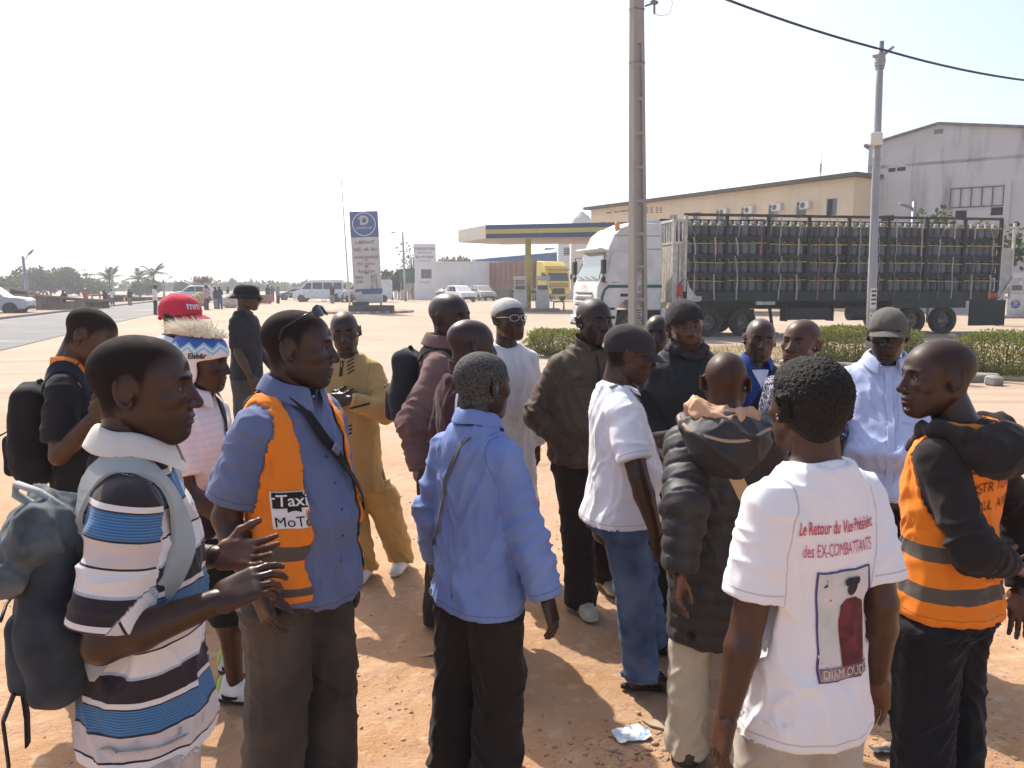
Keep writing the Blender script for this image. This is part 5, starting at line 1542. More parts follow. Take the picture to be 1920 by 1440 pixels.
def shell(parent, name, prof, w, zb, tumble, m, bevel=.05):
    """car body from a side outline (x,z): sides lean in above the belt line"""
    n = len(prof); yy = lambda z: w / 2 - max(0, z - zb) * tumble
    vs = [(x, -yy(z), z) for x, z in prof] + [(x, yy(z), z) for x, z in prof]
    fs = [tuple(range(n)), tuple(range(2 * n - 1, n - 1, -1))] + [(i, n + i, n + (i + 1) % n, (i + 1) % n) for i in range(n)]
    bm = bmesh.new(); V = [bm.verts.new(v) for v in vs]
    for f in fs: bm.faces.new([V[i] for i in f])
    bmesh.ops.recalc_face_normals(bm, faces=bm.faces)
    me = bpy.data.meshes.new(name); bm.to_mesh(me); bm.free(); me.materials.append(m)
    o = bpy.data.objects.new(name, me); COL.objects.link(o); o.parent = parent
    b = o.modifiers.new('bevel', 'BEVEL'); b.width = bevel; b.segments = 3; b.limit_method = 'ANGLE'; b.angle_limit = R(20)
    me.polygons.foreach_set('use_smooth', np.full(len(me.polygons), True)); me.set_sharp_from_angle(angle=R(50))
    return o


def side_panes(parent, polys, w, zb, tumble, m, name='window', off=.006):
    yy = lambda z: w / 2 - max(0, z - zb) * tumble + off
    for p in polys:
        for k in (-1, 1):
            b = MB(); n = len(p); pts = [(x, k * yy(z), z) for x, z in p]; b.add(pts, [tuple(range(n)) if k < 0 else tuple(range(n - 1, -1, -1))]); b.build(name, m, parent)


def cross_pane(parent, x0, z0, x1, z1, w, zb, tumble, m, name='windscreen', inset=.10, off=.012):
    d = Vector((z1 - z0, 0, -(x1 - x0))).normalized() * off
    if (d.x > 0) != (x0 < 0): pass
    b = MB(); y0 = w / 2 - max(0, z0 - zb) * tumble - inset; y1 = w / 2 - max(0, z1 - zb) * tumble - inset
    for s_ in (1, -1): b.add([Vector((x0, -y0, z0)) + d * s_, Vector((x0, y0, z0)) + d * s_, Vector((x1, y1, z1)) + d * s_, Vector((x1, -y1, z1)) + d * s_], [(0, 1, 2, 3)])
    b.build(name, m, parent)


def car(label, loc, rz, kind, paint, name='parked_car', cat='car', group=None):
    t = thing(name, label, cat, loc, rz, group)
    K = {'sedan': (4.3, 1.72, .86, .30, [(0, .35), (0, .62), (.12, .82), (1.15, .98), (1.85, 1.40), (2.9, 1.44), (3.6, 1.05), (4.25, .98), (4.3, .45), (4.2, .28), (.1, .28)], [[(1.42, 1.0), (1.95, 1.34), (2.38, 1.36), (2.38, 1.0)], [(2.46, 1.0), (2.46, 1.36), (2.88, 1.36), (3.35, 1.02)]], (1.22, 1.02, 1.80, 1.37), (3.55, 1.08, 2.98, 1.40), .32),
         'suv': (4.5, 1.85, 1.0, .24, [(0, .45), (0, .85), (.15, 1.02), (1.2, 1.12), (1.8, 1.66), (2.2, 1.72), (3.9, 1.70), (4.40, 1.12), (4.5, 1.0), (4.5, .50), (4.35, .35), (.15, .35)], [[(1.42, 1.12), (1.92, 1.58), (2.45, 1.62), (2.45, 1.12)], [(2.53, 1.12), (2.53, 1.62), (3.25, 1.60), (3.25, 1.12)], [(3.33, 1.14), (3.33, 1.60), (3.75, 1.58), (3.95, 1.2)]], (1.28, 1.15, 1.78, 1.62), (4.32, 1.15, 3.96, 1.62), .36),
         'van': (5.3, 1.95, 1.25, .10, [(0, .45), (0, .95), (.25, 1.15), (.75, 1.30), (1.45, 2.15), (1.8, 2.30), (5.2, 2.32), (5.3, 2.1), (5.3, .5), (5.2, .38), (.1, .38)], [[(1.02, 1.35), (1.50, 1.98), (1.95, 2.02), (1.95, 1.35)], [(2.1, 1.35), (2.1, 2.02), (3.1, 2.02), (3.1, 1.35)], [(3.22, 1.35), (3.22, 2.02), (4.15, 2.02), (4.15, 1.35)], [(4.27, 1.35), (4.27, 2.02), (5.15, 2.02), (5.15, 1.35)]], (.82, 1.38, 1.40, 2.08), (5.3, 1.4, 5.29, 2.0), .35)}[kind]
    L_, w, zb, tb, prof, panes, ws, rw, wr = K
    body = shell(t, 'body', prof, w, zb, tb, paint)
    side_panes(t, panes[:1] if 'box' in label else panes, w, zb, tb, VGLASS); cross_pane(t, *ws, w, zb, tb, VGLASS, 'windscreen'); cross_pane(t, *rw, w, zb, tb, VGLASS, 'rear_window')
    for x in (wr * 2 + .18, L_ - wr * 2 - .22):
        for k in (-1, 1):
            a = MB(); a.lathe([(wr * 1.16, -.02), (wr * 1.16, .02)], (x, k * (w / 2 - .005), wr), 18, axis='Y'); a.build('wheel_arch', BLKP, body)
            wheel(t, x, k * (w / 2 - .08), wr, .22, k, 16)
    for k in (-1, 1):
        MB().box((.02, k * (w / 2 - .28), prof[1][1] - .02), (.10, .34, .14), bev=.03).build('headlight', LAMPG, t)
        MB().box((L_ - .02, k * (w / 2 - .16), zb - .02 if kind != 'van' else 1.0), (.08, .16, .30), bev=.02).build('tail_light', REDG, t)
        MB().box((ws[0] + .22, k * (w / 2 + .07), ws[1] + .08), (.10, .18, .14), bev=.03).build('mirror', BLKP, t)
        for x in (panes[1][0][0] + .02,): MB().box((x - .14, k * (w / 2 + .008), zb - .08), (.16, .03, .03)).build('door_handle', BLKP, t)
    MB().box((-.015, 0, .48), (.06, w * .6, .16), bev=.02).build('grille', BLKP, t); MB().box((L_ + .01, 0, .72 if kind != 'van' else .9), (.02, .5, .12)).build('number_plate', mat('plate', (.6, .58, .5), .6), t)
    MB().box((L_ / 2, 0, .42), (L_ + .06, w * .94, .14), bev=.04).build('bumper', BLKP, t)
    return t


def paint(name, c, rough=.3): return mat(name, c, rough, .5, tuple(q * .8 for q in c), scale=3, coat=.3)


# white lorry cab
WP = mat('lorry_white', (.66, .66, .65), .45, .4, (.55, .53, .50), scale=2.2); GREENB = mat('lorry_green', (.012, .10, .055), .5, .4)
cy_ = R(15); tl = at(1121, 600, 27.4); TR = thing('lorry_cab', 'white lorry tractor with a green side stripe and orange roof beacon', 'lorry', (tl.x, 27.4, 0), cy_)
CW = 2.5
def yb(y): return y + CW / 2         # local y: 0 at the near side, CW at the far side
cab = MB()
prof = [(.02, .42), (-.06, .95), (-.02, 1.75), (.06, 1.95), (.36, 2.98), (.40, 3.10), (.60, 3.55), (.92, 3.80), (1.5, 3.92), (2.30, 3.96), (2.36, 3.85), (2.36, .95), (1.75, .95), (1.62, 1.18), (1.35, 1.32), (1.0, 1.30), (.72, 1.05), (.66, .45)]
o = shell(TR, 'cab', prof, CW, 1.9, .035, WP, .07); o.location = (0, CW / 2, 0)
def cabpart(name, m, mbf, parent=TR, **k):
    b = MB(); mbf(b); q = b.build(name, m, parent, **k); q.location = (0, CW / 2, 0) if parent is TR else (0, 0, 0); return q
nx = lambda z: -.01 - .0
pl = lambda z: .06 + (z - 1.95) * .30 / 1.03
WSG = mat('windscreen_glass', (.16, .20, .20), .06, .7)
cabpart('windscreen', WSG, lambda b: b.add([(pl(2.0) - .03, -1.12, 2.0), (pl(2.0) - .03, 1.12, 2.0), (pl(2.95) - .03, 1.06, 2.95), (pl(2.95) - .03, -1.06, 2.95)], [(0, 3, 2, 1)]))
cabpart('sun_visor', WP, lambda b: b.box((.22, 0, 3.02), (.40, 2.36, .08), M=Matrix.Rotation(R(14), 4, 'Y'), bev=.03))
sy = lambda z: -(CW / 2 - max(0, z - 1.9) * .035) - .008
for k in (-1, 1):
    pts = [(.30, 2.02), (.52, 2.86), (1.35, 2.86), (1.35, 1.98), (.55, 1.90)]
    cabpart('side_window', VGLASS, lambda b: b.add([(x, -k * sy(z) if k > 0 else sy(z), z) for x, z in pts], [(0, 1, 2, 3, 4) if k > 0 else (4, 3, 2, 1, 0)]))
    cabpart('door', WP, lambda b: b.prism([(.16, .62), (.22, 1.95), (.50, 2.95), (1.42, 2.95), (1.42, 1.33), (1.0, 1.36), (.70, 1.08), (.66, .62)], 0, .006, M=Matrix.Translation((0, k * CW / 2 + (.001 if k > 0 else -.001), 0)) @ (YX if k < 0 else Matrix(((1, 0, 0, 0), (0, 0, 1, 0), (0, 1, 0, 0), (0, 0, 0, 1)))))).hide_render = False
    cabpart('door_handle', BLKP, lambda b: b.box((1.22, k * (CW / 2 + .02), 1.52), (.22, .05, .06)))
    cabpart('stripe', GREENB, lambda b: (b.box((1.36, k * (CW / 2 + .010), 1.78), (1.98, .014, .10)), b.prism([(.37, 1.73), (.37, 1.83), (.20, 1.70), (.10, 1.45), (.08, 1.10), (.16, 1.10), (.19, 1.42), (.27, 1.64)], 0, .014, M=Matrix.Translation((0, k * (CW / 2 + .008) + .007, 0)) @ YX)))
    cabpart('mirror', BLKP, lambda b: (b.box((.10, k * (CW / 2 + .20), 2.45), (.14, .24, .52), bev=.04), b.box((.10, k * (CW / 2 + .18), 2.02), (.12, .2, .2), bev=.04), b.tube([(.3, k * CW / 2, 2.8), (.12, k * (CW / 2 + .18), 2.8), (.12, k * (CW / 2 + .18), 1.95), (.3, k * CW / 2, 1.9)], .018, 6)))
    cabpart('headlight', LAMPG, lambda b: b.box((.0, k * .95, .82), (.10, .42, .28), bev=.04))
    cabpart('step', BLKP, lambda b: (b.box((.42, k * (CW / 2 + .01), .72), (.40, .06, .10)), b.box((.42, k * (CW / 2 + .01), 1.02), (.36, .05, .08))))
    cabpart('side_vent', BLKP, lambda b: b.box((1.02, k * (CW / 2 + .008), 1.48), (.42, .03, .10)))
    cabpart('panel_line', mat('seam', (.20, .20, .19), .7), lambda b: (b.box((1.62, k * (CW / 2 - .02), 2.55), (.012, .06, 2.2)), b.box((1.99, k * (CW / 2 - .033), 3.05), (.74, .03, .012)), b.box((1.3, k * (CW / 2 - .055), 3.50), (2.0, .03, .014))))
for i in range(6): cabpart('grille_bar', BLKP if i % 2 else WP, lambda b: b.box((-.07, 0, 1.02 + i * .105), (.05, 1.75 - .02 * i, .055), bev=.012))
cabpart('bumper', WP, lambda b: (b.box((-.06, 0, .58), (.22, 2.46, .34), bev=.06),)); cabpart('bumper_slot', BLKP, lambda b: (b.box((-.175, 0, .60), (.02, 1.3, .14)), b.box((-.16, 0, .42), (.04, 2.2, .06))))
cabpart('fog_light', LAMPG, lambda b: [b.lathe([(.085, -.02), (.09, .02), (.04, .04)], (-.17, k * .92, .55), 12, axis='X', M=Matrix.Rotation(math.pi, 4, 'Z')) for k in (-1, 1)])
cabpart('wiper', BLKP, lambda b: [b.tube([(pl(2.02) - .05, y0, 2.02), (pl(2.1) - .06, y0 + .6, 2.12)], .014, 5) for y0 in (-1.0, -.35, .3)])
cabpart('beacon', ORNG, lambda b: b.lathe([(.09, 3.68), (.09, 3.92), (.05, 3.98)], (.78, -.95, 0), 12)); cabpart('air_deflector', WP, lambda b: b.prism([(.95, 3.78), (1.4, 3.99), (2.3, 4.08), (2.34, 3.9), (1.6, 3.88)], -1.05, 1.05, M=YX), smooth=40)
v, f = text_mesh('LIMA', .26, .006); cabpart('lettering', mat('faded_red', (.55, .20, .18), .7), lambda b: b.add([(-.062, -x, 1.70 + y * .8) for x, y in v], [tuple(q) for q in f]))
ch = MB(); ch.box((3.7, CW / 2, .78), (5.6, .9, .30)); ch.box((3.2, .30, .66), (1.3, .55, .55), bev=.08); ch.box((3.2, 2.2, .66), (1.3, .55, .55), bev=.08); ch.build('chassis', BLKP, TR)
MB().box((2.45, .05, .85), (.16, .10, .35)).build('side_skirt', WP, TR); fn = MB()
for k in (.1, 2.4): fn.box((4.9, k, 1.22), (1.25, .5, .04)); 
fn.build('mudguard', BLKP, TR)
for x in (1.18,):
    for k, y in ((-1, .16), (1, 2.34)): wheel(TR, x, y, .50, .32, k)
TT_ = at(1279, 600, 28.2); ty_ = R(9.6); TL = thing('gas_trailer', 'long dark trailer racked with grey gas cylinders and tied with webbing', 'trailer', (TT_.x, 28.2, 0), ty_)
ML_ = Matrix.Rotation(ty_ - cy_, 4, 'Z')
TLEN, TW = 12.45, 2.5
for x in (1.05, 2.35):
    for k, y in ((-1, .22), (1, 2.28)): wheel(TL, x, y, .50, .34, k, deep=True).name = 'wheel'
DKG = mat('trailer_green', (.014, .026, .020), .6, .35, (.03, .034, .028), scale=3); DKF = mat('rack_black', (.016, .016, .018), .7, .3, (.04, .034, .03), scale=4); RUSTR = mat('rail_rust', (.085, .060, .048), .8, .2, (.05, .04, .035), scale=5); PALE = mat('rail_pale', (.60, .58, .53), .7, .2, (.42, .38, .33), scale=5); YELB = mat('bar_yellow', (.52, .42, .10), .7, .2, (.30, .22, .08), scale=9)
bd = MB(); bd.box((TLEN / 2, TW / 2, 1.42), (TLEN, TW, .36)); bd.build('bed', DKG, TL, bevel=.02)
MB().box((TLEN / 2, TW / 2, 1.10), (TLEN - 1.5, 1.1, .28)).build('chassis', DKG, TL)
gap = MB(); gap.box((3.1, -.02, 1.18), (.7, .1, .12)); gap.build('side_plate', PALE, TL); MB().box((.42, -.012, 1.36), (.55, .02, .16)).build('marker_plate', PALE, TL)
LV = [1.62, 2.26, 2.90, 3.54]; RH = .64; TOP = 4.22
for z in LV[1:]:
    for y in (.03, TW - .03): MB().box((TLEN / 2, y, z - .09), (TLEN, .07, .18)).build('shelf_beam', DKF, TL)
    MB().box((TLEN / 2, TW / 2, z - .04), (TLEN - .1, TW - .2, .03)).build('shelf', DKF, TL)
for y in (.02, TW - .02): MB().box((TLEN / 2, y, TOP + .03), (TLEN + .02, .09, .09)).build('top_rail', RUSTR, TL)
NB = 8; bw = TLEN / NB
for i in range(NB + 1):
    for y in (.0, TW): MB().box((i * bw if 0 < i < NB else (.05 if i == 0 else TLEN - .05), y, (1.6 + TOP) / 2), (.10, .10, TOP - 1.6)).build('post', DKF if i else PALE, TL)
for i in range(NB):
    for z in LV:
        rs = np.random.RandomState(i * 7 + int(z * 10)); b = MB(); b.tube([(i * bw + .06, -.045, z + .36 + rs.normal(0, .008)), ((i + 1) * bw - .06, -.045, z + .36 + rs.normal(0, .02))], .020, 6); b.build('cross_bar', YELB, TL)
WEB = [mat('webbing_grey', (.38, .33, .31), .9), mat('webbing_tan', (.46, .36, .29), .9), mat('webbing_red', (.34, .13, .12), .9)]
for i in range(NB * 2):
    rs = np.random.RandomState(90 + i); x = (i + .5) * bw / 2 + rs.normal(0, .06)
    for a, (z0, z1) in enumerate(zip([1.30] + [z - .04 for z in LV[1:]], [z - .06 for z in LV[1:]] + [TOP])):
        if a == 3 and i % 3 == 0: dx = rs.choice([-.35, .35])
        else: dx = rs.normal(0, .04)
        pts = [(x, -.085, z0), (x + dx * .4 + rs.normal(0, .03), -.115, z0 * .6 + z1 * .4), (x + dx * .8, -.11, z0 * .25 + z1 * .75), (x + dx, -.085, z1)]
        b = MB(); b.tube(pts, .026, 6, flat=.25); b.build('webbing_strap', WEB[2 if i in (3, 6) else i % 2], TL)
# head board: open slats above, closed panels below
hbz = 3.30
for y in (.0, TW): MB().box((-.35, y + (.05 if y == 0 else -.05), 2.62), (.09, .09, 2.9)).build('headboard_post', PALE, TL)
for z in (4.05, 3.28, 1.25): MB().box((-.17, .05, z), (.45, .08, .09)).build('headboard_rail', PALE, TL); MB().box((-.35, TW / 2, z), (.08, TW - .1, .09)).build('headboard_rail', PALE, TL)
for x in (-.18, -.02): MB().box((x, .05, 3.66), (.05, .06, .70)).build('headboard_slat', PALE, TL)
for x in (-.25, -.12, .0): MB().box((x, .05, 2.26), (.095, .06, 1.94)).build('headboard_panel', PALE, TL)
for i in range(9): MB().box((-.35, .25 + i * .25, 3.66), (.05, .06, .70)).build('headboard_slat', PALE, TL); MB().box((-.35, .25 + i * .25, 2.26), (.05, .22, 1.94)).build('headboard_panel', PALE, TL)
fe = thing('fire_extinguisher', 'red fire extinguisher hung on the white front board of the trailer', 'fire extinguisher', (TL.matrix_basis @ Vector((-.14, -.08, 1.62))).freeze(), ty_)
b = MB(); b.lathe([(.02, -.20), (.085, -.19), (.09, -.15), (.09, .16), (.06, .22), (.03, .24), (.03, .28)], n=14); b.build('cylinder', mat('extinguisher_red', (.50, .03, .025), .4, .5), fe, 40); b = MB(); b.tube([(0, 0, .27), (.04, -.02, .33), (.14, -.03, .42)], .014, 6); b.tube([(0, 0, .27), (-.03, -.03, .3), (-.09, -.05, .1)], .012, 6); b.build('handle', BLKP, fe, True)
pn = MB(); pn.prism([(.12, 1.25), (.12, 1.98), (.20, 1.75), (.62, 1.25)], 0, .04, M=Matrix.Translation((0, -.06, 0)) @ YX); pn.build('corner_gusset', PALE, TL)
# tail
for x in (TLEN + .06, TLEN + .55): MB().box((x, .04, 2.72), (.08, .08, 2.8)).build('tail_post', PALE, TL)
for z in (3.95, 3.15, 1.35): MB().box((TLEN + .30, .04, z), (.50, .07, .08)).build('tail_rail', PALE, TL)
MB().box((TLEN + .30, .045, 2.30), (.46, .05, 1.62)).build('tail_panel', mat('tail_panel', (.36, .36, .35), .7, .2, (.48, .47, .44), scale=4), TL); b = MB(); b.prism([(TLEN + .0, 1.28), (TLEN + .12, 1.28), (TLEN + .56, 1.95), (TLEN + .56, 2.12)], 0, .05, M=Matrix.Translation((0, -.01, 0)) @ YX); b.build('tail_brace', PALE, TL)
MB().box((TLEN - .25, -.03, 1.44), (.42, .06, .17)).build('tail_light', REDG, TL)
for x, w_ in ((TLEN + .05, 1.5),): MB().box((x - .40, .05, .78), (w_, .06, .95)).build('mud_flap', mat('flap_green', (.012, .020, .017), .6), TL)
MB().box((9.6, .15, 1.12), (3.0, .4, .28)).build('mudguard', DKG, TL)
for x in (9.05, 10.35):
    for k, y in ((-1, .2), (1, 2.3)): wheel(TL, x, y, .52, .36, k, deep=True, rimmat=mat('rusty_rim', (.40, .37, .33), .6, .3, (.22, .12, .07), scale=5))
bx = MB(); bx.box((4.9, .3, .78), (1.7, .5, .42)); bx.build('tool_box', mat('box_brown', (.045, .035, .03), .7), TL, bevel=.02); 
for y in (.4, 2.1): lg = MB(); lg.tube([(3.45, y, 1.2), (3.65, y, .12)], .06, 8); lg.box((3.65, y, .08), (.3, .3, .05)); lg.build('landing_leg', DKG, TL)
for x in (4.0, 5.8): MB().box((x, .3, .82), (.05, .5, .6)).build('box_bracket', DKG, TL)
MB().tube([(7.6, .35, .8), (6.6, .35, .8)], .28, 14).build('air_tank', DKG, TL, 40)
# cylinders
CYL = mat('cylinder_paint', (.066, .088, .128), .55, .4, (.12, .125, .135), scale=5, dirt=((.05, .04, .035), 9, .5, .75)); VAL = mat('collar_white', (.55, .52, .46), .6, .3, (.30, .27, .23), scale=12)
cb = MB(); cb.lathe([(.10, 0), (.118, .03), (.142, .07), (.146, .10), (.146, .36), (.140, .40), (.105, .445), (.05, .46)], n=16); cme = cb.build('gas_cylinder', CYL, None, 50)
cc = MB(); cc.lathe([(.062, .45), (.085, .45), (.088, .53), (.080, .545), (.060, .54), (.058, .46)], n=14, cap=False); cc.box((0, 0, .49), (.03, .03, .07)); ccm = cc.build('valve_collar', VAL, cme, 40)
NC = 41; ORD = ['first', 'second', 'third', 'fourth', 'fifth', 'sixth', 'seventh', 'eighth', 'ninth', 'tenth', 'eleventh', 'twelfth', 'thirteenth', 'fourteenth', 'fifteenth', 'sixteenth', 'seventeenth', 'eighteenth', 'nineteenth', 'twentieth']
def ordinal(i):
    if i < 20: return ORD[i]
    t_ = {20: 'twenty', 30: 'thirty', 40: 'forty'}
    n_ = i + 1; b_ = n_ // 10 * 10
    return {30: 'thirtieth', 40: 'fortieth'}.get(n_) if n_ % 10 == 0 else t_[b_] + '-' + ORD[n_ % 10 - 1]
TM = Matrix.Translation(TL.location) @ Matrix.Rotation(ty_, 4, 'Z'); rs = np.random.RandomState(77); first = True; VAR = [CYL, mat('cylinder_dark', (.038, .050, .076), .55, .4, (.075, .078, .085), scale=6), mat('cylinder_light', (.10, .125, .17), .55, .4, (.15, .15, .15), scale=6)]
meshes = [cme.data]
for v_ in VAR[1:]:
    q = cme.data.copy(); q.materials[0] = v_; meshes.append(q)
deep = MB()
for r_, z in enumerate(LV):
    for i in range(NC):
        x = .20 + (TLEN - .40) * i / (NC - 1); bay = (x / bw) % 1
        if bay < .055 or bay > .945: x += .07 if bay < .5 else -.07
        p_ = TM @ Vector((x, .17 + rs.uniform(0, .03), z - .025 + (.0 if r_ else .0)))
        if first: o, c_ = cme, ccm; first = False
        else:
            o = cme.copy(); COL.objects.link(o); c_ = ccm.copy(); COL.objects.link(c_); c_.parent = o
        o.data = meshes[rs.choice(3, p=[.5, .25, .25])]; o.location = p_; o.rotation_euler = (0, 0, rs.uniform(0, 6.28))
        tag(o, f"grey gas cylinder in the {['lowest', 'second', 'third', 'top'][r_]} row of the trailer rack, {ordinal(i)} from the cab", 'gas cylinder', 'gas cylinders racked on the trailer')
        for d_ in range(1, 8 if r_ == 3 else 3): deep.lathe([(.12, .0), (.146, .10), (.146, .36), (.10, .45), (.085, .54)], TM @ Vector((x, .17 + d_ * .305, z - .025)), 8)
tag(deep.build('gas_cylinders', CYL, None, 50), 'rows of grey gas cylinders deeper inside the trailer rack', 'gas cylinders', kind='stuff')

# yellow lorry with slatted red trailer, at the back of the station
YP = paint('lorry_yellow', (.62, .46, .03)); yo = at(1012, 563, 92)
t = thing('yellow_lorry', 'yellow lorry cab towing a trailer of rust-red slats parked behind the pumps', 'lorry', (yo.x + 1.9, 90, 0), R(180 + 58)); SC_ = 1.16; t.scale = (SC_, SC_, SC_)
# local +x points to the tail; the nose is at x=0
prof = [(.0, .45), (-.05, 1.0), (.0, 1.8), (.25, 2.95), (.5, 3.3), (1.2, 3.75), (2.2, 3.8), (2.2, .9), (.1, .45)]
t.rotation_euler.z = R(116)
t.location = (yo.x + 1.9, 88, 0)
o = shell(t, 'cab', prof, 2.5, 1.8, .03, YP, .07)
b = MB(); b.add([(.02 - .03, -1.1, 1.9), (-.01, 1.1, 1.9), (.21, 1.05, 2.75), (.21, -1.05, 2.75)], [(0, 3, 2, 1)]); b.build('windscreen', VGLASS, t)
b = MB(); b.box((-.06, 0, .95), (.08, 1.3, .55), bev=.05); b.build('grille', BLKP, t); b = MB()
for i in range(3): b.box((-.055, 0, 1.38 + i * .14), (.05, 2.0, .05))
b.build('grille_slot', BLKP, t); MB().box((.1, 0, 2.98), (.35, 2.3, .08)).build('sun_visor', mat('visor_brown', (.30, .22, .05), .6), t)
for k in (-1, 1):
    MB().box((-.04, k * .98, .85), (.1, .35, .25), bev=.04).build('headlight', LAMPG, t); MB().box((.05, k * 1.42, 2.3), (.14, .22, .5), bev=.03).build('mirror', BLKP, t)
    b = MB(); pts = [(.35, k * 1.262, 1.95), (.52, k * 1.24, 2.7), (1.15, k * 1.24, 2.7), (1.15, k * 1.262, 1.95)]; b.add(pts, [(0, 1, 2, 3) if k > 0 else (3, 2, 1, 0)]); b.build('side_window', VGLASS, t)
    for x in (1.2, 4.4): wheel(t, x, k * 1.1, .5, .3, k, 14)
MB().box((3.6, 0, .85), (5, .9, .3)).build('chassis', BLKP, t)
RW = mat('red_slats', (.30, .12, .08), .85, .2, (.20, .09, .06), scale=4); tr = MB(); tr.box((9.0, 0, 1.3), (12.5, 2.4, .3)); tr.build('trailer_bed', RW, t); TL2 = 12.4
for k in (-1, 1):
    for i in range(9): MB().box((9.0, k * 1.2, 1.55 + i * .28), (TL2, .05, .19)).build('slat', RW, t)
    for i in range(11): MB().box((9.0 - TL2 / 2 + i * TL2 / 10, k * 1.24, 2.7), (.10, .06, 2.5)).build('post', mat('red_post', (.16, .07, .05), .8), t)
    for x in (12, 13.3, 14.6): wheel(t, x, k * 1.05, .5, .3, k, 12)
for i in range(9): MB().box((9.0 - TL2 / 2, 0, 1.55 + i * .28), (.05, 2.4, .19)).build('slat', RW, t); MB().box((9.0 + TL2 / 2, 0, 1.55 + i * .28), (.05, 2.4, .19)).build('slat', RW, t)
MB().box((9.0, 0, 2.7), (12.0, 2.1, 2.3)).build('load', mat('sack_load', (.22, .12, .09), .9, .1, (.12, .07, .05), scale=2), t)

# cars in front of the white wall, minibus, van
def back_car(px, py, dx, **k): q = ground_at(px, py); return (q.x, q.y, 0)
car('dark blue saloon car parked at the foot of the white sign wall', back_car(808, 562, 0), R(35), 'sedan', paint('blue_paint', (.035, .06, .11)))
car('white sport utility car parked between the blue saloon and grey van', tuple(at(880, 565, 84))[:2] + (0,), R(180 - 62), 'suv', paint('white_paint', (.72, .72, .71)))
car('silver-grey van parked right of the white sport utility car', tuple(at(917, 562, 90))[:2] + (0,), R(180 - 68), 'suv', paint('silver_paint', (.36, .34, .31)))
car('white minibus with a row of side windows parked beyond the island', tuple(at(553, 566, 86))[:2] + (0,), R(3), 'van', paint('minibus_white', (.74, .74, .74)), 'minibus', 'minibus')
car('white box van half hidden behind the station price sign', tuple(at(640, 566, 84))[:2] + (0,), R(8), 'van', paint('van_white', (.66, .68, .70)), 'white_van', 'van')
car('silver car parked beyond the road at the left edge', tuple(at(60, 588, 49.5))[:2] + (0,), R(180 + 14), 'suv', paint('silver_car', (.42, .43, .45)))
car('small grey car far beyond the sacks, left of the minibus', tuple(at(520, 561, 96))[:2] + (0,), R(10), 'sedan', paint('grey_car', (.30, .31, .32)))
car('white car crowded among the stalls behind the red cap', tuple(at(318, 566, 82))[:2] + (0,), R(20), 'suv', paint('white_paint', (.72, .72, .71)))


def motorbike(label, loc, rz, col):
    t = thing('motorcycle', label, 'motorcycle', loc, rz, 'motorcycles parked behind the price sign')
    for x in (-.62, .62):
        w = MB(); w.lathe([(.27, -.04), (.31, -.035), (.31, .035), (.27, .04), (.27, -.04)], n=16, axis='Y', cap=False); w.lathe([(.05, -.05), (.05, .05)], n=8, axis='Y'); o = w.build('wheel', TYRE, t, 40); o.location = (x, 0, .31)
        s_ = MB()
        for i in range(6): a = math.pi * i / 6; s_.tube([(math.cos(a) * .28, 0, math.sin(a) * .28), (-math.cos(a) * .28, 0, -math.sin(a) * .28)], .008, 4)
        s_.build('spokes', CHROME, o)['kind'] = 'stuff'
    f = MB(); f.tube([(-.62, .07, .31), (-.1, .07, .42), (.35, .05, .85)], .03, 6); f.tube([(-.62, -.07, .31), (-.1, -.07, .42), (.35, -.05, .85)], .03, 6); f.box((0, 0, .42), (.38, .24, .32), bev=.05); f.build('frame', BLKP, t)
    f = MB(); f.tube([(.62, .09, .31), (.36, .09, .98)], .026, 6); f.tube([(.62, -.09, .31), (.36, -.09, .98)], .026, 6); f.tube([(.30, -.34, 1.04), (.37, -.1, 1.0), (.37, .1, 1.0), (.30, .34, 1.04)], .016, 6); f.build('fork', CHROME, t)
    b = MB(); b.sphere((.12, 0, .78), (.26, .15, .13), 12); b.box((.62, 0, .66), (.34, .11, .03)); b.sphere((.47, 0, .88), (.10, .11, .11), 10); b.build('tank', mat('bike_' + col[0], col[1], .3, .5), t, 40)
    b = MB(); b.box((-.32, 0, .78), (.66, .24, .10), bev=.04); b.build('seat', BLKP, t)


for i, (px, py, rz, c, lab) in enumerate(((618, 565, 30, ('red', (.35, .03, .03)), 'red motorcycle nearest the minibus tail'), (630, 566, 60, ('blue', (.03, .06, .25)), 'blue motorcycle between the red and the black ones'), (642, 567, 100, ('black', (.02, .02, .02)), 'black motorcycle just left of the flag pole'), (652, 566, 70, ('green', (.03, .16, .08)), 'green motorcycle beside the price sign'), (662, 567, 120, ('red', (.35, .03, .03)), 'red motorcycle half hidden by the price sign'), (545, 563, 20, ('black', (.02, .02, .02)), 'black motorcycle in front of the minibus nose'), (820, 562, 60, ('blue', (.03, .06, .25)), 'blue motorcycle at the green board'))):
    q = ground_at(px, py); motorbike(lab, (q.x, q.y, 0), R(rz), c)
# ------------------------------------------------------------------ the crowd
def local_thing(name, label, cat, p, group=None):
    o = thing(name, label, cat, tuple(p.root.location), p.root.rotation_euler.z, group)
    return o


def G(px, py):
    g = ground_at(px, py); return ('p', px, py, g.y)


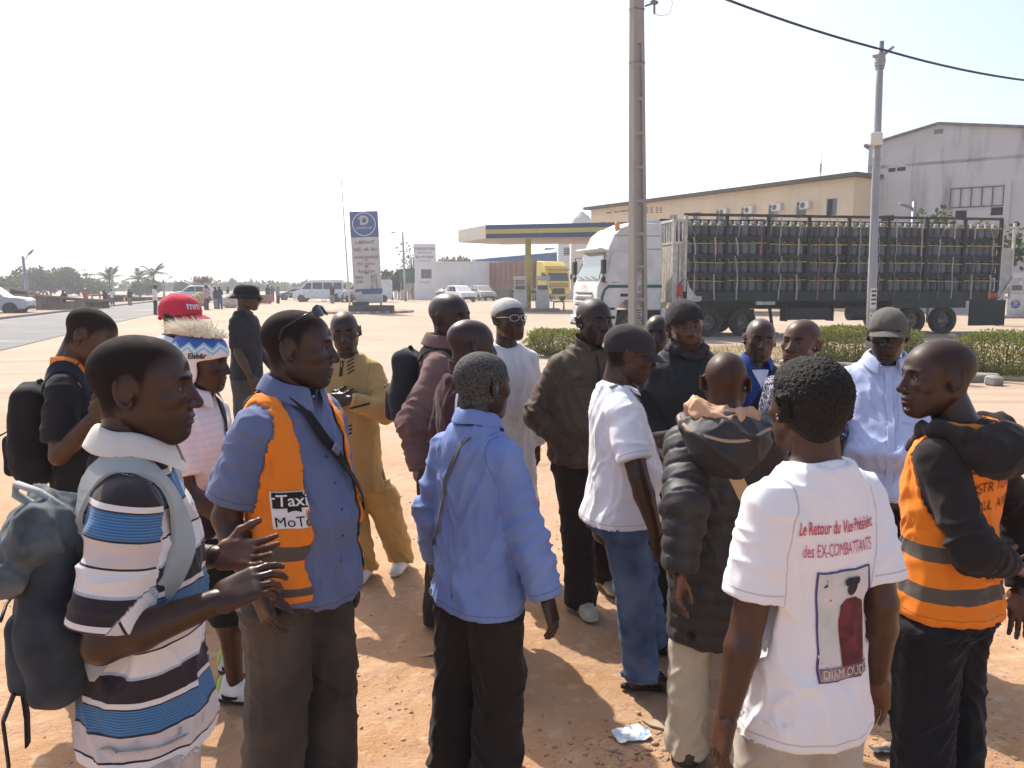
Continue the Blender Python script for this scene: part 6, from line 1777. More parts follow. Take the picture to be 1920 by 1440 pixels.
def stripes_mat(name, period, bands, fine=None, attr='stripe', offset=0.0):
    m = bpy.data.materials.new(name); m.use_nodes = True
    N, L, b = nodes_of(m); b.inputs['Roughness'].default_value = .9; b.inputs['Specular IOR Level'].default_value = .15; b.inputs['Sheen Weight'].default_value = .15
    a = N.new('ShaderNodeAttribute'); a.attribute_name = attr
    ad = N.new('ShaderNodeMath'); ad.operation = 'ADD'; ad.inputs[1].default_value = offset + 10 * period; L.new(a.outputs['Fac'], ad.inputs[0])
    dv = N.new('ShaderNodeMath'); dv.operation = 'DIVIDE'; dv.inputs[1].default_value = period; L.new(ad.outputs[0], dv.inputs[0])
    fr = N.new('ShaderNodeMath'); fr.operation = 'FRACT'; L.new(dv.outputs[0], fr.inputs[0])
    cr = N.new('ShaderNodeValToRGB'); cr.color_ramp.interpolation = 'CONSTANT'; L.new(fr.outputs[0], cr.inputs[0])
    t = 0
    for i, (wd, c) in enumerate(bands):
        e = cr.color_ramp.elements[i] if i < 2 else cr.color_ramp.elements.new(min(.999, t / period))
        e.position = min(.999, t / period); e.color = (*c, 1); t += wd
    out = cr.outputs[0]
    if fine:
        c2 = N.new('ShaderNodeValToRGB'); c2.color_ramp.interpolation = 'CONSTANT'; L.new(fr.outputs[0], c2.inputs[0]); c2.color_ramp.elements[0].color = (0, 0, 0, 1)
        a_ = sum(w_ for w_, _ in bands[:2]) / period; c2.color_ramp.elements[1].position = a_; c2.color_ramp.elements[1].color = (1, 1, 1, 1); e = c2.color_ramp.elements.new(a_ + bands[2][0] / period); e.color = (.12, .12, .12, 1)
        wv = N.new('ShaderNodeMath'); wv.operation = 'MULTIPLY'; wv.inputs[1].default_value = 2 * math.pi / fine[0]; L.new(a.outputs['Fac'], wv.inputs[0])
        sn = N.new('ShaderNodeMath'); sn.operation = 'SINE'; L.new(wv.outputs[0], sn.inputs[0])
        mr = N.new('ShaderNodeMapRange'); mr.inputs[1].default_value = -.2; mr.inputs[2].default_value = .4; mr.inputs[3].default_value = fine[1]; mr.inputs[4].default_value = 1.0; L.new(sn.outputs[0], mr.inputs[0])
        mx = N.new('ShaderNodeMix'); mx.data_type = 'RGBA'; mx.blend_type = 'MULTIPLY'; L.new(c2.outputs[0], mx.inputs[0])
        L.new(out, mx.inputs[6]); L.new(mr.outputs[0], mx.inputs[7]); out = mx.outputs[2]
    L.new(out, b.inputs['Base Color'])
    tc = N.new('ShaderNodeTexCoord'); n2 = N.new('ShaderNodeTexNoise'); n2.inputs['Scale'].default_value = 42; n2.inputs['Detail'].default_value = 5; L.new(tc.outputs['Object'], n2.inputs[0])
    bp = N.new('ShaderNodeBump'); bp.inputs['Strength'].default_value = .3; bp.inputs['Distance'].default_value = .008; L.new(n2.outputs[0], bp.inputs['Height']); L.new(bp.outputs[0], b.inputs['Normal'])
    return m


def pattern_mat(name, c1, c2, scale=42.0):
    m = bpy.data.materials.new(name); m.use_nodes = True
    N, L, b = nodes_of(m); b.inputs['Roughness'].default_value = .85
    tc = N.new('ShaderNodeTexCoord'); n0 = N.new('ShaderNodeTexNoise'); n0.inputs['Scale'].default_value = 12; L.new(tc.outputs['Object'], n0.inputs[0])
    mxv = N.new('ShaderNodeMix'); mxv.data_type = 'RGBA'; mxv.inputs[0].default_value = .12; L.new(tc.outputs['Object'], mxv.inputs[6]); L.new(n0.outputs['Color'], mxv.inputs[7])
    v = N.new('ShaderNodeTexVoronoi'); v.feature = 'DISTANCE_TO_EDGE'; v.inputs['Scale'].default_value = scale; L.new(mxv.outputs[2], v.inputs[0])
    w = N.new('ShaderNodeTexWave'); w.inputs['Scale'].default_value = scale * .6; w.inputs['Distortion'].default_value = 9; L.new(mxv.outputs[2], w.inputs[0])
    mr = N.new('ShaderNodeMapRange'); mr.inputs[1].default_value = .10; mr.inputs[2].default_value = .16; L.new(v.outputs[0], mr.inputs[0])
    m2 = N.new('ShaderNodeMath'); m2.operation = 'GREATER_THAN'; m2.inputs[1].default_value = .55; L.new(w.outputs[1], m2.inputs[0])
    m3 = N.new('ShaderNodeMath'); m3.operation = 'MULTIPLY'; L.new(mr.outputs[0], m3.inputs[0]); L.new(m2.outputs[0], m3.inputs[1])
    mx = N.new('ShaderNodeMix'); mx.data_type = 'RGBA'; mx.inputs[6].default_value = (*c2, 1); mx.inputs[7].default_value = (*c1, 1); L.new(m3.outputs[0], mx.inputs[0])
    L.new(mx.outputs[2], b.inputs['Base Color'])
    return m


def knit_mat(name):
    """blue and white knitted hat: zigzag of pale blue peaks (object space is the wearer's: z height)"""
    m = bpy.data.materials.new(name); m.use_nodes = True
    N, L, b = nodes_of(m); b.inputs['Roughness'].default_value = .95; b.inputs['Sheen Weight'].default_value = .3
    a = N.new('ShaderNodeAttribute'); a.attribute_name = 'band'
    g = N.new('ShaderNodeAttribute'); g.attribute_name = 'round'
    pp = N.new('ShaderNodeMath'); pp.operation = 'PINGPONG'; pp.inputs[1].default_value = .5; L.new(g.outputs['Fac'], pp.inputs[0])
    sc = N.new('ShaderNodeMath'); sc.operation = 'MULTIPLY'; sc.inputs[1].default_value = .055; L.new(pp.outputs[0], sc.inputs[0])
    sb = N.new('ShaderNodeMath'); sb.operation = 'SUBTRACT'; L.new(a.outputs['Fac'], sb.inputs[0]); L.new(sc.outputs[0], sb.inputs[1])
    cr = N.new('ShaderNodeValToRGB'); cr.color_ramp.interpolation = 'CONSTANT'
    mr = N.new('ShaderNodeMapRange'); mr.inputs[1].default_value = -.1; mr.inputs[2].default_value = .1; L.new(sb.outputs[0], mr.inputs[0]); L.new(mr.outputs[0], cr.inputs[0])
    W, Bl, Lb = (.80, .78, .72), (.035, .12, .42), (.28, .55, .68)
    E = cr.color_ramp.elements
    E[0].position = 0; E[0].color = (*W, 1); E[1].position = .47; E[1].color = (*Lb, 1)
    e = E.new(.53); e.color = (*W, 1); e = E.new(.57); e.color = (*Lb, 1); e = E.new(.62); e.color = (*Bl, 1)
    L.new(cr.outputs[0], b.inputs['Base Color'])
    tc = N.new('ShaderNodeTexCoord'); n2 = N.new('ShaderNodeTexNoise'); n2.inputs['Scale'].default_value = 350; L.new(tc.outputs['Object'], n2.inputs[0])
    bp = N.new('ShaderNodeBump'); bp.inputs['Strength'].default_value = .5; bp.inputs['Distance'].default_value = .003; L.new(n2.outputs[0], bp.inputs['Height']); L.new(bp.outputs[0], b.inputs['Normal'])
    return m


def vest_mat(name, bands, col=(.80, .22, .02)):
    m = fabric(name, col, .06, .8, .1, sheen=.1)
    N, L, b = nodes_of(m)
    src = b.inputs['Base Color'].links[0].from_socket
    a = N.new('ShaderNodeAttribute'); a.attribute_name = 'stripe'
    out = src
    for z0, z1 in bands:
        c1 = N.new('ShaderNodeMath'); c1.operation = 'COMPARE'; c1.inputs[1].default_value = (z0 + z1) / 2; c1.inputs[2].default_value = (z1 - z0) / 2; L.new(a.outputs['Fac'], c1.inputs[0])
        mx = N.new('ShaderNodeMix'); mx.data_type = 'RGBA'; mx.inputs[7].default_value = (.10, .085, .07, 1); L.new(c1.outputs[0], mx.inputs[0]); L.new(out, mx.inputs[6]); out = mx.outputs[2]
    L.new(out, b.inputs['Base Color'])
    return m


def backpack(p, label, m, strapm, size=(.30, .16, .44), zc=1.18, lean=0.0, pocket=True, extra=None):
    """a bag on the back with two shoulder straps, its own object"""
    s = p.s; root = local_thing('backpack', label, 'backpack', p)
    back = -(np.interp(zc * s, p.TT[:, 0], p.TT[:, 2]) + p.off)
    cy = back - size[1] * .47
    F = Field((-size[0] * .7, cy - size[1] * .9, (zc - size[2] * .75) * s), (size[0] * .7, cy + size[1] * .9, (zc + size[2] * .75) * s), .008)
    F.add(rbox((0, cy, zc * s), (size[0], size[1], size[2]), .06))
    F.add(ellipsoid((0, cy - .01, (zc - .06) * s), (size[0] * .56, size[1] * .62, size[2] * .42)), .04)
    V, Q = F.mesh(); V = relax(V, Q, 2, .5); N = vnormals(V, Q)
    V = V + N * ((ridge(V * 7 + 4) - .3) * .010 + perlin(V * 20) * .004)[:, None]
    mesh_obj('bag_body', V, Q, m, root, True)
    if pocket:
        F = Field((-.2, cy - size[1] - .02, (zc - .3) * s), (.2, cy, (zc + .1) * s), .008)
        F.add(rbox((0, cy - size[1] * .52, (zc - .09) * s), (size[0] * .78, .07, size[2] * .42), .03))
        V, Q = F.mesh(); V = relax(V, Q, 2, .5); N = vnormals(V, Q); V = V + N * (perlin(V * 15) * .006)[:, None]
        mesh_obj('front_pocket', V, Q, m, root, True)
        z = MB(); z.tube([(-size[0] * .34, cy - size[1] * .52 - .034, (zc + .005) * s), (0, cy - size[1] * .52 - .040, (zc + .008) * s), (size[0] * .34, cy - size[1] * .52 - .034, (zc + .005) * s)], .004, 6)
        z.build('zip', mat('zip_dark', (.02, .02, .02), .5), root, True)
    hl = MB(); hl.tube([(-.03, back - .03, (zc + size[2] * .47) * s), (-.02, back - .04, (zc + size[2] * .47 + .022) * s), (.02, back - .04, (zc + size[2] * .47 + .022) * s), (.03, back - .03, (zc + size[2] * .47) * s)], .007, 8)
    hl.build('grab_loop', strapm, root, True)
    for k in (-1, 1):
        path = [(k * .075 * s, back + .01, (zc + size[2] * .40) * s), (k * .100 * s, -.05 * s, 1.47 * s), (k * .115 * s, .03 * s, 1.465 * s), (k * .125 * s, .12 * s, 1.36 * s), (k * .145 * s, .10 * s, 1.26 * s), (k * .165 * s, .03 * s, 1.17 * s), (k * .16 * s, -.05 * s, 1.10 * s), (k * .13 * s, back, (zc - size[2] * .30) * s)]
        ribbon(path, .062, .010, p.topbvh, 'shoulder_strap', strapm, root, .005)
    return root


def hood_bowl(p, m, r, c, ci, th, seed):
    """a hood hanging open on the back, its edges running forward round the neck"""
    s = p.s; F = Field((-.27, -.34, 1.22 * s), (.27, .22, 1.62 * s), .0075); k = np.array
    F.add(ellipsoid(k(c) * s, k(r) * s)); F.add(ellipsoid((k(c) + [0, -.035, -.05]) * s, k(r) * s * k([.75, .7, .8])), .05)
    F.sub(ellipsoid(k(ci) * s, (k(r) - [th, th, th * .6]) * s), .015)
    for q in (-1, 1):
        pts = [(q * (r[0] - th * .5), -.09, 1.462), (q * (r[0] - .012), -.01, 1.470), (q * .115, .065, 1.445), (q * .055, .115, 1.385), (q * .03, .13, 1.33)]
        for a, b, r1 in zip(pts, pts[1:], (.024, .020, .017, .014)): F.add(capsule(k(a) * s, k(b) * s, r1, r1 * .92), .022)
    V, Q = F.mesh(); V = relax(V, Q, 1, .4); V = V + vnormals(V, Q) * (crease(V * k([5, 5, 8]) + seed) * .010 + crease(V * 11 + seed) * .004)[:, None]
    return mesh_obj('hood', V, Q, m, p.root, True)


def sunglass(p, on_head=False, frame=(.01, .01, .01), lens=(.01, .012, .012), name='sunglasses', clear=False):
    fm = mat(name + '_frame', frame, .3, .5, metal=.6 if clear else 0); lm = mat(name + '_lens', lens, .08, .6)
    M = Matrix.Identity(4)
    if on_head: M = Matrix.Translation((0, -.012, .058)) @ Matrix.Rotation(R(34), 4, 'X')
    b = MB(); g = MB()
    for k in (-1, 1):
        pts = []
        for i in range(15):
            a = 2 * math.pi * i / 14; x = k * .033 + math.cos(a) * .026; z = .006 + math.sin(a) * (.017 if math.sin(a) > 0 else .019)
            pts.append((x, .106 - abs(x) * abs(x) * 5, z))
        b.tube(pts, .0022, 6)
        b.tube([(k * .058, .090, .010), (k * .076, .06, .012), (k * .083, -.01, .012), (k * .080, -.035, -.008)], .0024, 6)
        if not clear: g.add([(k * .033, .104, .006)] + [(q[0], q[1], q[2]) for q in pts[:-1]], [(0, i + 1, (i + 1) % 14 + 1) if k > 0 else (0, (i + 1) % 14 + 1, i + 1) for i in range(14)])
    b.tube([(-.008, .106, .010), (0, .110, .013), (.008, .106, .010)], .0022, 6)
    o = head_part(p, name, [tuple(M @ v) if isinstance(v, Vector) else tuple(M @ Vector(v)) for v in b.v], b.f, fm)
    if g.v: head_part(p, 'lens', [tuple(M @ Vector(v)) for v in g.v], g.f, lm, parent=o)
    return o


white_tee = fabric('white_cotton', (.80, .79, .80), .04, .9, .2)
black_c = fabric('black_cloth', (.016, .015, .017), .2)
trouser_black = fabric('black_trousers', (.015, .013, .013), .25, fade=(.036, .029, .025))
sole_w = mat('shoe_sole', (.62, .60, .55), .7)
shoe_w = mat('white_leather', (.72, .71, .68), .5, .4, (.62, .60, .55), scale=9)
shoe_k = mat('dark_leather', (.025, .018, .015), .55, .4, (.07, .05, .035), scale=8)
lace_w = mat('laces', (.65, .63, .58), .8)
PK = {}


def crowd():
    shoeK = dict(mat=shoe_k, sole=mat('dark_sole', (.03, .025, .02), .8))
    shoeW = dict(mat=shoe_w, sole=sole_w, laces=lace_w, name='sneaker')
    # 1 striped polo, gesturing
    Wt, Pk, Dk, Bl, LB = (.74, .71, .68), (.60, .53, .50), (.035, .028, .032), (.085, .22, .42), (.40, .47, .58)
    polo = stripes_mat('striped_polo', .25, [(.052, Pk), (.005, Dk), (.056, Bl), (.004, Dk), (.012, Wt), (.056, Dk), (.007, LB), (.053, Wt), (.005, Dk)], (.0062, .55), offset=-.045)
    plaid = stripes_mat('pale_plaid', .055, [(.016, (.50, .42, .33)), (.012, (.62, .56, .47)), (.014, (.42, .33, .27)), (.013, (.60, .54, .46))], attr='stripe')
    p = person(258, 628, 1.85, 68, 'man in a blue, white and brown striped polo shirt gesturing with both hands', (82, 2, 0), w=1.0, skin_='dark',
               arms={'R': (('p', 185, 1245, 1.64), ('p', 432, 1118, 1.70)), 'L': (('p', 330, 1150, 2.22), ('p', 420, 1042, 1.98))},
               hands={'R': dict(world=True, d=(.86, .12, .42), n=(.10, .62, -.72), curl=(.42, .62, .75, .85), thumb=.25), 'L': dict(world=True, d=(.98, -.12, .10), n=(-.05, -.70, .70), curl=(.12, .16, .2, .26), thumb=.9, spread=.10)},
               look=dict(shave=.9, beard=.35, lift=.008), top=dict(mat=polo, name='polo_shirt', off=.018, box=1.0, hem=.77, sleeve=.86, ease=.034, collar='polo', collarmat=fabric('polo_collar', (.66, .62, .56), .1), flare=.03, neck='shirt', amp=1.1),
               bottom=dict(mat=fabric('pale_check', (.52, .44, .36), .25, big=30), off=.03, cuff=.10), shoes=shoeK, h=1.735)
    PK['polo'] = p
    den = fabric('denim_bag', (.022, .028, .038), .25, fade=(.060, .072, .086), big=9); pale = fabric('pale_canvas', (.38, .40, .38), .15)
    b = backpack(p, 'worn grey denim backpack on the back of the man in the striped polo', den, pale, (.28, .115, .43), 1.13)
    F = Field((-.22, -.34, 1.10), (.22, -.04, 1.45), .007); F.add(ellipsoid((0, -.185, 1.285), (.155, .085, .085))); F.add(capsule((-.13, -.245, 1.22), (.13, -.245, 1.22), .030), .04); F.add(capsule((-.10, -.20, 1.345), (.10, -.20, 1.345), .024), .03)
    V, Q = F.mesh(); V = V + vnormals(V, Q) * (crease(V * 9) * .012 + crease(V * 18) * .005)[:, None]; mesh_obj('top_flap', V, Q, fabric('faded_denim', (.06, .072, .082), .3, fade=(.15, .17, .178), big=12), b, True)
    for k in (-1, 1):
        t = MB(); t.tube([(k * .10, -.26, .96), (k * .105, -.285, .90), (k * .11, -.28, .80), (k * .12, -.285, .72)], .018, 6, flat=.25); t.build('hanging_strap', fabric('dark_webbing', (.02, .018, .018)), b)
    t = MB(); t.tube([(.06, -.13, 1.34), (.06, -.19, 1.395), (.05, -.235, 1.415), (.04, -.24, 1.39), (.05, -.19, 1.35), (.06, -.13, 1.31)], .014, 8, flat=.5); t.build('loose_strap', pale, b, True)
    wb = MB(); W = np.array(p.J['WL']); E_ = np.array(p.J['EL']); dd = (W - E_) / np.linalg.norm(W - E_)
    a1 = np.cross(dd, (0, 0, 1)); a1 /= np.linalg.norm(a1); a2 = np.cross(dd, a1)
    wb.tube([tuple(W - dd * .012 + (a1 * math.cos(t_) + a2 * math.sin(t_)) * .0275) for t_ in np.linspace(0, 2 * math.pi, 17)], .0028, 6); wb.build('cord_bracelet', black_c, p.root, True)

    # 2 black t-shirt and black backpack, looking down
    p = person(162, 568, 3.7, 78, 'man in a black t-shirt wearing a black backpack and looking down', (84, 30, 0), w=.98, skin_='brown', look=dict(shave=.85),
               arms={'R': (('p', 112, 822, 3.48), ('p', 195, 762, 3.44)), 'L': (('d', -.1, .35, -1), ('d', .2, 1, .25))}, hands={'R': dict(curl=.6), 'L': dict(curl=.6)},
               top=dict(mat=black_c, name='t_shirt', off=.02, hem=.82, sleeve=.80, ease=.03), bottom=dict(mat=trouser_black, off=.016), shoes=shoeK)
    nav = fabric('navy_pack', (.018, .020, .035), .2)
    ribbon([(.10 * p.s, -.08, 1.46 * p.s), (.115 * p.s, .02, 1.47 * p.s), (.10 * p.s, .14, 1.36 * p.s), (.10 * p.s, .15, 1.25 * p.s)], .11, .003, p.topbvh, 'orange_vest_strip', fabric('vest_orange_plain', (.80, .22, .03), .06), p.root, .004)
    backpack(p, 'black backpack with navy straps on the man looking down', black_c, nav, (.30, .15, .46), 1.16)

    # 3 red cap
    p = person(338, 552, 4.5, 112, 'man in a red baseball cap behind the man in the knitted hat', (105, 6, 0), skin_='dark', top=dict(mat=fabric('pale_red_polo', (.62, .50, .48), .3, big=14, fade=(.55, .08, .08)), name='polo_shirt', collar='polo', collarmat=white_tee, neck='shirt', sleeve=.8, ease=.03),
               bottom=dict(mat=trouser_black), shoes=shoeK)
    red = fabric('red_cap', (.60, .045, .075), .1)
    c = skull_cap(p, 'cap', red, .008, ((-.12, -.010), (.10, .034)), .005); cap_brim(p, red, c, z=.036, length=.070, droop=.03)
    v, f = text_mesh('mm', .055, .001, .01); bv = BVHTree.FromPolygons([x.co for x in c.data.vertices], [list(q.vertices) for q in c.data.polygons])
    HM = p.HM; drape_print(v, f, p.hc + HM @ Vector((.06, .20, .062)) * p.s, HM @ Vector((-.8, .5, 0)), HM @ Vector((0, 0, 1)), HM @ Vector((-.3, -1, 0)), bv, .003, mat('cap_print', (.75, .72, .68), .8), c, 'lettering')
    kn = MB(); kn.sphere((0, -.125, -.012), .013, 8); head_part(p, 'cap_knot', kn.v, kn.f, red, parent=c)

    # 4 knitted hat with fluff
    rib = stripes_mat('ribbed_white', .028, [(.022, (.78, .76, .74)), (.006, (.71, .69, .675))])
    p = person(374, 622, 3.3, 100, 'man in a blue and white knitted hat with a fluffy white top', (96, 6, 0), skin_='dark',
               arms={'R': (('d', .14, .25, -1), ('d', .0, .9, -.6)), 'L': (('d', -.15, .0, -1), ('d', .1, .6, -.8))},
               top=dict(mat=rib, name='polo_shirt', collar='polo', collarmat=fabric('white_knit', (.76, .74, .72), .06), neck='shirt', off=.02, hem=.84, sleeve=.78, ease=.03, box=.98),
               bottom=dict(mat=black_c, hem=.40, off=.03, cuff=.10, name='shorts'), shoes=dict(mat=shoe_w, sole=mat('black_sole', (.03, .03, .03), .6), laces=lace_w, swoosh=True, heel=mat('lime', (.45, .60, .08), .7), name='sneaker'),
               feet={'R': G(452, 1262), 'L': (-.10, .10, 0)})
    c = skull_cap(p, 'knitted_hat', knit_mat('knit_hat'), .014, ((-.12, -.030), (.10, .030)), .0055, ear=True, top_flat=.115)
    co = np.array([x.co for x in c.data.vertices]); L3 = (co - np.array(p.hc)) / p.s @ np.array(p.HM)
    band = L3[:, 2] - (.028 + (L3[:, 1] + .12) * .28 * .3 + .002); rnd_ = np.arctan2(L3[:, 0], L3[:, 1]) / (2 * math.pi) * 9 + 20
    for nm, a in (('band', band), ('round', rnd_)): q = c.data.attributes.new(nm, 'FLOAT', 'POINT'); q.data.foreach_set('value', a.astype(np.float32))
    bv = BVHTree.FromPolygons([x.co for x in c.data.vertices], [list(q.vertices) for q in c.data.polygons]); HM = p.HM
    v, f = rect_grid(.105, .026, .008); drape_print(v, f, p.hc + HM @ Vector((.20, .045, .033)) * p.s, HM @ Vector((-.16, 1, .10)), HM @ Vector((0, 0, 1)), HM @ Vector((-1, -.16, 0)), bv, .0025, mat('hat_label', (.70, .66, .58), .9), c, 'label_patch')
    v, f = text_mesh('Eisbär', .029, .0010, .006); drape_print(v - np.array([0, .007]), f, p.hc + HM @ Vector((.20, .045, .033)) * p.s, HM @ Vector((-.16, 1, .10)), HM @ Vector((0, 0, 1)), HM @ Vector((-1, -.16, 0)), bv, .0042, mat('ink_black', (.015, .015, .015), .8), c, 'lettering')
    rs = np.random.RandomState(4); vs, fs = [], []
    for i in range(1900):
        a = rs.uniform(0, 6.283); rr = math.sqrt(rs.uniform(0, 1)); x, y = rr * .078 * math.sin(a), -.014 + rr * .104 * math.cos(a)
        z = .104 + .016 * (1 - rr * rr); d = np.array([x * 6 + rs.normal(0, .5), (y + .01) * 5 - .35 + rs.normal(0, .5), .8 + rs.normal(0, .35)]); d /= np.linalg.norm(d); ln = rs.uniform(.022, .072) * (1.15 - .5 * (y > .02))
        p0 = np.array([x, y, z]); p1 = p0 + d * ln * .55; p2 = p0 + d * ln + np.array([rs.normal(0, .008), -.012, -.008]); w_ = np.cross(d, rs.normal(size=3)); w_ /= np.linalg.norm(w_); w_ *= .0018
        b0 = len(vs); vs += [p0 - w_, p0 + w_, p1 + w_ * .8, p1 - w_ * .8, p2]; fs += [(b0, b0 + 1, b0 + 2, b0 + 3), (b0 + 3, b0 + 2, b0 + 4)]
    fl = head_part(p, 'fluff', vs, fs, mat('cream_fluff', (.80, .74, .60), .9, .1), smooth=False, parent=c); fl['kind'] = 'stuff'
    F = Field((-.12, -.12, 1.40 * p.s), (.12, .14, 1.60 * p.s), .007); F.add(capsule((0, -.014, 1.44 * p.s), (0, .014, 1.545 * p.s), .074 * p.s, .070 * p.s)); V, Q = F.mesh(); V = V + vnormals(V, Q) * ((ridge(V * np.array([6, 6, 26])) - .3) * .006)[:, None]
    mesh_obj('neck_gaiter', V, Q, black_c, p.root, True)
    bg = local_thing('shoulder_bag', 'small black pouch on a strap across the white ribbed polo shirt', 'bag', p)
    ribbon([(-.12 * p.s, -.06, 1.45 * p.s), (-.10 * p.s, .05, 1.47 * p.s), (0, .16, 1.28 * p.s), (.12 * p.s, .16, 1.08 * p.s), (.20 * p.s, .05, .99 * p.s)], .03, .004, p.topbvh, 'strap', black_c, bg)
    F = Field((.10, -.06, .84), (.30, .22, 1.10), .008); F.add(rbox((.19 * p.s, .085, .965 * p.s), (.07, .17, .15), .03)); V, Q = F.mesh(); V = relax(V, Q, 2); mesh_obj('pouch', V, Q, black_c, bg, True)

    # 5 blue shirt, orange vest, sunglasses on the head
    bs = fabric('slate_shirt', (.115, .150, .27), .14, fade=(.155, .185, .30))
    p = person(556, 580, 2.65, 116, 'man in a blue short-sleeved shirt and open orange safety vest', (90, 2, 0), w=1.12, belly=.045, skin_='dark', look=dict(shave=.9, beard=.3, lift=.006),
               arms={'R': (('p', 432, 945, 2.50), ('p', 486, 1118, 2.40)), 'L': (('d', -.16, .0, -1), ('d', -.02, .2, -1))}, hands={'R': dict(curl=(.35, .4, .45, .5), n=(-1, .3, 0))},
               top=[dict(mat=bs, name='shirt', off=.018, hem=.79, sleeve=.80, ease=.034, collar='shirt', neck='shirt', flare=.02, amp=1.2, tail=.03)],
               bottom=dict(mat=fabric('dusty_trousers', (.045, .040, .038), .3, fade=(.11, .085, .065), big=3.5), off=.028, cuff=.105, amp=1.2), shoes=shoeK, feet={'R': (.12, -.02, 0), 'L': (-.11, .04, 0)})
    shirtbv = p.topbvh; s = p.s
    vm = vest_mat('orange_vest', [(.97 * s, 1.02 * s), (.86 * s, .885 * s)])
    garment(p, dict(mat=vm, name='safety_vest', over=shirtbv, off=.036, hem=.84, arms=False, vest=True, gap=.105, gapslope=.06, neck='crew', nr=.10, nd=.075, flare=.02, amp=.8, hollow=True), 31.0, .008, 1.12, 1.06, .045, False)
    vest = p.tops[-1]; vb = p.bvh['safety_vest']
    o0 = Vector((.138 + .23, .085 + .44, 1.135 * s)); ua, va, d = (-.886, .463, 0), (0, 0, 1), (-.463, -.886, 0)
    v, f = rect_grid(.115, .115, .01); drape_print(v, f, o0, ua, va, d, vb, .004, mat('patch_white', (.74, .72, .68), .7), vest, 'patch')
    v, f = rect_grid(.108, .050, .01); drape_print([(x, y + .030) for x, y in v], f, o0, ua, va, d, vb, .0058, mat('ink_black', (.015, .015, .015), .8), vest, 'patch_band')
    v, f = text_mesh('Taxi', .052, .0006, .008); drape_print(v + np.array([0, .012]), f, o0, ua, va, d, vb, .0074, mat('patch_white', (.74, .72, .68), .7), vest, 'lettering')
    v, f = text_mesh('MoTo', .044, .0004, .008); drape_print(v + np.array([0, -.052]), f, o0, ua, va, d, vb, .0058, mat('ink_black', (.015, .015, .015), .8), vest, 'lettering')
    v, f = rect_grid(.04, .014, .006); drape_print([(x + .004, y - .006 + .010 * math.cos(x * 60)) for x, y in v], f, o0, ua, va, d, vb, .0062, mat('ink_black', (.015, .015, .015), .8), vest, 'scooter_mark')
    sunglass(p, True)
    bg = local_thing('bag_strap', 'black shoulder strap with metal buckle across the blue shirt and orange vest', 'strap', p)
    ribbon([(.10 * s, -.10, 1.44 * s), (.085 * s, .0, 1.475 * s), (.05 * s, .14, 1.38 * s), (-.05 * s, .17, 1.22 * s), (-.16 * s, .16, 1.08 * s), (-.21 * s, .05, 1.0 * s)], .034, .004, shirtbv, 'strap', black_c, bg, .022)
    h, n_, _, _ = shirtbv.find_nearest(Vector((.0, .17, 1.30 * s))); bk = MB(); bk.box(tuple(h + n_ * .032), (.040, .006, .030), M=Matrix.Rotation(R(-40), 4, 'Y')); bk.build('buckle', mat('steel_buckle', (.45, .44, .42), .3, metal=1), bg, bevel=.002)
    for i in range(6):
        z = (1.36 - i * .085) * s; h, n_, _, _ = shirtbv.ray_cast(Vector((.012, .7, z)), Vector((0, -1, 0)))
        if h: MB().lathe([(.0055, 0), (.0055, .002)], h + n_ * .001, 8, axis='Y', M=Matrix.Rotation(math.pi, 4, 'Z')).build('button', mat('button_blue', (.03, .035, .07), .4), p.tops[0])

    # 6 ochre robe, arms crossed
    oc = fabric('ochre_cotton', (.45, .295, .115), .10)
    p = person(648, 582, 4.85, 186, 'man in an ochre tunic and trousers standing with his arms crossed', (170, 8, 6), skin_='dark', look=dict(shave=.25, beard=.2),
               arms={'R': (('l', .26, .10, 1.15), ('l', .0, .225, 1.20)), 'L': (('l', -.26, .11, 1.165), ('l', .0, .255, 1.24))},
               hands={'R': dict(d=(-1, -.1, .40), n=(.1, -1, .1), curl=.30), 'L': dict(d=(1, -.12, -.05), n=(0, -1, -.3), curl=.30)},
               top=dict(mat=oc, name='tunic', off=.022, hem=.60, sleeve=1.88, ease=.026, cuffw=1.2, flare=.018, box=1.0, neck='crew', nr=.078, amp=1.0), bottom=dict(mat=oc, off=.03, cuff=.085, hem=.05, amp=1.2), feet={'R': G(682, 1082), 'L': G(752, 1066)},
               shoes=dict(mat=shoe_w, sole=sole_w, laces=lace_w, heel=mat('green_heel', (.03, .20, .09), .6), name='sneaker'))
    bv = p.topbvh; s = p.s; emb = mat('embroidery', (.025, .018, .02), .8)
    def bar(x0, z0, x1, z1, w_, parent=p.tops[0], off=.003):
        L_ = math.hypot(x1 - x0, z1 - z0); v, f = rect_grid(L_, w_, .012); a = math.atan2(z1 - z0, -(x1 - x0))
        drape_print(v, f, ((x0 + x1) / 2 * s, .7, (z0 + z1) / 2 * s), (-math.cos(a), 0, math.sin(a)), (math.sin(a), 0, math.cos(a)), (0, -1, 0), bv, off, emb, parent, 'embroidered_bar')
    bar(.012, 1.44, .010, 1.35, .022)
    for i in range(4): bar(-.02 - .004 * i, 1.43 - .022 * i, -.06 - .004 * i, 1.455 - .022 * i, .008)
    for i in range(3): bar(-.01, 1.03 - .024 * i, -.06, 1.05 - .024 * i, .010)
    bar(.15, 1.135, .05, 1.12, .012); bar(-.20, 1.20, -.08, 1.17, .012)
    PK['ochre'] = p

    # 7 white robe, kufi, glasses
    wr = fabric('white_robe', (.72, .71, .68), .05)
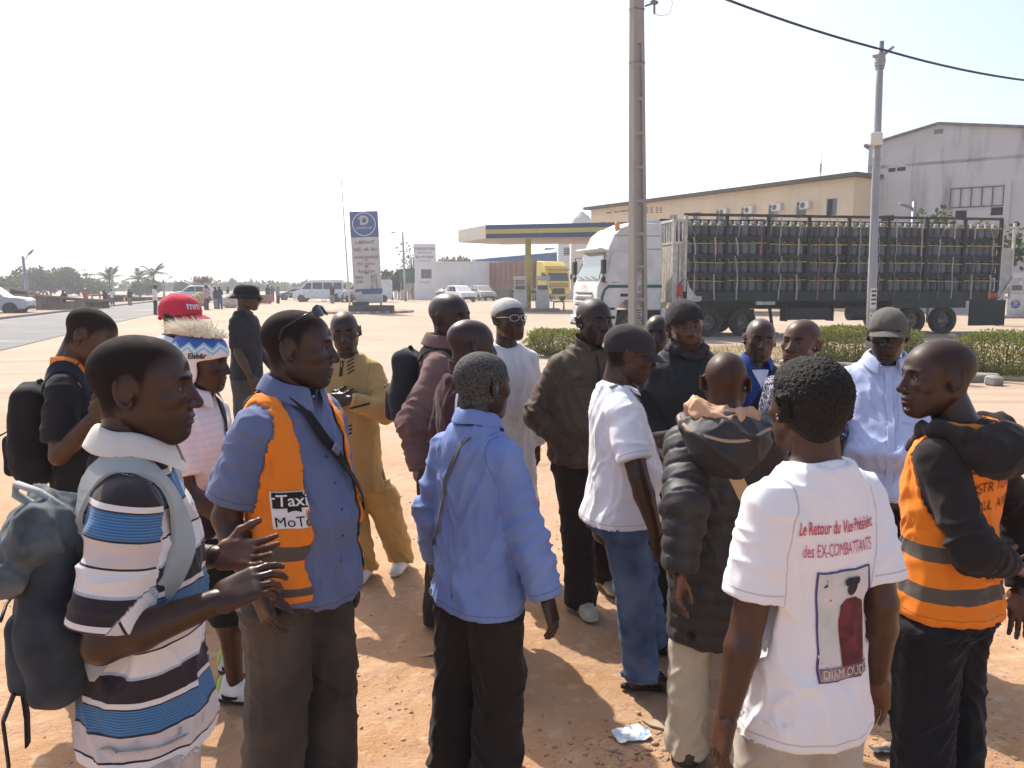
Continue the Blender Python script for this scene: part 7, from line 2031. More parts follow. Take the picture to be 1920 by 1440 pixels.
    p = person(953, 560, 4.95, 158, 'thin man in a long white robe with a knitted skullcap and glasses', (142, -4, 0), w=.93, skin_='dark', arms={'L': (('d', -.12, .0, -1), ('d', -.06, .05, -1)), 'R': (('d', .12, .0, -1), ('d', .02, .05, -1))},
               hands={'L': dict(curl=.8), 'R': dict(curl=.7)}, top=dict(mat=wr, name='robe', off=.02, hem=.58, sleeve=1.97, ease=.024, cuffw=1.5, flare=.016, box=1.0, neck='crew', nr=.080, vneck=.09), bottom=dict(mat=wr, off=.02), shoes=shoeK)
    skull_cap(p, 'skullcap', fabric('kufi_knit', (.50, .47, .43), .25, big=120), .007, ((-.12, -.005), (.10, .065)), .006)
    sunglass(p, False, (.55, .52, .45), name='glasses', clear=True)

    # 8 loose mauve jacket with backpack
    mj = fabric('mauve_jacket', (.155, .085, .080), .22, fade=(.21, .13, .12))
    p = person(842, 549, 4.3, 96, 'tall bald man in a loose mauve jacket with a dark backpack, turning round', (126, 2, 4), w=1.08, skin_='deep',
               arms={'R': (('p', 782, 800, 4.05), ('p', 797, 915, 3.95)), 'L': (('d', -.15, .1, -1), ('d', 0, .3, -1))}, hands={'R': dict(curl=(.5, .6, .7, .8))},
               top=dict(mat=mj, name='jacket', off=.030, hem=.78, sleeve=1.9, ease=.045, cuffw=1.0, drop=1.5, box=1.08, flare=.03, collar='loose', collarmat=mj, neck='shirt', amp=1.5), bottom=dict(mat=trouser_black, off=.02), shoes=shoeK)
    PK['mauve'] = p
    backpack(p, 'dark backpack on the tall bald man in the mauve jacket', fabric('charcoal_pack', (.03, .03, .036), .2), black_c, (.28, .13, .40), 1.26)
    wh = thing('key_strap', 'thin dark strap held by the man in the mauve jacket', 'strap', tuple(p.root.location), p.root.rotation_euler.z)
    W = p.J['WR']; t = MB(); t.tube([tuple(W + np.array([0, .02, -.10])), tuple(W + np.array([.0, .03, -.18])), tuple(W + np.array([.0, .025, -.26]))], .006, 6); t.build('strap', black_c, wh)

    # 9 dark maroon top, bald, face turned away
    mr = fabric('maroon_sweater', (.050, .022, .026), .2)
    p = person(882, 604, 3.7, 58, 'bald man in a dark maroon sports top with a white shoulder stripe', (66, 4, 0), w=1.06, skin_='deep', h=1.69, arms={'L': (('d', -.35, .02, -1), ('d', .05, .5, -.8))},
               top=dict(mat=mr, name='sweater', off=.020, hem=.80, sleeve=1.92, ease=.024, collar='stand', collarmat=mr, neck='shirt', amp=1.1), bottom=dict(mat=trouser_black, off=.02), shoes=shoeK)
    for k in (-1, 1): ribbon([(k * .075, -.02, 1.47 * p.s), (k * .10, -.10, 1.41 * p.s), (k * .11, -.14, 1.30 * p.s), (k * .115, -.14, 1.12 * p.s)], .014, .002, p.topbvh, 'white_stripe', white_tee, p.tops[0], .003)

    # 10 pale blue shirt seen from behind
    pb = fabric('cornflower_shirt', (.155, .225, .50), .10, fade=(.21, .28, .50))
    p = person(903, 662, 2.78, 40, 'grey-haired man in a pale blue long-sleeved shirt seen from behind', (44, 4, 0), w=.94, skin_='deep', look=dict(shave=.8), hair=dict(t=.005, col='grey', amp=.0025),
               arms={'R': (('p', 978, 965, 2.68), ('p', 1040, 1172, 2.62)), 'L': (('p', 818, 930, 2.90), ('p', 822, 1080, 3.08))}, hands={'R': dict(curl=.5)},
               top=dict(mat=pb, name='shirt', off=.020, hem=.775, sleeve=1.98, ease=.030, cuffw=1.35, drop=1.3, box=1.0, flare=.04, collar='shirt', gapc=10, neck='shirt', amp=1.5, tilt=-.14),
               bottom=dict(mat=fabric('brown_black_trousers', (.022, .016, .015), .3), off=.026, cuff=.10, amp=1.1), shoes=shoeK)
    bg = local_thing('bag_strap', 'thin grey strap across the back of the pale blue shirt', 'strap', p); s = p.s
    ribbon([(.06 * s, .02, 1.47 * s), (.04 * s, -.09, 1.44 * s), (-.05 * s, -.16, 1.28 * s), (-.13 * s, -.16, 1.08 * s), (-.20 * s, -.05, .95 * s)], .018, .004, p.topbvh, 'strap', fabric('grey_strap', (.10, .10, .10), .1), bg)

    # 11 brown jacket
    bj = fabric('brown_jacket', (.068, .044, .026), .2, fade=(.10, .066, .040), rough=.75, spec=.3)
    p = person(1113, 559, 4.5, 168, 'heavy bald man in a brown padded jacket with hands in its pockets', (152, 2, 0), w=1.2, belly=.05, skin_='deep', look=dict(shave=.3, jaw=1.1),
               arms={'R': (('l', .275, -.05, 1.12), ('l', .16, .10, .96)), 'L': (('l', -.275, -.05, 1.12), ('l', -.16, .10, .96))}, hands={'R': dict(curl=.5), 'L': dict(curl=.5)},
               top=dict(mat=bj, name='jacket', off=.034, hem=.84, sleeve=1.99, ease=.036, collar='stand', collarmat=bj, gapc=20, neck='shirt', amp=1.7, box=1.02, flare=0), bottom=dict(mat=fabric('brown_trousers', (.030, .020, .018), .25), off=.022, cuff=.09, amp=1.2),
               feet={'R': G(1093, 1146), 'L': G(1140, 1100)}, shoes=dict(mat=mat('cream_sneaker', (.50, .47, .38), .7, .3, (.40, .36, .28), scale=20), sole=mat('cream_sole', (.60, .58, .42), .7), laces=lace_w, name='sneaker'))
    s = p.s; bv = p.topbvh
    for k in (-1, 1):
        v, f = rect_grid(.13, .035, .012); drape_print(v, f, (k * .11 * s, .7, 1.30 * s), (-1, 0, .15 * k), (0, 0, 1), (0, -1, 0), bv, .008, bj, p.tops[0], 'pocket_flap')
    v, f = rect_grid(.07, .10, .012); drape_print(v, f, (.13 * s, .7, .83 * s), (-1, 0, 0), (0, 0, 1), (0, -1, 0), bv, -.01, fabric('green_cloth', (.15, .33, .08), .1), p.tops[0], 'shirt_tail')
    t = MB(); t.tube([(0, .0, 0), (0, .0, .001)], .001, 4)
    ribbon([(0, .10, 1.44 * s), (0, .20, 1.30 * s), (0, .24, 1.10 * s), (0, .22, .88 * s)], .014, .003, bv, 'zip', mat('zip_brown', (.02, .015, .012), .4), p.tops[0], .004)

    # 12 white t-shirt, cap, jeans, sandals
    jn = fabric('blue_jeans', (.030, .065, .16), .3, fade=(.14, .20, .32), big=5)
    p = person(1180, 609, 3.5, 86, 'man in a white t-shirt, dark cap, blue jeans and flip-flops', (92, 14, 0), w=1.06, belly=.05, skin_='brown', look=dict(shave=.9, beard=.3),
               arms={'R': (('p', 1200, 905, 3.22), ('p', 1236, 1020, 3.22)), 'L': (('p', 1208, 868, 3.78), ('p', 1268, 815, 3.80))}, hands={'R': dict(curl=.55), 'L': dict(world=True, d=(.80, .10, .55), n=(-.2, -.75, .55), curl=.2, thumb=.8)},
               top=dict(mat=white_tee, name='t_shirt', off=.020, hem=.84, sleeve=.76, ease=.030, box=1.0, flare=.03, collar='crew', collarmat=white_tee), bottom=dict(mat=jn, off=.014, cuff=.078, hem=.06, amp=1.5), feet={'R': G(1212, 1290), 'L': G(1236, 1222)},
               shoes=dict(bare=True, mat=mat('black_rubber', (.018, .016, .015), .6)))
    cm = fabric('plum_cap', (.045, .034, .038), .15); c = skull_cap(p, 'cap', cm, .008, ((-.12, -.015), (.10, .036)), .005); cap_brim(p, cm, c, length=.080, droop=.03, tilt=-.30)
    bk = MB(); bk.box((.0, -.117, .012), (.05, .006, .018)); head_part(p, 'cap_strap', bk.v, bk.f, mat('cap_buckle', (.35, .33, .30), .4), parent=c, smooth=False)
    bv = p.topbvh; v, f = rect_grid(.13, .17, .012); drape_print(v, f, (-.02, .7, 1.22 * p.s), (-1, 0, 0), (0, 0, 1), (0, -1, 0), bv, .003, mat('tee_print', (.35, .50, .72), .8, .2, (.70, .35, .30), scale=9), p.tops[0], 'print')
    ribbon([(.09, -.05, 1.46 * p.s), (.07, .03, 1.465 * p.s), (0, .15, 1.34 * p.s), (-.10, .16, 1.15 * p.s)], .02, .003, bv, 'strap', fabric('grey_strap', (.10, .10, .10), .1), p.root, .004)

    # 13 black jacket and beanie
    p = person(1284, 564, 4.3, 184, 'man in a black jacket and black knitted beanie facing the camera', (178, 4, 10), w=1.14, skin_='warm', look=dict(beard=.5), arms={'R': (('d', .18, .05, -1), ('d', -.2, .8, -.4)), 'L': (('d', -.2, .05, -1), ('d', .2, .8, -.4))},
               top=dict(mat=fabric('black_jacket', (.014, .014, .014), .2, rough=.7, spec=.3), name='jacket', off=.036, hem=.78, sleeve=1.95, ease=.036, collar='stand', collarmat=black_c, gapc=14, neck='shirt', amp=1.4, box=1.04), bottom=dict(mat=trouser_black), shoes=shoeK)
    skull_cap(p, 'beanie', fabric('black_knit', (.030, .026, .026), .15, big=90), .014, ((-.12, -.020), (.10, .036)), .006, amp=.004)
    F = Field((-.16, -.16, 1.40 * p.s), (.16, .18, 1.62 * p.s), .008)
    for i in range(12):
        a, a2 = [2 * math.pi * (i + q) / 12 for q in (0, 1)]; F.add(capsule((math.sin(a) * .085, math.cos(a) * .09, (1.485 + .02 * math.sin(a * 2)) * p.s), (math.sin(a2) * .085, math.cos(a2) * .09, (1.485 + .02 * math.sin(a2 * 2)) * p.s), .032), .01)
    V, Q = F.mesh(); V = V + vnormals(V, Q) * ((ridge(V * 11) - .3) * .012)[:, None]; mesh_obj('scarf', V, Q, fabric('scarf_grey', (.040, .034, .038), .4, big=25), p.root, True)

    # 14 face between two men
    person(1232, 590, 5.35, 190, 'man whose bald head shows between the dark cap and the beanie', (196, 4, 0), skin_='deep', top=dict(mat=fabric('grey_tee', (.10, .09, .09)), name='t_shirt'), bottom=dict(mat=trouser_black), shoes=shoeK)

    # 15 black puffer jacket seen from behind
    pf = fabric('black_puffer', (.020, .016, .016), .2, rough=.58, weave=.2, spec=.4)
    p = person(1366, 660, 2.95, 10, 'bald man in a black quilted puffer jacket seen from behind', (20, 2, 0), w=1.05, skin_='brown', look=dict(shave=.35), arms={'L': (('p', 1284, 965, 2.76), ('p', 1268, 1150, 2.70)), 'R': (('d', .28, .1, -1), ('d', .05, .3, -1))}, hands={'L': dict(curl=(.3, .4, .5, .55))},
               top=dict(mat=pf, name='puffer_jacket', off=.034, hem=.54, sleeve=1.96, ease=.040, drop=1.1, quilt=.062, neck='shirt', nr=.085, amp=1.2, box=1.0, flare=-.01), bottom=dict(mat=fabric('beige_trousers', (.48, .42, .31), .1), off=.012, cuff=.085), shoes=shoeK)
    s = p.s
    hd = hood_bowl(p, pf, (.165, .125, .115), (0, -.105, 1.415), (0, -.055, 1.475), .030, 5)
    F = Field((-.2, -.24, 1.40 * s), (.2, .12, 1.62 * s), .007)
    pts = [(-.095, .05, 1.485), (-.118, -.03, 1.515), (-.100, -.10, 1.515), (-.02, -.135, 1.495), (.05, -.125, 1.49), (.10, -.06, 1.50)]
    for a, b, r1 in zip(pts, pts[1:], (.022, .034, .038, .032, .026)): F.add(capsule(np.array(a) * s, np.array(b) * s, r1, r1), .02)
    V, Q = F.mesh(); V = V + vnormals(V, Q) * (crease(V * 10 + 2) * .014 + crease(V * 19) * .007)[:, None]; mesh_obj('hood_lining', V, Q, fabric('apricot_lining', (.52, .30, .18), .1, rough=.6), hd, True)
    hbv = BVHTree.FromPolygons([x.co for x in hd.data.vertices], [list(q.vertices) for q in hd.data.polygons])
    ribbon([np.array(q) * s for q in ((-.17, -.02, 1.475), (-.165, -.10, 1.465), (-.12, -.19, 1.44), (-.02, -.235, 1.425), (.09, -.215, 1.435), (.155, -.12, 1.46), (.165, -.02, 1.475))], .012, .004, hbv, 'hood_zip', mat('zip_tan', (.34, .23, .14), .5), hd, .001)
    bg = local_thing('bag_strap', 'tan strap across the back of the black puffer jacket', 'strap', p)
    ribbon([(.02 * s, -.25, 1.30 * s), (.10 * s, -.25, 1.20 * s), (.22 * s, -.16, 1.08 * s)], .05, .004, p.topbvh, 'strap', fabric('tan_strap', (.50, .33, .17), .08), bg, .006)

    # 16 blue shirt, strap
    p = person(1423, 596, 4.6, 176, 'older bald man in a royal blue shirt with a strap across his chest', (186, 4, -6), skin_='brown', look=dict(beard=.3, mouth=.3), top=dict(mat=fabric('royal_shirt', (.030, .065, .24), .2), name='shirt', collar='shirt', gapc=34, neck='shirt', nr=.085, vneck=.06, off=.024, sleeve=1.9, amp=1.3), bottom=dict(mat=trouser_black), shoes=shoeK)
    s = p.s; v, f = rect_grid(.10, .11, .012); v = [(x * max(.02, y + .055) / .11, y) for x, y in v]; drape_print(v, f, (0, .7, 1.385 * s), (-1, 0, 0), (0, 0, 1), (0, -1, 0), p.topbvh, .002, white_tee, p.tops[0], 'undershirt')
    bg = local_thing('bag_strap', 'dark strap across the royal blue shirt', 'strap', p); ribbon([(-.12 * s, -.05, 1.44 * s), (-.10 * s, .06, 1.45 * s), (0, .16, 1.30 * s), (.12 * s, .16, 1.10 * s)], .045, .004, p.topbvh, 'strap', black_c, bg)

    # 17 patterned shirt
    p = person(1503, 598, 4.05, 236, 'bald man in a navy and white patterned shirt speaking', (226, -2, -4), w=1.04, skin_='warm', look=dict(shave=.2, mouth=.7, beard=.15), top=dict(mat=pattern_mat('batik', (.56, .55, .60), (.022, .020, .075)), name='shirt', collar='shirt', gapc=24, neck='shirt', off=.022, sleeve=.8, ease=.03), bottom=dict(mat=trouser_black), shoes=shoeK)

    # 18 light blue shirt, grey cap
    lb = fabric('sky_shirt', (.50, .56, .76), .06)
    p = person(1662, 578, 4.0, 196, 'stout man in a light blue shirt and grey cap', (204, 6, 0), w=1.22, belly=.095, skin_='deep', arms={'R': (('d', .18, -.12, -1), ('d', -.05, .2, -1)), 'L': (('d', -.2, -.15, -1), ('d', .0, .2, -1))},
               top=dict(mat=lb, name='shirt', off=.024, hem=.82, sleeve=1.9, ease=.034, collar='shirt', gapc=26, neck='shirt', amp=1.3, box=1.02), bottom=dict(mat=trouser_black), shoes=shoeK)
    gc = fabric('grey_cap', (.105, .098, .085), .12); c = skull_cap(p, 'cap', gc, .008, ((-.12, -.012), (.10, .034)), .0055); cap_brim(p, gc, c, length=.070, droop=.028, tilt=-.25)
    s = p.s; v, f = rect_grid(.12, .13, .012); drape_print(v, f, (-.10 * s, .7, 1.27 * s), (-1, 0, 0), (0, 0, 1), (0, -1, 0), p.topbvh, .004, lb, p.tops[0], 'pocket')
    v, f = rect_grid(.05, .07, .012); drape_print(v, f, (-.09 * s, .7, 1.315 * s), (-1, 0, .1), (-.1, 0, 1), (0, -1, 0), p.topbvh, .007, mat('paper_card', (.75, .75, .74), .7), p.tops[0], 'card')
    ribbon([(0, .10, 1.44 * s), (0, .20, 1.30 * s), (0, .30, 1.10 * s), (0, .26, .86 * s)], .032, .002, p.topbvh, 'placket', lb, p.tops[0], .003)

    # 19 white campaign t-shirt seen from behind
    p = person(1527, 703, 2.0, 336, 'man in a white printed t-shirt seen from behind', (344, 2, 0), w=1.03, skin_='brown', h=1.66, hair=dict(t=.011, amp=.006, freq=170, lift=.0), look=dict(shave=.9, beard=.4),
               arms={'L': (('p', 1392, 1228, 1.90), ('p', 1352, 1400, 1.86)), 'R': (('p', 1664, 1180, 1.96), ('p', 1642, 1312, 2.06))}, hands={'L': dict(curl=.4), 'R': dict(curl=.5)},
               top=dict(mat=white_tee, name='t_shirt', off=.020, hem=.74, sleeve=.80, ease=.032, box=.98, flare=.02, collar='crew', collarmat=white_tee, amp=.85), bottom=dict(mat=fabric('stone_trousers', (.44, .39, .32), .1), off=.018, cuff=.09, waist=.98), shoes=shoeK)
    s = p.s; bv = p.topbvh; tee = p.tops[0]; pr = mat('print_red', (.50, .055, .10), .8, .2, (.62, .14, .20), scale=60)
    def back(v, f, x, z, off, m, name, sh=0.0): return drape_print([(a, b + sh * a) for a, b in v], f, (x * s, -.6, z * s), (1, 0, 0), (0, 0, 1), (0, 1, 0), bv, off, m, tee, name)
    v, f = text_mesh('Le Retour du Vice Président', .046, .0008, .010, 0, .43); back(v, f, -.014, 1.318, .003, pr, 'lettering', .0)
    v, f = text_mesh('des EX-COMBATTANTS', .046, .0010, .010, 0, .43); back(v, f, -.010, 1.258, .003, pr, 'lettering', .0)
    v, f = rect_grid(.166, .276, .012); back(v, f, .008, 1.072, .002, mat('print_border', (.10, .08, .22), .8), 'print_border')
    v, f = rect_grid(.156, .266, .012); back(v, f, .008, 1.072, .0034, mat('print_sky', (.66, .62, .60), .8, .2, (.42, .52, .40), scale=9, mixlo=.45, mixhi=.75), 'print_background')
    fat = mat('print_fatigues', (.20, .045, .045), .8, .2, (.09, .03, .03), scale=34); dk = mat('print_dark', (.045, .03, .028), .8)
    def blob(poly, x, z, off, m, name):
        poly = [(a * .84, b * .80) for a, b in poly]
        bm = bmesh.new(); bm.faces.new([bm.verts.new((a, b, 0)) for a, b in poly]); bmesh.ops.triangulate(bm, faces=bm.faces)
        for _ in range(4):
            es = [e for e in bm.edges if e.calc_length() > .016]
            if not es: break
            bmesh.ops.subdivide_edges(bm, edges=es, cuts=1); bmesh.ops.triangulate(bm, faces=bm.faces)
        bm.verts.index_update(); v = [(q.co.x, q.co.y) for q in bm.verts]; f = [[q.index for q in t_.verts] for t_ in bm.faces]; bm.free(); back(v, f, x, z, off, m, name)
    blob([(-.040, -.155), (.040, -.155), (.048, -.05), (.052, .03), (.047, .062), (.020, .078), (-.020, .078), (-.046, .062), (-.052, .02), (-.046, -.06)], .028, 1.072, .005, fat, 'print_figure')
    blob([(.020 * math.cos(a), .112 + .026 * math.sin(a)) for a in np.linspace(0, 6.0, 16)], .030, 1.072, .0062, dk, 'print_head')
    blob([(-.028, .122), (.024, .122), (.032, .132), (.020, .146), (-.020, .146), (-.030, .136)], .030, 1.072, .0074, mat('print_beret', (.02, .03, .05), .8), 'print_beret')
    v, f = rect_grid(.158, .030, .012); back(v, f, .008, .948, .0062, mat('print_strip', (.16, .07, .07), .8, .2, (.5, .35, .33), scale=18), 'print_strip')
    v, f = text_mesh('DIAM OUDO', .030, .0012, .010, 0, .82); back(v, f, .008, .938, .0076, mat('print_cream', (.62, .60, .50), .8), 'lettering')

    # 20 black hoodie, orange vest lettered on the back
    hb = fabric('charcoal_hoodie', (.024, .020, .020), .2)
    p = person(1760, 690, 2.52, 324, 'bald man in a black hoodie and lettered orange safety vest on the right', (268, 2, 0), w=1.04, skin_='dark', h=1.68, look=dict(shave=.3, beard=.2, fwd=.055),
               arms={'L': (('p', 1826, 1035, 2.30), ('p', 1902, 1062, 2.46)), 'R': (('p', 1936, 1010, 2.62), ('p', 1916, 1140, 2.52))}, hands={'R': dict(curl=.4), 'L': dict(curl=.5)},
               top=[dict(mat=hb, name='hoodie', off=.022, hem=.80, sleeve=1.96, ease=.020, neck='shirt', amp=1.3, flare=0)], bottom=dict(mat=fabric('black_denim', (.016, .015, .017), .3), off=.02, cuff=.09, amp=1.5), shoes=shoeK)
    s = p.s
    vm = vest_mat('orange_vest_lettered', [(1.035 * s, 1.085 * s), (.905 * s, .955 * s)])
    garment(p, dict(mat=vm, name='safety_vest', over=p.topbvh, off=.040, hem=.83, arms=False, vest=True, gap=.05, gapslope=.12, neck='crew', nr=.10, nd=.075, flare=.0, amp=.9), 41.0, .008, 1.04, 1.02, 0, False)
    vest, vb = p.tops[-1], p.bvh['safety_vest']; ik = mat('vest_ink', (.13, .035, .02), .8)
    for txt, z, sz in (('SC', 1.335, .044), ('DISTR TONOME', 1.275, .046), ('VALL  ANAMA', 1.215, .044)):
        v, f = text_mesh(txt, sz, .0016, .010, 0, .86); drape_print([(a, b + .06 * a) for a, b in v], f, (.0 if len(txt) > 4 else -.10, -.6, z * s), (1, 0, 0), (0, 0, 1), (0, 1, 0), vb, .003, ik, vest, 'lettering')
    hood_bowl(p, hb, (.160, .115, .072), (0, -.092, 1.415), (0, -.030, 1.470), .020, 9)

    # 21 bucket hat, further back
    p = person(462, 532, 8.4, 100, 'man in a black bucket hat and black t-shirt standing apart on the sand', (84, 4, 0), w=1.0, skin_='dark', arms={'R': (('d', .1, .1, -1), ('d', 0, .45, -.9)), 'L': (('d', -.1, .2, -1), ('d', .1, .6, -.8))},
               top=dict(mat=fabric('ink_tee', (.020, .021, .028), .2), name='t_shirt', off=.024, sleeve=.85, ease=.032, box=1.0), bottom=dict(mat=fabric('grey_shorts', (.05, .048, .05)), off=.02), shoes=shoeK)
    bh = fabric('bucket_hat', (.018, .018, .022), .15); c = skull_cap(p, 'bucket_hat', bh, .012, ((-.12, .010), (.10, .030)), .006, top_flat=.118)
    vs, fs = [], []
    for i in range(33):
        a = 2 * math.pi * i / 32
        for r, z in ((1.0, .022), (1.16, .004), (1.36, -.018)): vs.append((math.sin(a) * .090 * r, math.cos(a) * .113 * r - .012, z + .02 * math.cos(a) * .2))
    for i in range(32):
        for j in range(2): fs.append((i * 3 + j, i * 3 + j + 1, i * 3 + j + 4, i * 3 + j + 3))
    o = head_part(p, 'hat_brim', vs, fs, bh, parent=c); q = o.modifiers.new('thick', 'SOLIDIFY'); q.thickness = .004
    v, f = rect_grid(.16, .20, .02); drape_print(v, f, (.16, .5, 1.12 * p.s), (-.6, -.8, 0), (0, 0, 1), (-.6, -.8, 0), p.topbvh, .003, mat('tee_print_pale', (.40, .40, .42), .8, .2, (.06, .06, .07), scale=12), p.tops[0], 'print')


crowd()
# ------------------------------------------------------------------ station
FB = mat('fascia_blue', (.045, .060, .16), .6, .3, (.06, .07, .17), scale=.8); FY = mat('fascia_yellow', (.46, .42, .10), .6, .3); FG = mat('fascia_faded', (.40, .40, .40), .7, .2, (.52, .50, .42), scale=.9)
ct = at(912, 422, 55).z; cbm = at(912, 447, 55).z; cp = [(-1.75, 55.0), (15.5, 50.0), (18.0, 58.5), (-.6, 63.5), (-3.95, 60.2)]
t = thing('station_canopy', 'flat fuel station canopy with blue and yellow stripes on a yellow column', 'canopy', (1.2, 56.5, 0))
loc = lambda p: (p[0] - 1.2, p[1] - 56.5)
b = MB(); b.prism([loc(p) for p in cp], cbm + .02, ct - .02); b.build('roof_slab', mat('soffit', (.44, .41, .38), .8), t)
hh = (ct - cbm) / 3
for e in range(5):
    a, c = Vector((*loc(cp[e]), 0)), Vector((*loc(cp[(e + 1) % 5]), 0)); d = (c - a); L_ = d.length
    for k in range(3):
        if e == 4:
            for q, (u0, u1) in enumerate(((0, .3), (.3, .78), (.78, 1))):
                f = MB(); f.box((0, 0, 0), (L_ * (u1 - u0), .08, hh), bev=0); o = f.build('fascia_panel', FG if k != 1 or q == 1 else mat('fascia_yellow_faded', (.50, .47, .25), .7), t); o.location = a + d * (u0 + u1) / 2 + Vector((0, 0, cbm + hh * (k + .5))); o.rotation_euler.z = math.atan2(d.y, d.x)
            continue
        n_ = max(1, int(L_ / 3.2))
        for q in range(n_):
            f = MB(); f.box((0, 0, 0), (L_ / n_ - .02, .09 + (.02 if k == 1 else 0), hh)); o = f.build('fascia_panel', FY if k == 1 else FB, t); o.location = a + d * (q + .5) / n_ + Vector((0, 0, cbm + hh * (k + .5))); o.rotation_euler.z = math.atan2(d.y, d.x)
pc = at(990, 570, 57); YC = mat('column_yellow', (.50, .45, .10), .6, .3, (.42, .36, .09), scale=2)
b = MB(); b.box((pc.x - 1.2, .5, (cbm) / 2), (.42, .42, cbm), bev=.03); b.build('column', YC, t); b = MB(); b.box((9.2, -1.2, cbm / 2), (.42, .42, cbm), bev=.03); b.build('column', YC, t)
PWH = mat('pump_white', (.58, .57, .54), .5, .4, (.46, .44, .40), scale=4); PBL = mat('pump_blue', (.03, .05, .20), .5)
isl_ = thing('pump_island', 'raised pump island with a metal hoop guard under the canopy', 'pump island', (pc.x + .4, 56.0, 0)); b = MB(); b.box((0, 0, .09), (3.6, 1.3, .18), bev=.05); b.build('kerb', KERB, isl_); b = MB(); b.tube([(1.35, -.4, .15), (1.35, -.4, .62), (1.8, -.4, .68), (2.05, -.4, .6), (2.05, -.4, 0)], .06, 8); b.build('guard_hoop', mat('hoop_red', (.34, .26, .20), .7), isl_, True)


def pump(label, loc_, rz, h=2.0, logo=True, w=.85):
    t = thing('fuel_pump', label, 'fuel pump', loc_, rz, 'fuel pumps of the station')
    MB().box((0, 0, h * .25), (w, .55, h * .5), bev=.03).build('cabinet', PWH, t); MB().box((0, 0, h * .62), (w * .9, .35, h * .22), bev=.02).build('display_head', PWH, t)
    MB().box((0, -.18, h * .64), (w * .7, .02, h * .12)).build('display', mat('display_dark', (.08, .10, .09), .3), t); MB().box((0, 0, h * .93), (w, .5, h * .12), bev=.02).build('top_box', PWH, t)
    for k in (-1, 1): MB().box((k * w * .40, 0, h * .80), (.06, .3, h * .20)).build('post', PWH, t)
    for k in (-1, 1):
        b = MB(); x = k * (w / 2 + .03); b.tube([(x, 0, h * .70), (x + k * .16, -.1, h * .55), (x + k * .14, -.12, h * .22), (x + k * .03, -.1, h * .30), (x, -.06, h * .45)], .022, 6); b.build('hose', BLKP, t, True)
    if logo: dlogo(t, (0, -.285, h * .26), .26)
    return t


def dlogo(parent, c, r, word=True, M0=None):
    """round blue badge with a pale ring, a bold letter D and the name under it"""
    M = Matrix.Translation(c) @ Matrix(((1, 0, 0, 0), (0, 0, -1, 0), (0, 1, 0, 0), (0, 0, 0, 1)))
    if M0 is not None: M = M0
    bl = mat('logo_blue', (.045, .105, .28), .6, .3, (.07, .13, .30), scale=3); wh_ = mat('logo_white', (.66, .65, .62), .6); sl = mat('logo_silver', (.50, .47, .40), .5)
    def disc(r0, r1, z, m, nm):
        n = 32; vs = []; fs = []
        for i in range(n):
            a = 2 * math.pi * i / n
            for rr in ((r0, r1) if r0 else (r1,)): vs.append(M @ Vector((math.cos(a) * rr, math.sin(a) * rr, z)))
        if r0: fs = [(2 * i, 2 * i + 1, 2 * ((i + 1) % n) + 1, 2 * ((i + 1) % n)) for i in range(n)]
        else: fs = [tuple(range(n))]
        return mesh_obj(nm, np.array([tuple(v) for v in vs]), fs, m, parent)
    disc(0, r, .006, bl, 'badge'); disc(r * .93, r, .010, wh_, 'badge_ring')
    lettering('D', r * 1.05, sl, parent, M @ Matrix.Translation((.03 * r, -.02 * r, .006)), bold=r * .04, depth=.006)
    sw = [(-.52, .60), (-.30, .52), (.0, .60), (.0, .48), (-.25, .38), (-.42, .45)]
    mesh_obj('badge_stroke', np.array([tuple(M @ Vector((x * r, y * r, .012))) for x, y in sw]), [(0, 5, 4, 3, 2, 1)[::-1]], sl, parent)
    if word: lettering('DISTRICOM', r * .27, wh_, parent, M @ Matrix.Translation((0, -.40 * r, .006)), bold=r * .006, depth=.006)


for i, (dx, lab) in enumerate(((-.55, 'white fuel pump left of the yellow column'), (1.0, 'white fuel pump right of the yellow column'))): pump(lab, (pc.x + dx, 56.0, .18), R(-4), 2.25, False, .95)
q = ground_at(1902, 596); pump('white fuel pump with a round blue badge beside the trailer tail', (q.x - .1, q.y, .15), R(-14), 2.35, True, .82)
pi2 = thing('pump_plinth', 'low concrete plinth of the pump at the right edge', 'plinth', (q.x + .9, q.y, 0)); MB().box((0, 0, .075), (4.2, 1.4, .15), bev=.03).build('slab', KERB, pi2)
ps = thing('petrol_sign', 'white sign with dark letters above the pump at the right edge', 'sign', (q.x + .02, q.y + .3, 0), R(-14)); zz = at(1902, 488, q.y).z
MB().box((0, 0, zz), (1.75, .12, .36), bev=.01).build('board', PWH, ps)
for k in (-.7, .7): MB().box((k, .02, zz / 2 - .09), (.07, .07, zz - .18)).build('post', STEEL, ps)
lettering('Petro', .34, mat('sign_navy', (.04, .04, .08), .6), ps, Matrix.Translation((-.38, -.063, zz - .10)) @ Matrix(((1, 0, 0, 0), (0, 0, -1, 0), (0, 1, 0, 0), (0, 0, 0, 1))), bold=.004)

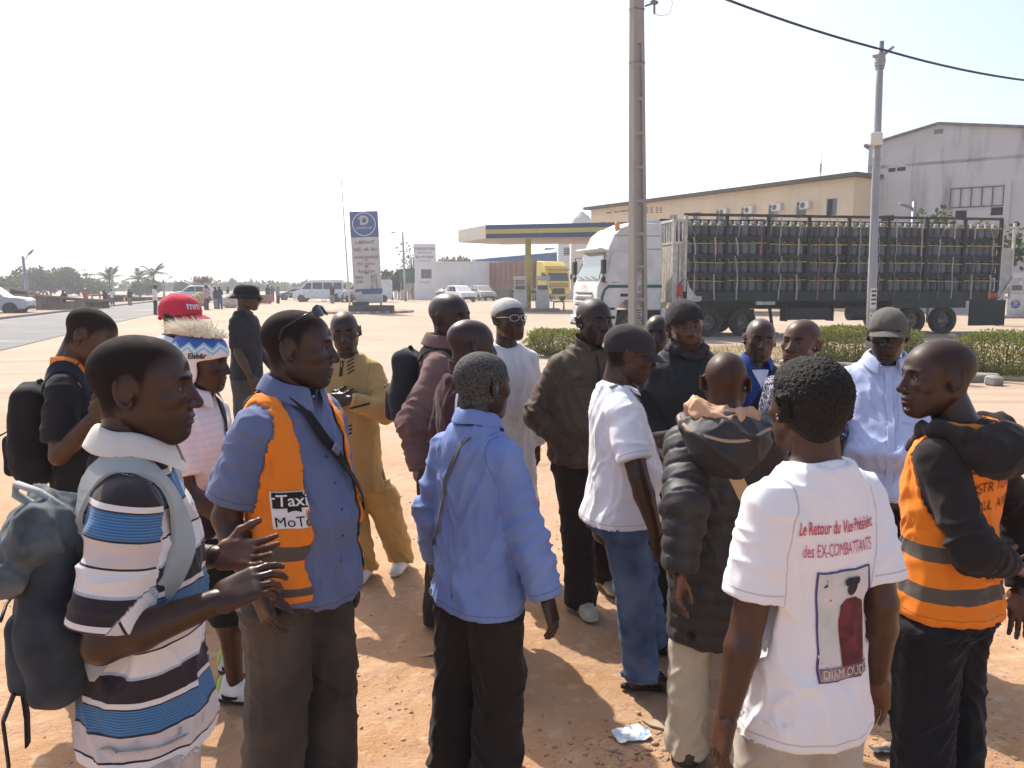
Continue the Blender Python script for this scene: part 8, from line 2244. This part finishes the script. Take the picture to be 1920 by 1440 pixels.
# price sign
sb = ground_at(692, 587); zt = at(682, 398, sb.y).z; sw_ = 1.78
t = thing('price_sign', 'tall station price sign with blue badge panel on top and fuel prices below', 'sign', (sb.x, sb.y, .05), rot=(0, R(-1.9), R(3)))
SF = Matrix(((1, 0, 0, 0), (0, 0, -1, 0), (0, 1, 0, 0), (0, 0, 0, 1)))
fz = lambda py: at(685, py, sb.y).z
z_pan = fz(446); z_bb, z_bt = fz(553), fz(543); z_bot = fz(570)
SWH = mat('sign_white', (.58, .56, .53), .6, .3, (.48, .45, .42), scale=1.5); SBL = mat('sign_blue', (.055, .115, .27), .6, .3, (.08, .14, .29), scale=2)
MB().box((0, 0, (zt + z_pan) / 2), (sw_, .22, zt - z_pan), bev=.01).build('badge_panel', SBL, t); MB().box((0, 0, (z_pan + z_bt) / 2 - .002), (sw_ - .02, .20, z_pan - z_bt - .006), bev=.01).build('price_panel', SWH, t)
MB().box((.06, 0, (z_bt + z_bb) / 2), (sw_ - .06, .21, z_bt - z_bb), bev=.01).build('blue_band', SBL, t); MB().box((.08, 0, (z_bb + z_bot) / 2), (sw_ - .10, .20, z_bb - z_bot - .01), bev=.01).build('lower_panel', SWH, t)
b = MB(); b.prism([(-.80, z_bb - .01), (-.80, z_bb + .10), (-.62, z_bb + .16), (-.42, z_bb + .20), (-.36, z_bb + .06), (-.34, z_bb - .01)], 0, .012, M=Matrix.Translation((0, -.105, 0)) @ YX); b.build('torn_patch', SWH, t)
for k in (-.75, .80): MB().box((k, 0, z_bot / 2), (.10, .10, z_bot + .1)).build('post', mat('post_dark', (.06, .06, .06), .7), t)
dlogo(t, (0, -.115, (zt + z_pan) / 2), .74)
INKS = mat('sign_ink', (.10, .085, .10), .7); INKR = mat('sign_ink_red', (.24, .10, .09), .7)
for txt, py, sz, x, m_ in (('LUBRIFIANT', 459, .31, -.02, INKS), ('GAZ - AIR  EAU', 472, .29, 0, INKS), ('LAVAGE GRAISSAGE', 486, .235, 0, INKS), ('Mini market', 499, .33, 0, INKR), ('Restaurant', 513, .33, 0, INKR), ('GASOIL', 523.5, .23, -.50, INKS), ('SUPER', 532, .23, -.50, INKS), ('655', 524, .38, .45, INKS), ('775', 533.5, .38, .46, INKS), ('6', 543, .38, .30, INKS), ('5', 543, .38, .62, INKS)):
    lettering(txt, sz, m_, t, Matrix.Translation((x, -.101, fz(py))) @ SF, bold=.004, depth=.006, sx=.74)
for py in (490, 503): 
    for k in (-1, 0, 1): MB().box((k * .07, -.104, fz(py) + .08 * (k % 2)), (.05, .012, .08)).build('small_mark', INKS, t)
    MB().box((0, -.104, fz(py + 11)), (.22, .012, .05)).build('small_mark', INKS, t)
pbk = mat('plinth_dark', (.055, .055, .052), .9, .1, (.09, .085, .08), scale=3)
for i, (dx, dz, w_, h_, lab) in enumerate(((-.65, .12, 1.2, .46, 'left dark painted base block under the price sign'), (.70, .12, 1.75, .46, 'right dark painted base block under the price sign'), (-.55, .55, .95, .22, 'small dark block on the left base block of the price sign'))):
    b = MB(); b.box((0, 0, h_ / 2), (w_, .8, h_), bev=.03); o = b.build('base_block', pbk); o.location = (sb.x + .1 + dx, sb.y - .55 + .15 * (i == 2), .06 if i < 2 else .52); tag(o, lab, 'base block')

# sign wall, green board, posts
w0 = at(797, 550, 96); zt = at(797, 457, 96).z; t = thing('sign_wall', 'tall white wall slab lettered for a foundation, with a barred opening', 'sign wall', (w0.x, 96, 0))
ww_ = 40 / FPX * 96; b = MB(); oz0, oz1 = at(797, 522, 96).z, at(797, 505, 96).z
wall_holes(b, -ww_ / 2, ww_ / 2, 0, zt, [(-.45, .80, oz0, oz1)], .25); b.add([(-ww_ / 2, 0, 0), (-ww_ / 2, .5, 0), (-ww_ / 2, .5, zt), (-ww_ / 2, 0, zt)], [(0, 3, 2, 1)]); b.add([(ww_ / 2, 0, 0), (ww_ / 2, .5, 0), (ww_ / 2, .5, zt), (ww_ / 2, 0, zt)], [(0, 1, 2, 3)]); b.add([(-ww_ / 2, 0, zt), (ww_ / 2, 0, zt), (ww_ / 2, .5, zt), (-ww_ / 2, .5, zt)], [(0, 1, 2, 3)]); b.add([(-ww_ / 2, .5, 0), (ww_ / 2, .5, 0), (ww_ / 2, .5, zt), (-ww_ / 2, .5, zt)], [(3, 2, 1, 0)])
b.build('slab', [WHITE, mat('green_grille', (.10, .14, .12), .6)], t)
for i in range(5): MB().box((-.45 + 1.25 * (i + .5) / 5, .06, (oz0 + oz1) / 2), (.05, .05, oz1 - oz0)).build('bar', STEEL, t)
for txt, py, sz, m_ in (('FONDATION', 469, .48, INKS), ('DISTRICOM', 476, .40, INKS), ('EAU POTABLE', 484, .40, INKS), ('GRATUITE', 491, .36, mat('faded_ink', (.42, .38, .35), .8)), ('L\'INTERDIT', 531, .30, mat('faded_ink', (.42, .38, .35), .8))):
    lettering(txt, sz, m_, t, Matrix.Translation((0, -.004, at(797, py, 96).z)) @ SF, bold=.008, depth=.006, sx=.85)
q = at(763, 517, 90); t = thing('green_board', 'green notice board on posts beside the white sign wall', 'sign', (q.x, 90, 0)); hgt = 26 / FPX * 90
MB().box((0, 0, q.z), (29 / FPX * 90, .08, hgt), bev=.01).build('board', mat('board_green', (.025, .085, .055), .6, .3, (.04, .11, .07), scale=2), t)
for k in (-.7, .7): MB().box((k, .08, q.z / 2), (.08, .08, q.z)).build('post', STEEL, t)
lettering('DIST', .5, mat('faded_green', (.10, .22, .15), .7), t, Matrix.Translation((-.1, -.042, q.z - .1)) @ SF, bold=.006)
yb_ = thing('bollard', 'small yellow bollard at the foot of the sign wall', 'bollard', tuple(ground_at(794, 561))); b = MB(); b.lathe([(.16, 0), (.16, .6), (.10, .66)], n=12); b.build('post', FY, yb_, 40)
fn = thing('pale_fence', 'row of pale posts and panels behind the green board', 'fence', (at(745, 555, 100).x, 100, 0))
for i in range(9): MB().box((i * .42 - .2, 0, 1.2), (.34, .06, 2.3 + .2 * (i % 3))).build('panel', WHITE, fn)

# ------------------------------------------------------------------ stalls beyond the road, left
TIN = mat('rusty_tin', (.26, .22, .19), .8, .2, (.18, .12, .09), scale=2, stretch=(1, 1, .3)); TINP = mat('pale_tin', (.42, .38, .34), .7, .3, (.30, .23, .18), scale=1.5); WOOD = mat('old_wood', (.20, .14, .10), .9, .1, (.12, .09, .07), scale=3); THATCH = mat('dry_thatch', (.30, .23, .15), .95, .1, (.20, .15, .10), scale=5)
def shed(px0, px1, ptop, pbot, Y, label, roofm, wallm, open_=False, pitch=.25, deepth=3.0, boards=8):
    a, b = at(px0, pbot, Y), at(px1, pbot, Y); zt = at((px0 + px1) / 2, ptop, Y).z; W_ = b.x - a.x; t = thing('market_shed' if open_ else 'shed', label, 'shed', (a.x, Y, 0)); zw = zt; zb_ = zt * (1 - pitch)
    if open_:
        for x in (0.1, W_ * .5, W_ - .1): MB().box((x, 0, zw / 2), (.10, .10, zw)).build('post', WOOD, t); MB().box((x, deepth, zb_ / 2), (.10, .10, zb_)).build('post', WOOD, t)
        MB().box((W_ / 2, .5, .75), (W_ * .8, .9, .08)).build('counter', WOOD, t); MB().box((W_ / 2, deepth, zb_ / 2), (W_, .05, zb_)).build('back_wall', wallm, t)
    else:
        for i in range(boards): MB().box((W_ * (i + .5) / boards, .02 * (i % 2), zw / 2), (W_ / boards - .02, .05, zw)).build('panel', wallm, t)
        MB().box((W_ / 2, deepth / 2 + .05, zb_ / 2 - .03), (W_ - .1, deepth, zb_ - .06)).build('wall', wallm, t)
    r = MB(); r.add([(-.3, -.4, zw + .01), (W_ + .3, -.4, zw + .01), (W_ + .3, deepth + .3, zb_), (-.3, deepth + .3, zb_), (-.3, -.4, zw + .09), (W_ + .3, -.4, zw + .09), (W_ + .3, deepth + .3, zb_ + .08), (-.3, deepth + .3, zb_ + .08)], [(0, 3, 2, 1), (4, 5, 6, 7), (0, 1, 5, 4), (1, 2, 6, 5), (2, 3, 7, 6), (3, 0, 4, 7)]); r.build('roof', roofm, t); return t


shed(-40, 20, 541, 578, 58, 'shed with a sloping pale roof at the left edge behind the silver car', TINP, WHITE, pitch=.3); shed(68, 118, 558, 584, 55, 'corrugated sheet-metal shed left of the man in the dark shirt', TIN, TIN, boards=12)
shed(20, 66, 553, 578, 62, 'long low tin-roofed shed behind the silver car', TINP, WOOD); shed(120, 168, 562, 582, 60, 'open wooden stall with dark goods beside the metal shed', THATCH, WOOD, True); shed(172, 205, 553, 574, 78, 'open stall with a yellowish roof right of the red-shirted figure', TINP, WOOD, True)
shed(208, 248, 557, 573, 82, 'low thatched stall beneath the lone palm', THATCH, WOOD, True); shed(250, 284, 558, 571, 88, 'far thatched stall under the pair of palms', THATCH, WOOD, True)
q = at(325, 562, 92); kz = at(350, 528, 92).z; t = thing('kiosk', 'grey kiosk building with rounded roof behind the red cap', 'kiosk', (q.x, 92, 0)); W_ = 64 / FPX * 92
b = MB(); b.prism([(0, 0), (W_ * .55, 0), (W_ * .55, kz * .72), (W_ * .42, kz * .93), (W_ * .25, kz), (W_ * .08, kz * .90), (0, kz * .75)], 0, -4, M=YX); b.build('wall', mat('kiosk_grey', (.24, .23, .21), .9), t); b = MB(); b.box((W_ * .78, 1.5, kz * .45), (W_ * .42, 3, kz * .9)); b.build('annex', TINP, t)
rs = np.random.RandomState(12); sp = MB(); P = np.column_stack([W_ * .78 + rs.normal(0, W_ * .14, 500), 1 + rs.normal(0, .6, 500), kz * .92 + np.abs(rs.normal(0, .22, 500))])
leaves('thatch', P, rs.normal(0, 1, (500, 3)) + np.array([0, 0, 1.0]), .55, [THATCH, WOOD], t, rs, width=.15)['kind'] = 'stuff'
# sacks, bundles and low wall of tyres along the road
for i, (px, py, s_, c, lab) in enumerate(((372, 574, 1.35, (.42, .31, .16), 'large yellowish bundle beside the woman in the purple wrap'), (432, 577, 1.35, (.48, .42, .36), 'large pale sack with a red patch behind the black bucket hat'), (316, 572, .9, (.5, .5, .5), 'pale bundle on the stall left of the kiosk'))):
    q = ground_at(px, py); F = Field((-.9, -.9, 0), (.9, .9, 1.2), .06); F.add(ellipsoid((0, 0, .36 * s_), (.52 * s_, .45 * s_, .40 * s_))); F.add(ellipsoid((.15, .1, .60 * s_), (.30 * s_, .28 * s_, .28 * s_)), .1); F.inter(lambda X, Y, Z: .01 - Z + 0 * X + 0 * Y); V, Q = F.mesh(); V = V + vnormals(V, Q) * (ridge(V * 3 + i) * .05)[:, None]
    o = mesh_obj('sack', V, Q, fabric('sack_%d' % i, c, .25, big=3), None, True); o.location = (q.x, q.y, 0); tag(o, lab, 'sack')
    if i == 1: b = MB(); b.sphere((.22, -.15, .86), (.22, .18, .14), 10); b.build('tie_cloth', fabric('tie_red', (.50, .12, .12)), o, True)
BRK = mat('red_block', (.36, .17, .13), .9, .1, (.26, .13, .10), scale=5)
for i in range(6):
    q = at(464 + i * 8.2, 577 - i * .6, 76 - i * .5); k = thing('block_pillar', f"reddish block pillar in the low row by the road, {ORD[i]} from the bucket hat", 'pillar', (q.x, q.y, 0), R(10), 'reddish blocks lined up by the road')
    for j in range(2): b = MB(); b.box((0, 0, .28 + j * .42), (.40, .45, .40), bev=.06); b.build('block', BRK, k)

# ------------------------------------------------------------------ small far people
FM = {k: fabric('far_' + k, c, .15) for k, c in dict(white=(.70, .69, .68), black=(.02, .02, .025), navy=(.03, .04, .09), red=(.45, .06, .07), pink=(.50, .30, .27), blue=(.04, .07, .28), grey=(.22, .22, .23), purple=(.10, .04, .10), denim=(.06, .09, .16), tan=(.30, .22, .15)).items()}
def far_person(px, ptop, pbot, face, label, top, bot, Y=None, sleeve=.8, arms=None, hem=.80, cap=None, bhem=.05):
    g_ = ground_at(px, pbot); Y = Y or g_.y
    p = person(px, ptop, Y, face, label, (face, 5, 0), top=dict(mat=FM[top], name='shirt', sleeve=sleeve, hem=hem, off=.03, ease=.03, hollow=False), bottom=dict(mat=FM[bot], off=.025, hem=bhem), shoes=dict(mat=shoe_k), far=True, group='people in the distance', arms=arms, h=min(1.85, max(1.5, at(px, ptop, Y).z)))
    if cap: skull_cap(p, 'cap', FM[cap], .012, vox=.014)
    return p
CROSS = {'R': (('d', .3, .3, -1), ('d', -.9, .7, .3)), 'L': (('d', -.3, .3, -1), ('d', .9, .7, .3))}
far_person(290, 533, 590, 60, 'man in a white shirt and dark trousers walking on the road edge', 'white', 'black', sleeve=1.9); far_person(118, 546, 583, 190, 'man in a dark shirt and pale cap by the sheet-metal shed', 'navy', 'tan', cap='grey')
far_person(160, 540, 574, 120, 'figure in a red shirt and pale cap among the stalls', 'red', 'black', cap='white'); far_person(196, 555, 577, 200, 'small dark figure at the yellowish stall', 'black', 'grey'); far_person(210, 553, 574, 170, 'small figure in a white top at the thatched stall', 'white', 'denim'); far_person(243, 557, 573, 180, 'small dark figure before the far thatched stall', 'black', 'tan')
far_person(386, 530, 581, 110, 'woman in a pale pink top and purple wrap with arms crossed', 'pink', 'purple', sleeve=1.9, arms=CROSS); far_person(403, 537, 579, 200, 'man in black left of the pair with folded arms', 'black', 'grey'); far_person(411, 536, 579, 180, 'man in a dark top with pale folded arms next to the man in black', 'navy', 'denim', arms=CROSS)
far_person(427, 537, 570, 90, 'man in a dark shirt standing alone behind the pale sack', 'black', 'black', arms={'R': (('d', .2, .2, -1), ('d', -.3, .9, 0))}); far_person(484, 537, 571, 250, 'person in a red top sitting by the row of blocks', 'red', 'red', sleeve=1.8)
far_person(502, 533, 567, 150, 'man in dark clothes at the left of the three men near the minibus', 'black', 'black'); far_person(510, 536, 566, 200, 'man in a blue shirt and reddish shorts in the middle near the minibus', 'denim', 'red'); far_person(521, 536, 569, 120, 'man in grey walking at the right of the three near the minibus', 'grey', 'black')
far_person(622, 531, 569, 200, 'man in dark clothes beside the motorcycles', 'black', 'grey'); far_person(773, 540, 562, 180, 'man at the foot of the sign wall in tan', 'tan', 'tan'); far_person(780, 537, 562, 150, 'man beside the white sign wall holding a pale bag', 'pink', 'white')
far_person(976, 536, 582, 120, 'station attendant in blue standing left of the pumps', 'blue', 'navy', sleeve=1.9); far_person(990, 552, 582, 240, 'station attendant in dark blue bending at the pumps', 'navy', 'navy', sleeve=1.9); far_person(1008, 547, 580, 200, 'station attendant in bright blue right of the yellow column', 'blue', 'navy', sleeve=1.9)

# ------------------------------------------------------------------ litter and stones near the crowd
rs = np.random.RandomState(21)
def pebble(r, seed):
    F_ = MB(); F_.sphere((0, 0, 0), 1.0, 8, nz=5); v = np.array([tuple(p) for p in F_.v]); v = v * (1 + .35 * perlin(v * 1.3 + seed * 3.1))[:, None] * np.array([1, .8, .55]); return v * r, F_.f
SV, SF_, off_ = [], [], 0; base = [pebble(1.0, i) for i in range(8)]
def scatter(n, fx, fy, r0, r1):
    global off_
    for i in range(n):
        x, y = fx(), fy(); v, f = base[rs.randint(8)]; a = rs.uniform(0, 6.28); c, s_ = math.cos(a), math.sin(a); r = r0 * (r1 / r0) ** (rs.uniform() ** 2.5); z = float(ground_z([x], [y])[0])
        SV.append(np.column_stack([v[:, 0] * c - v[:, 1] * s_, v[:, 0] * s_ + v[:, 1] * c, v[:, 2]]) * r + np.array([x, y, z + r * .15])); SF_.extend([[q + off_ for q in t] for t in f]); off_ += len(v)
scatter(1500, lambda: rs.uniform(-3.2, 3.2), lambda: rs.uniform(1.6, 8.0), .004, .012)
cl = ground_at(1250, 1400); scatter(380, lambda: cl.x + rs.normal(0, .22), lambda: cl.y + rs.normal(0, .10), .004, .016)
cl2 = ground_at(1680, 1380); scatter(380, lambda: cl2.x + rs.normal(0, .5), lambda: cl2.y + rs.normal(0, .20), .005, .018)
cl3 = ground_at(760, 1330); scatter(160, lambda: cl3.x + rs.normal(0, .35), lambda: cl3.y + rs.normal(0, .18), .004, .012)
STN = mat('pebble', (.46, .33, .22), .9, .2, (.33, .22, .15), scale=30)
tag(mesh_obj('gravel', np.concatenate(SV), SF_, STN, None, 60), 'scattered small stones on the sand', 'gravel', kind='stuff')
for i, (px, py, r, lab) in enumerate(((1288, 1308, .022, 'pale round stone beside the flip-flop'), (1275, 1362, .022, 'walnut-sized stone near the strip of bark'), (1150, 1406, .022, 'flat grey stone below the plastic sachet'), (1228, 1395, .018, 'small brown stone right of the sachet'), (1318, 1404, .020, 'brown stone under the arm of the man in the printed t-shirt'), (1666, 1402, .03, 'pale stone right of the dark rag'))):
    q = ground_at(px, py); v, f = pebble(r, i + 20); o = mesh_obj('stone', v, f, STN, None, True); o.location = (q.x, q.y, float(ground_z([q.x], [q.y])[0]) + r * .3); tag(o, lab, 'stone')


def crumple(px, py, w, h, m, name, label, cat, seed, amp=.012, rz=0, outline=None):
    q = ground_at(px, py); n = 18; v, f = rect_grid(w, h, min(w, h) / n); v = np.array(v)
    if outline: v = v * (1 - .18 * (np.abs(v[:, 1:2]) / (h / 2)) ** 2 * np.sign(perlin(np.column_stack([v * 9, 0 * v[:, 0]]) + seed)[:, None] + .4))
    z = np.maximum(.002, .010 + amp * ridge(np.column_stack([v * 14, 0 * v[:, 0] + seed])) * .8 + amp * .4 * perlin(np.column_stack([v * 45, 0 * v[:, 0] + seed])))
    o = mesh_obj(name, np.column_stack([v, z]), f, m, None, True); o.location = (q.x, q.y, float(ground_z([q.x], [q.y])[0])); o.rotation_euler.z = R(rz); return tag(o, label, cat)


PL = mat('clear_sachet', (.62, .68, .74), .25, .6, (.20, .34, .62), scale=26, mixlo=.56, mixhi=.66); crumple(1184, 1381, .155, .125, PL, 'plastic_sachet', 'empty clear and blue plastic water sachet on the sand', 'plastic sachet', 3, .016, 20, True)
crumple(1654, 1408, .10, .07, mat('grey_rag', (.07, .07, .075), .9), 'rag', 'dark grey rag on the gravel by the printed t-shirt', 'rag', 5, .022, 10, True); crumple(481, 1396, .05, .04, mat('paper_white', (.70, .70, .70), .7), 'paper_scrap', 'white paper scrap beside the dusty trousers', 'paper', 7, .01, 0, True)
def chip(px, py, w, h, rz, label, m, name, cat):
    q = ground_at(px, py); pts = [(-w / 2, -.1 * h), (-w * .3, -.45 * h), (w * .1, -.5 * h), (w * .42, -.2 * h), (w / 2, .02 * h), (w * .35, .3 * h), (-.05 * w, .5 * h), (-w * .38, .3 * h)]; b = MB(); b.prism(pts, .006, .014); o = b.build(name, m); o.location = (q.x, q.y, float(ground_z([q.x], [q.y])[0])); o.rotation_euler = (R(3), R(-2), R(rz)); tag(o, label, cat)
BK = mat('dry_bark', (.46, .35, .24), .85, .2, (.36, .26, .17), scale=30); chip(1247, 1361, .20, .055, -30, 'pale strip of bark near the water sachet', BK, 'bark_strip', 'bark'); chip(812, 1227, .17, .02, 28, 'pale straw beside the trousers of the man in pale blue', BK, 'straw', 'straw'); chip(1278, 1398, .07, .03, -60, 'small pale chip of bark between the stones', BK, 'bark_chip', 'bark'); chip(1690, 1334, .12, .008, -10, 'thin dry twig behind the printed t-shirt', BK, 'twig', 'twig')
q = ground_at(1794, 628)
for i, (px, py, r) in enumerate(((1785, 634, .16), (1800, 640, .10))):
    g_ = ground_at(px, py); v, f = pebble(r, 40 + i); o = mesh_obj('rubble_stone', v, f, mat('rubble_pale', (.42, .38, .34), .9), None, True); o.location = (g_.x, g_.y, .08); tag(o, ['pale rubble stone under the rear trailer wheel', 'small rubble stone in front of the rear trailer wheel'][i], 'stone')
# ------------------------------------------------------------------ haze
hb_ = MB(); hb_.box((0, 700, 19.5), (1800, 1600, 41)); hzm = bpy.data.materials.new('haze_air'); hzm.use_nodes = True; N, L = hzm.node_tree.nodes, hzm.node_tree.links
N.remove(N['Principled BSDF']); pv = N.new('ShaderNodeVolumePrincipled'); pv.inputs['Color'].default_value = (.92, .94, .96, 1); pv.inputs['Density'].default_value = .0013; pv.inputs['Anisotropy'].default_value = .3
L.new(pv.outputs[0], N['Material Output'].inputs['Volume'])
tag(hb_.build('haze', hzm), kind='stuff')
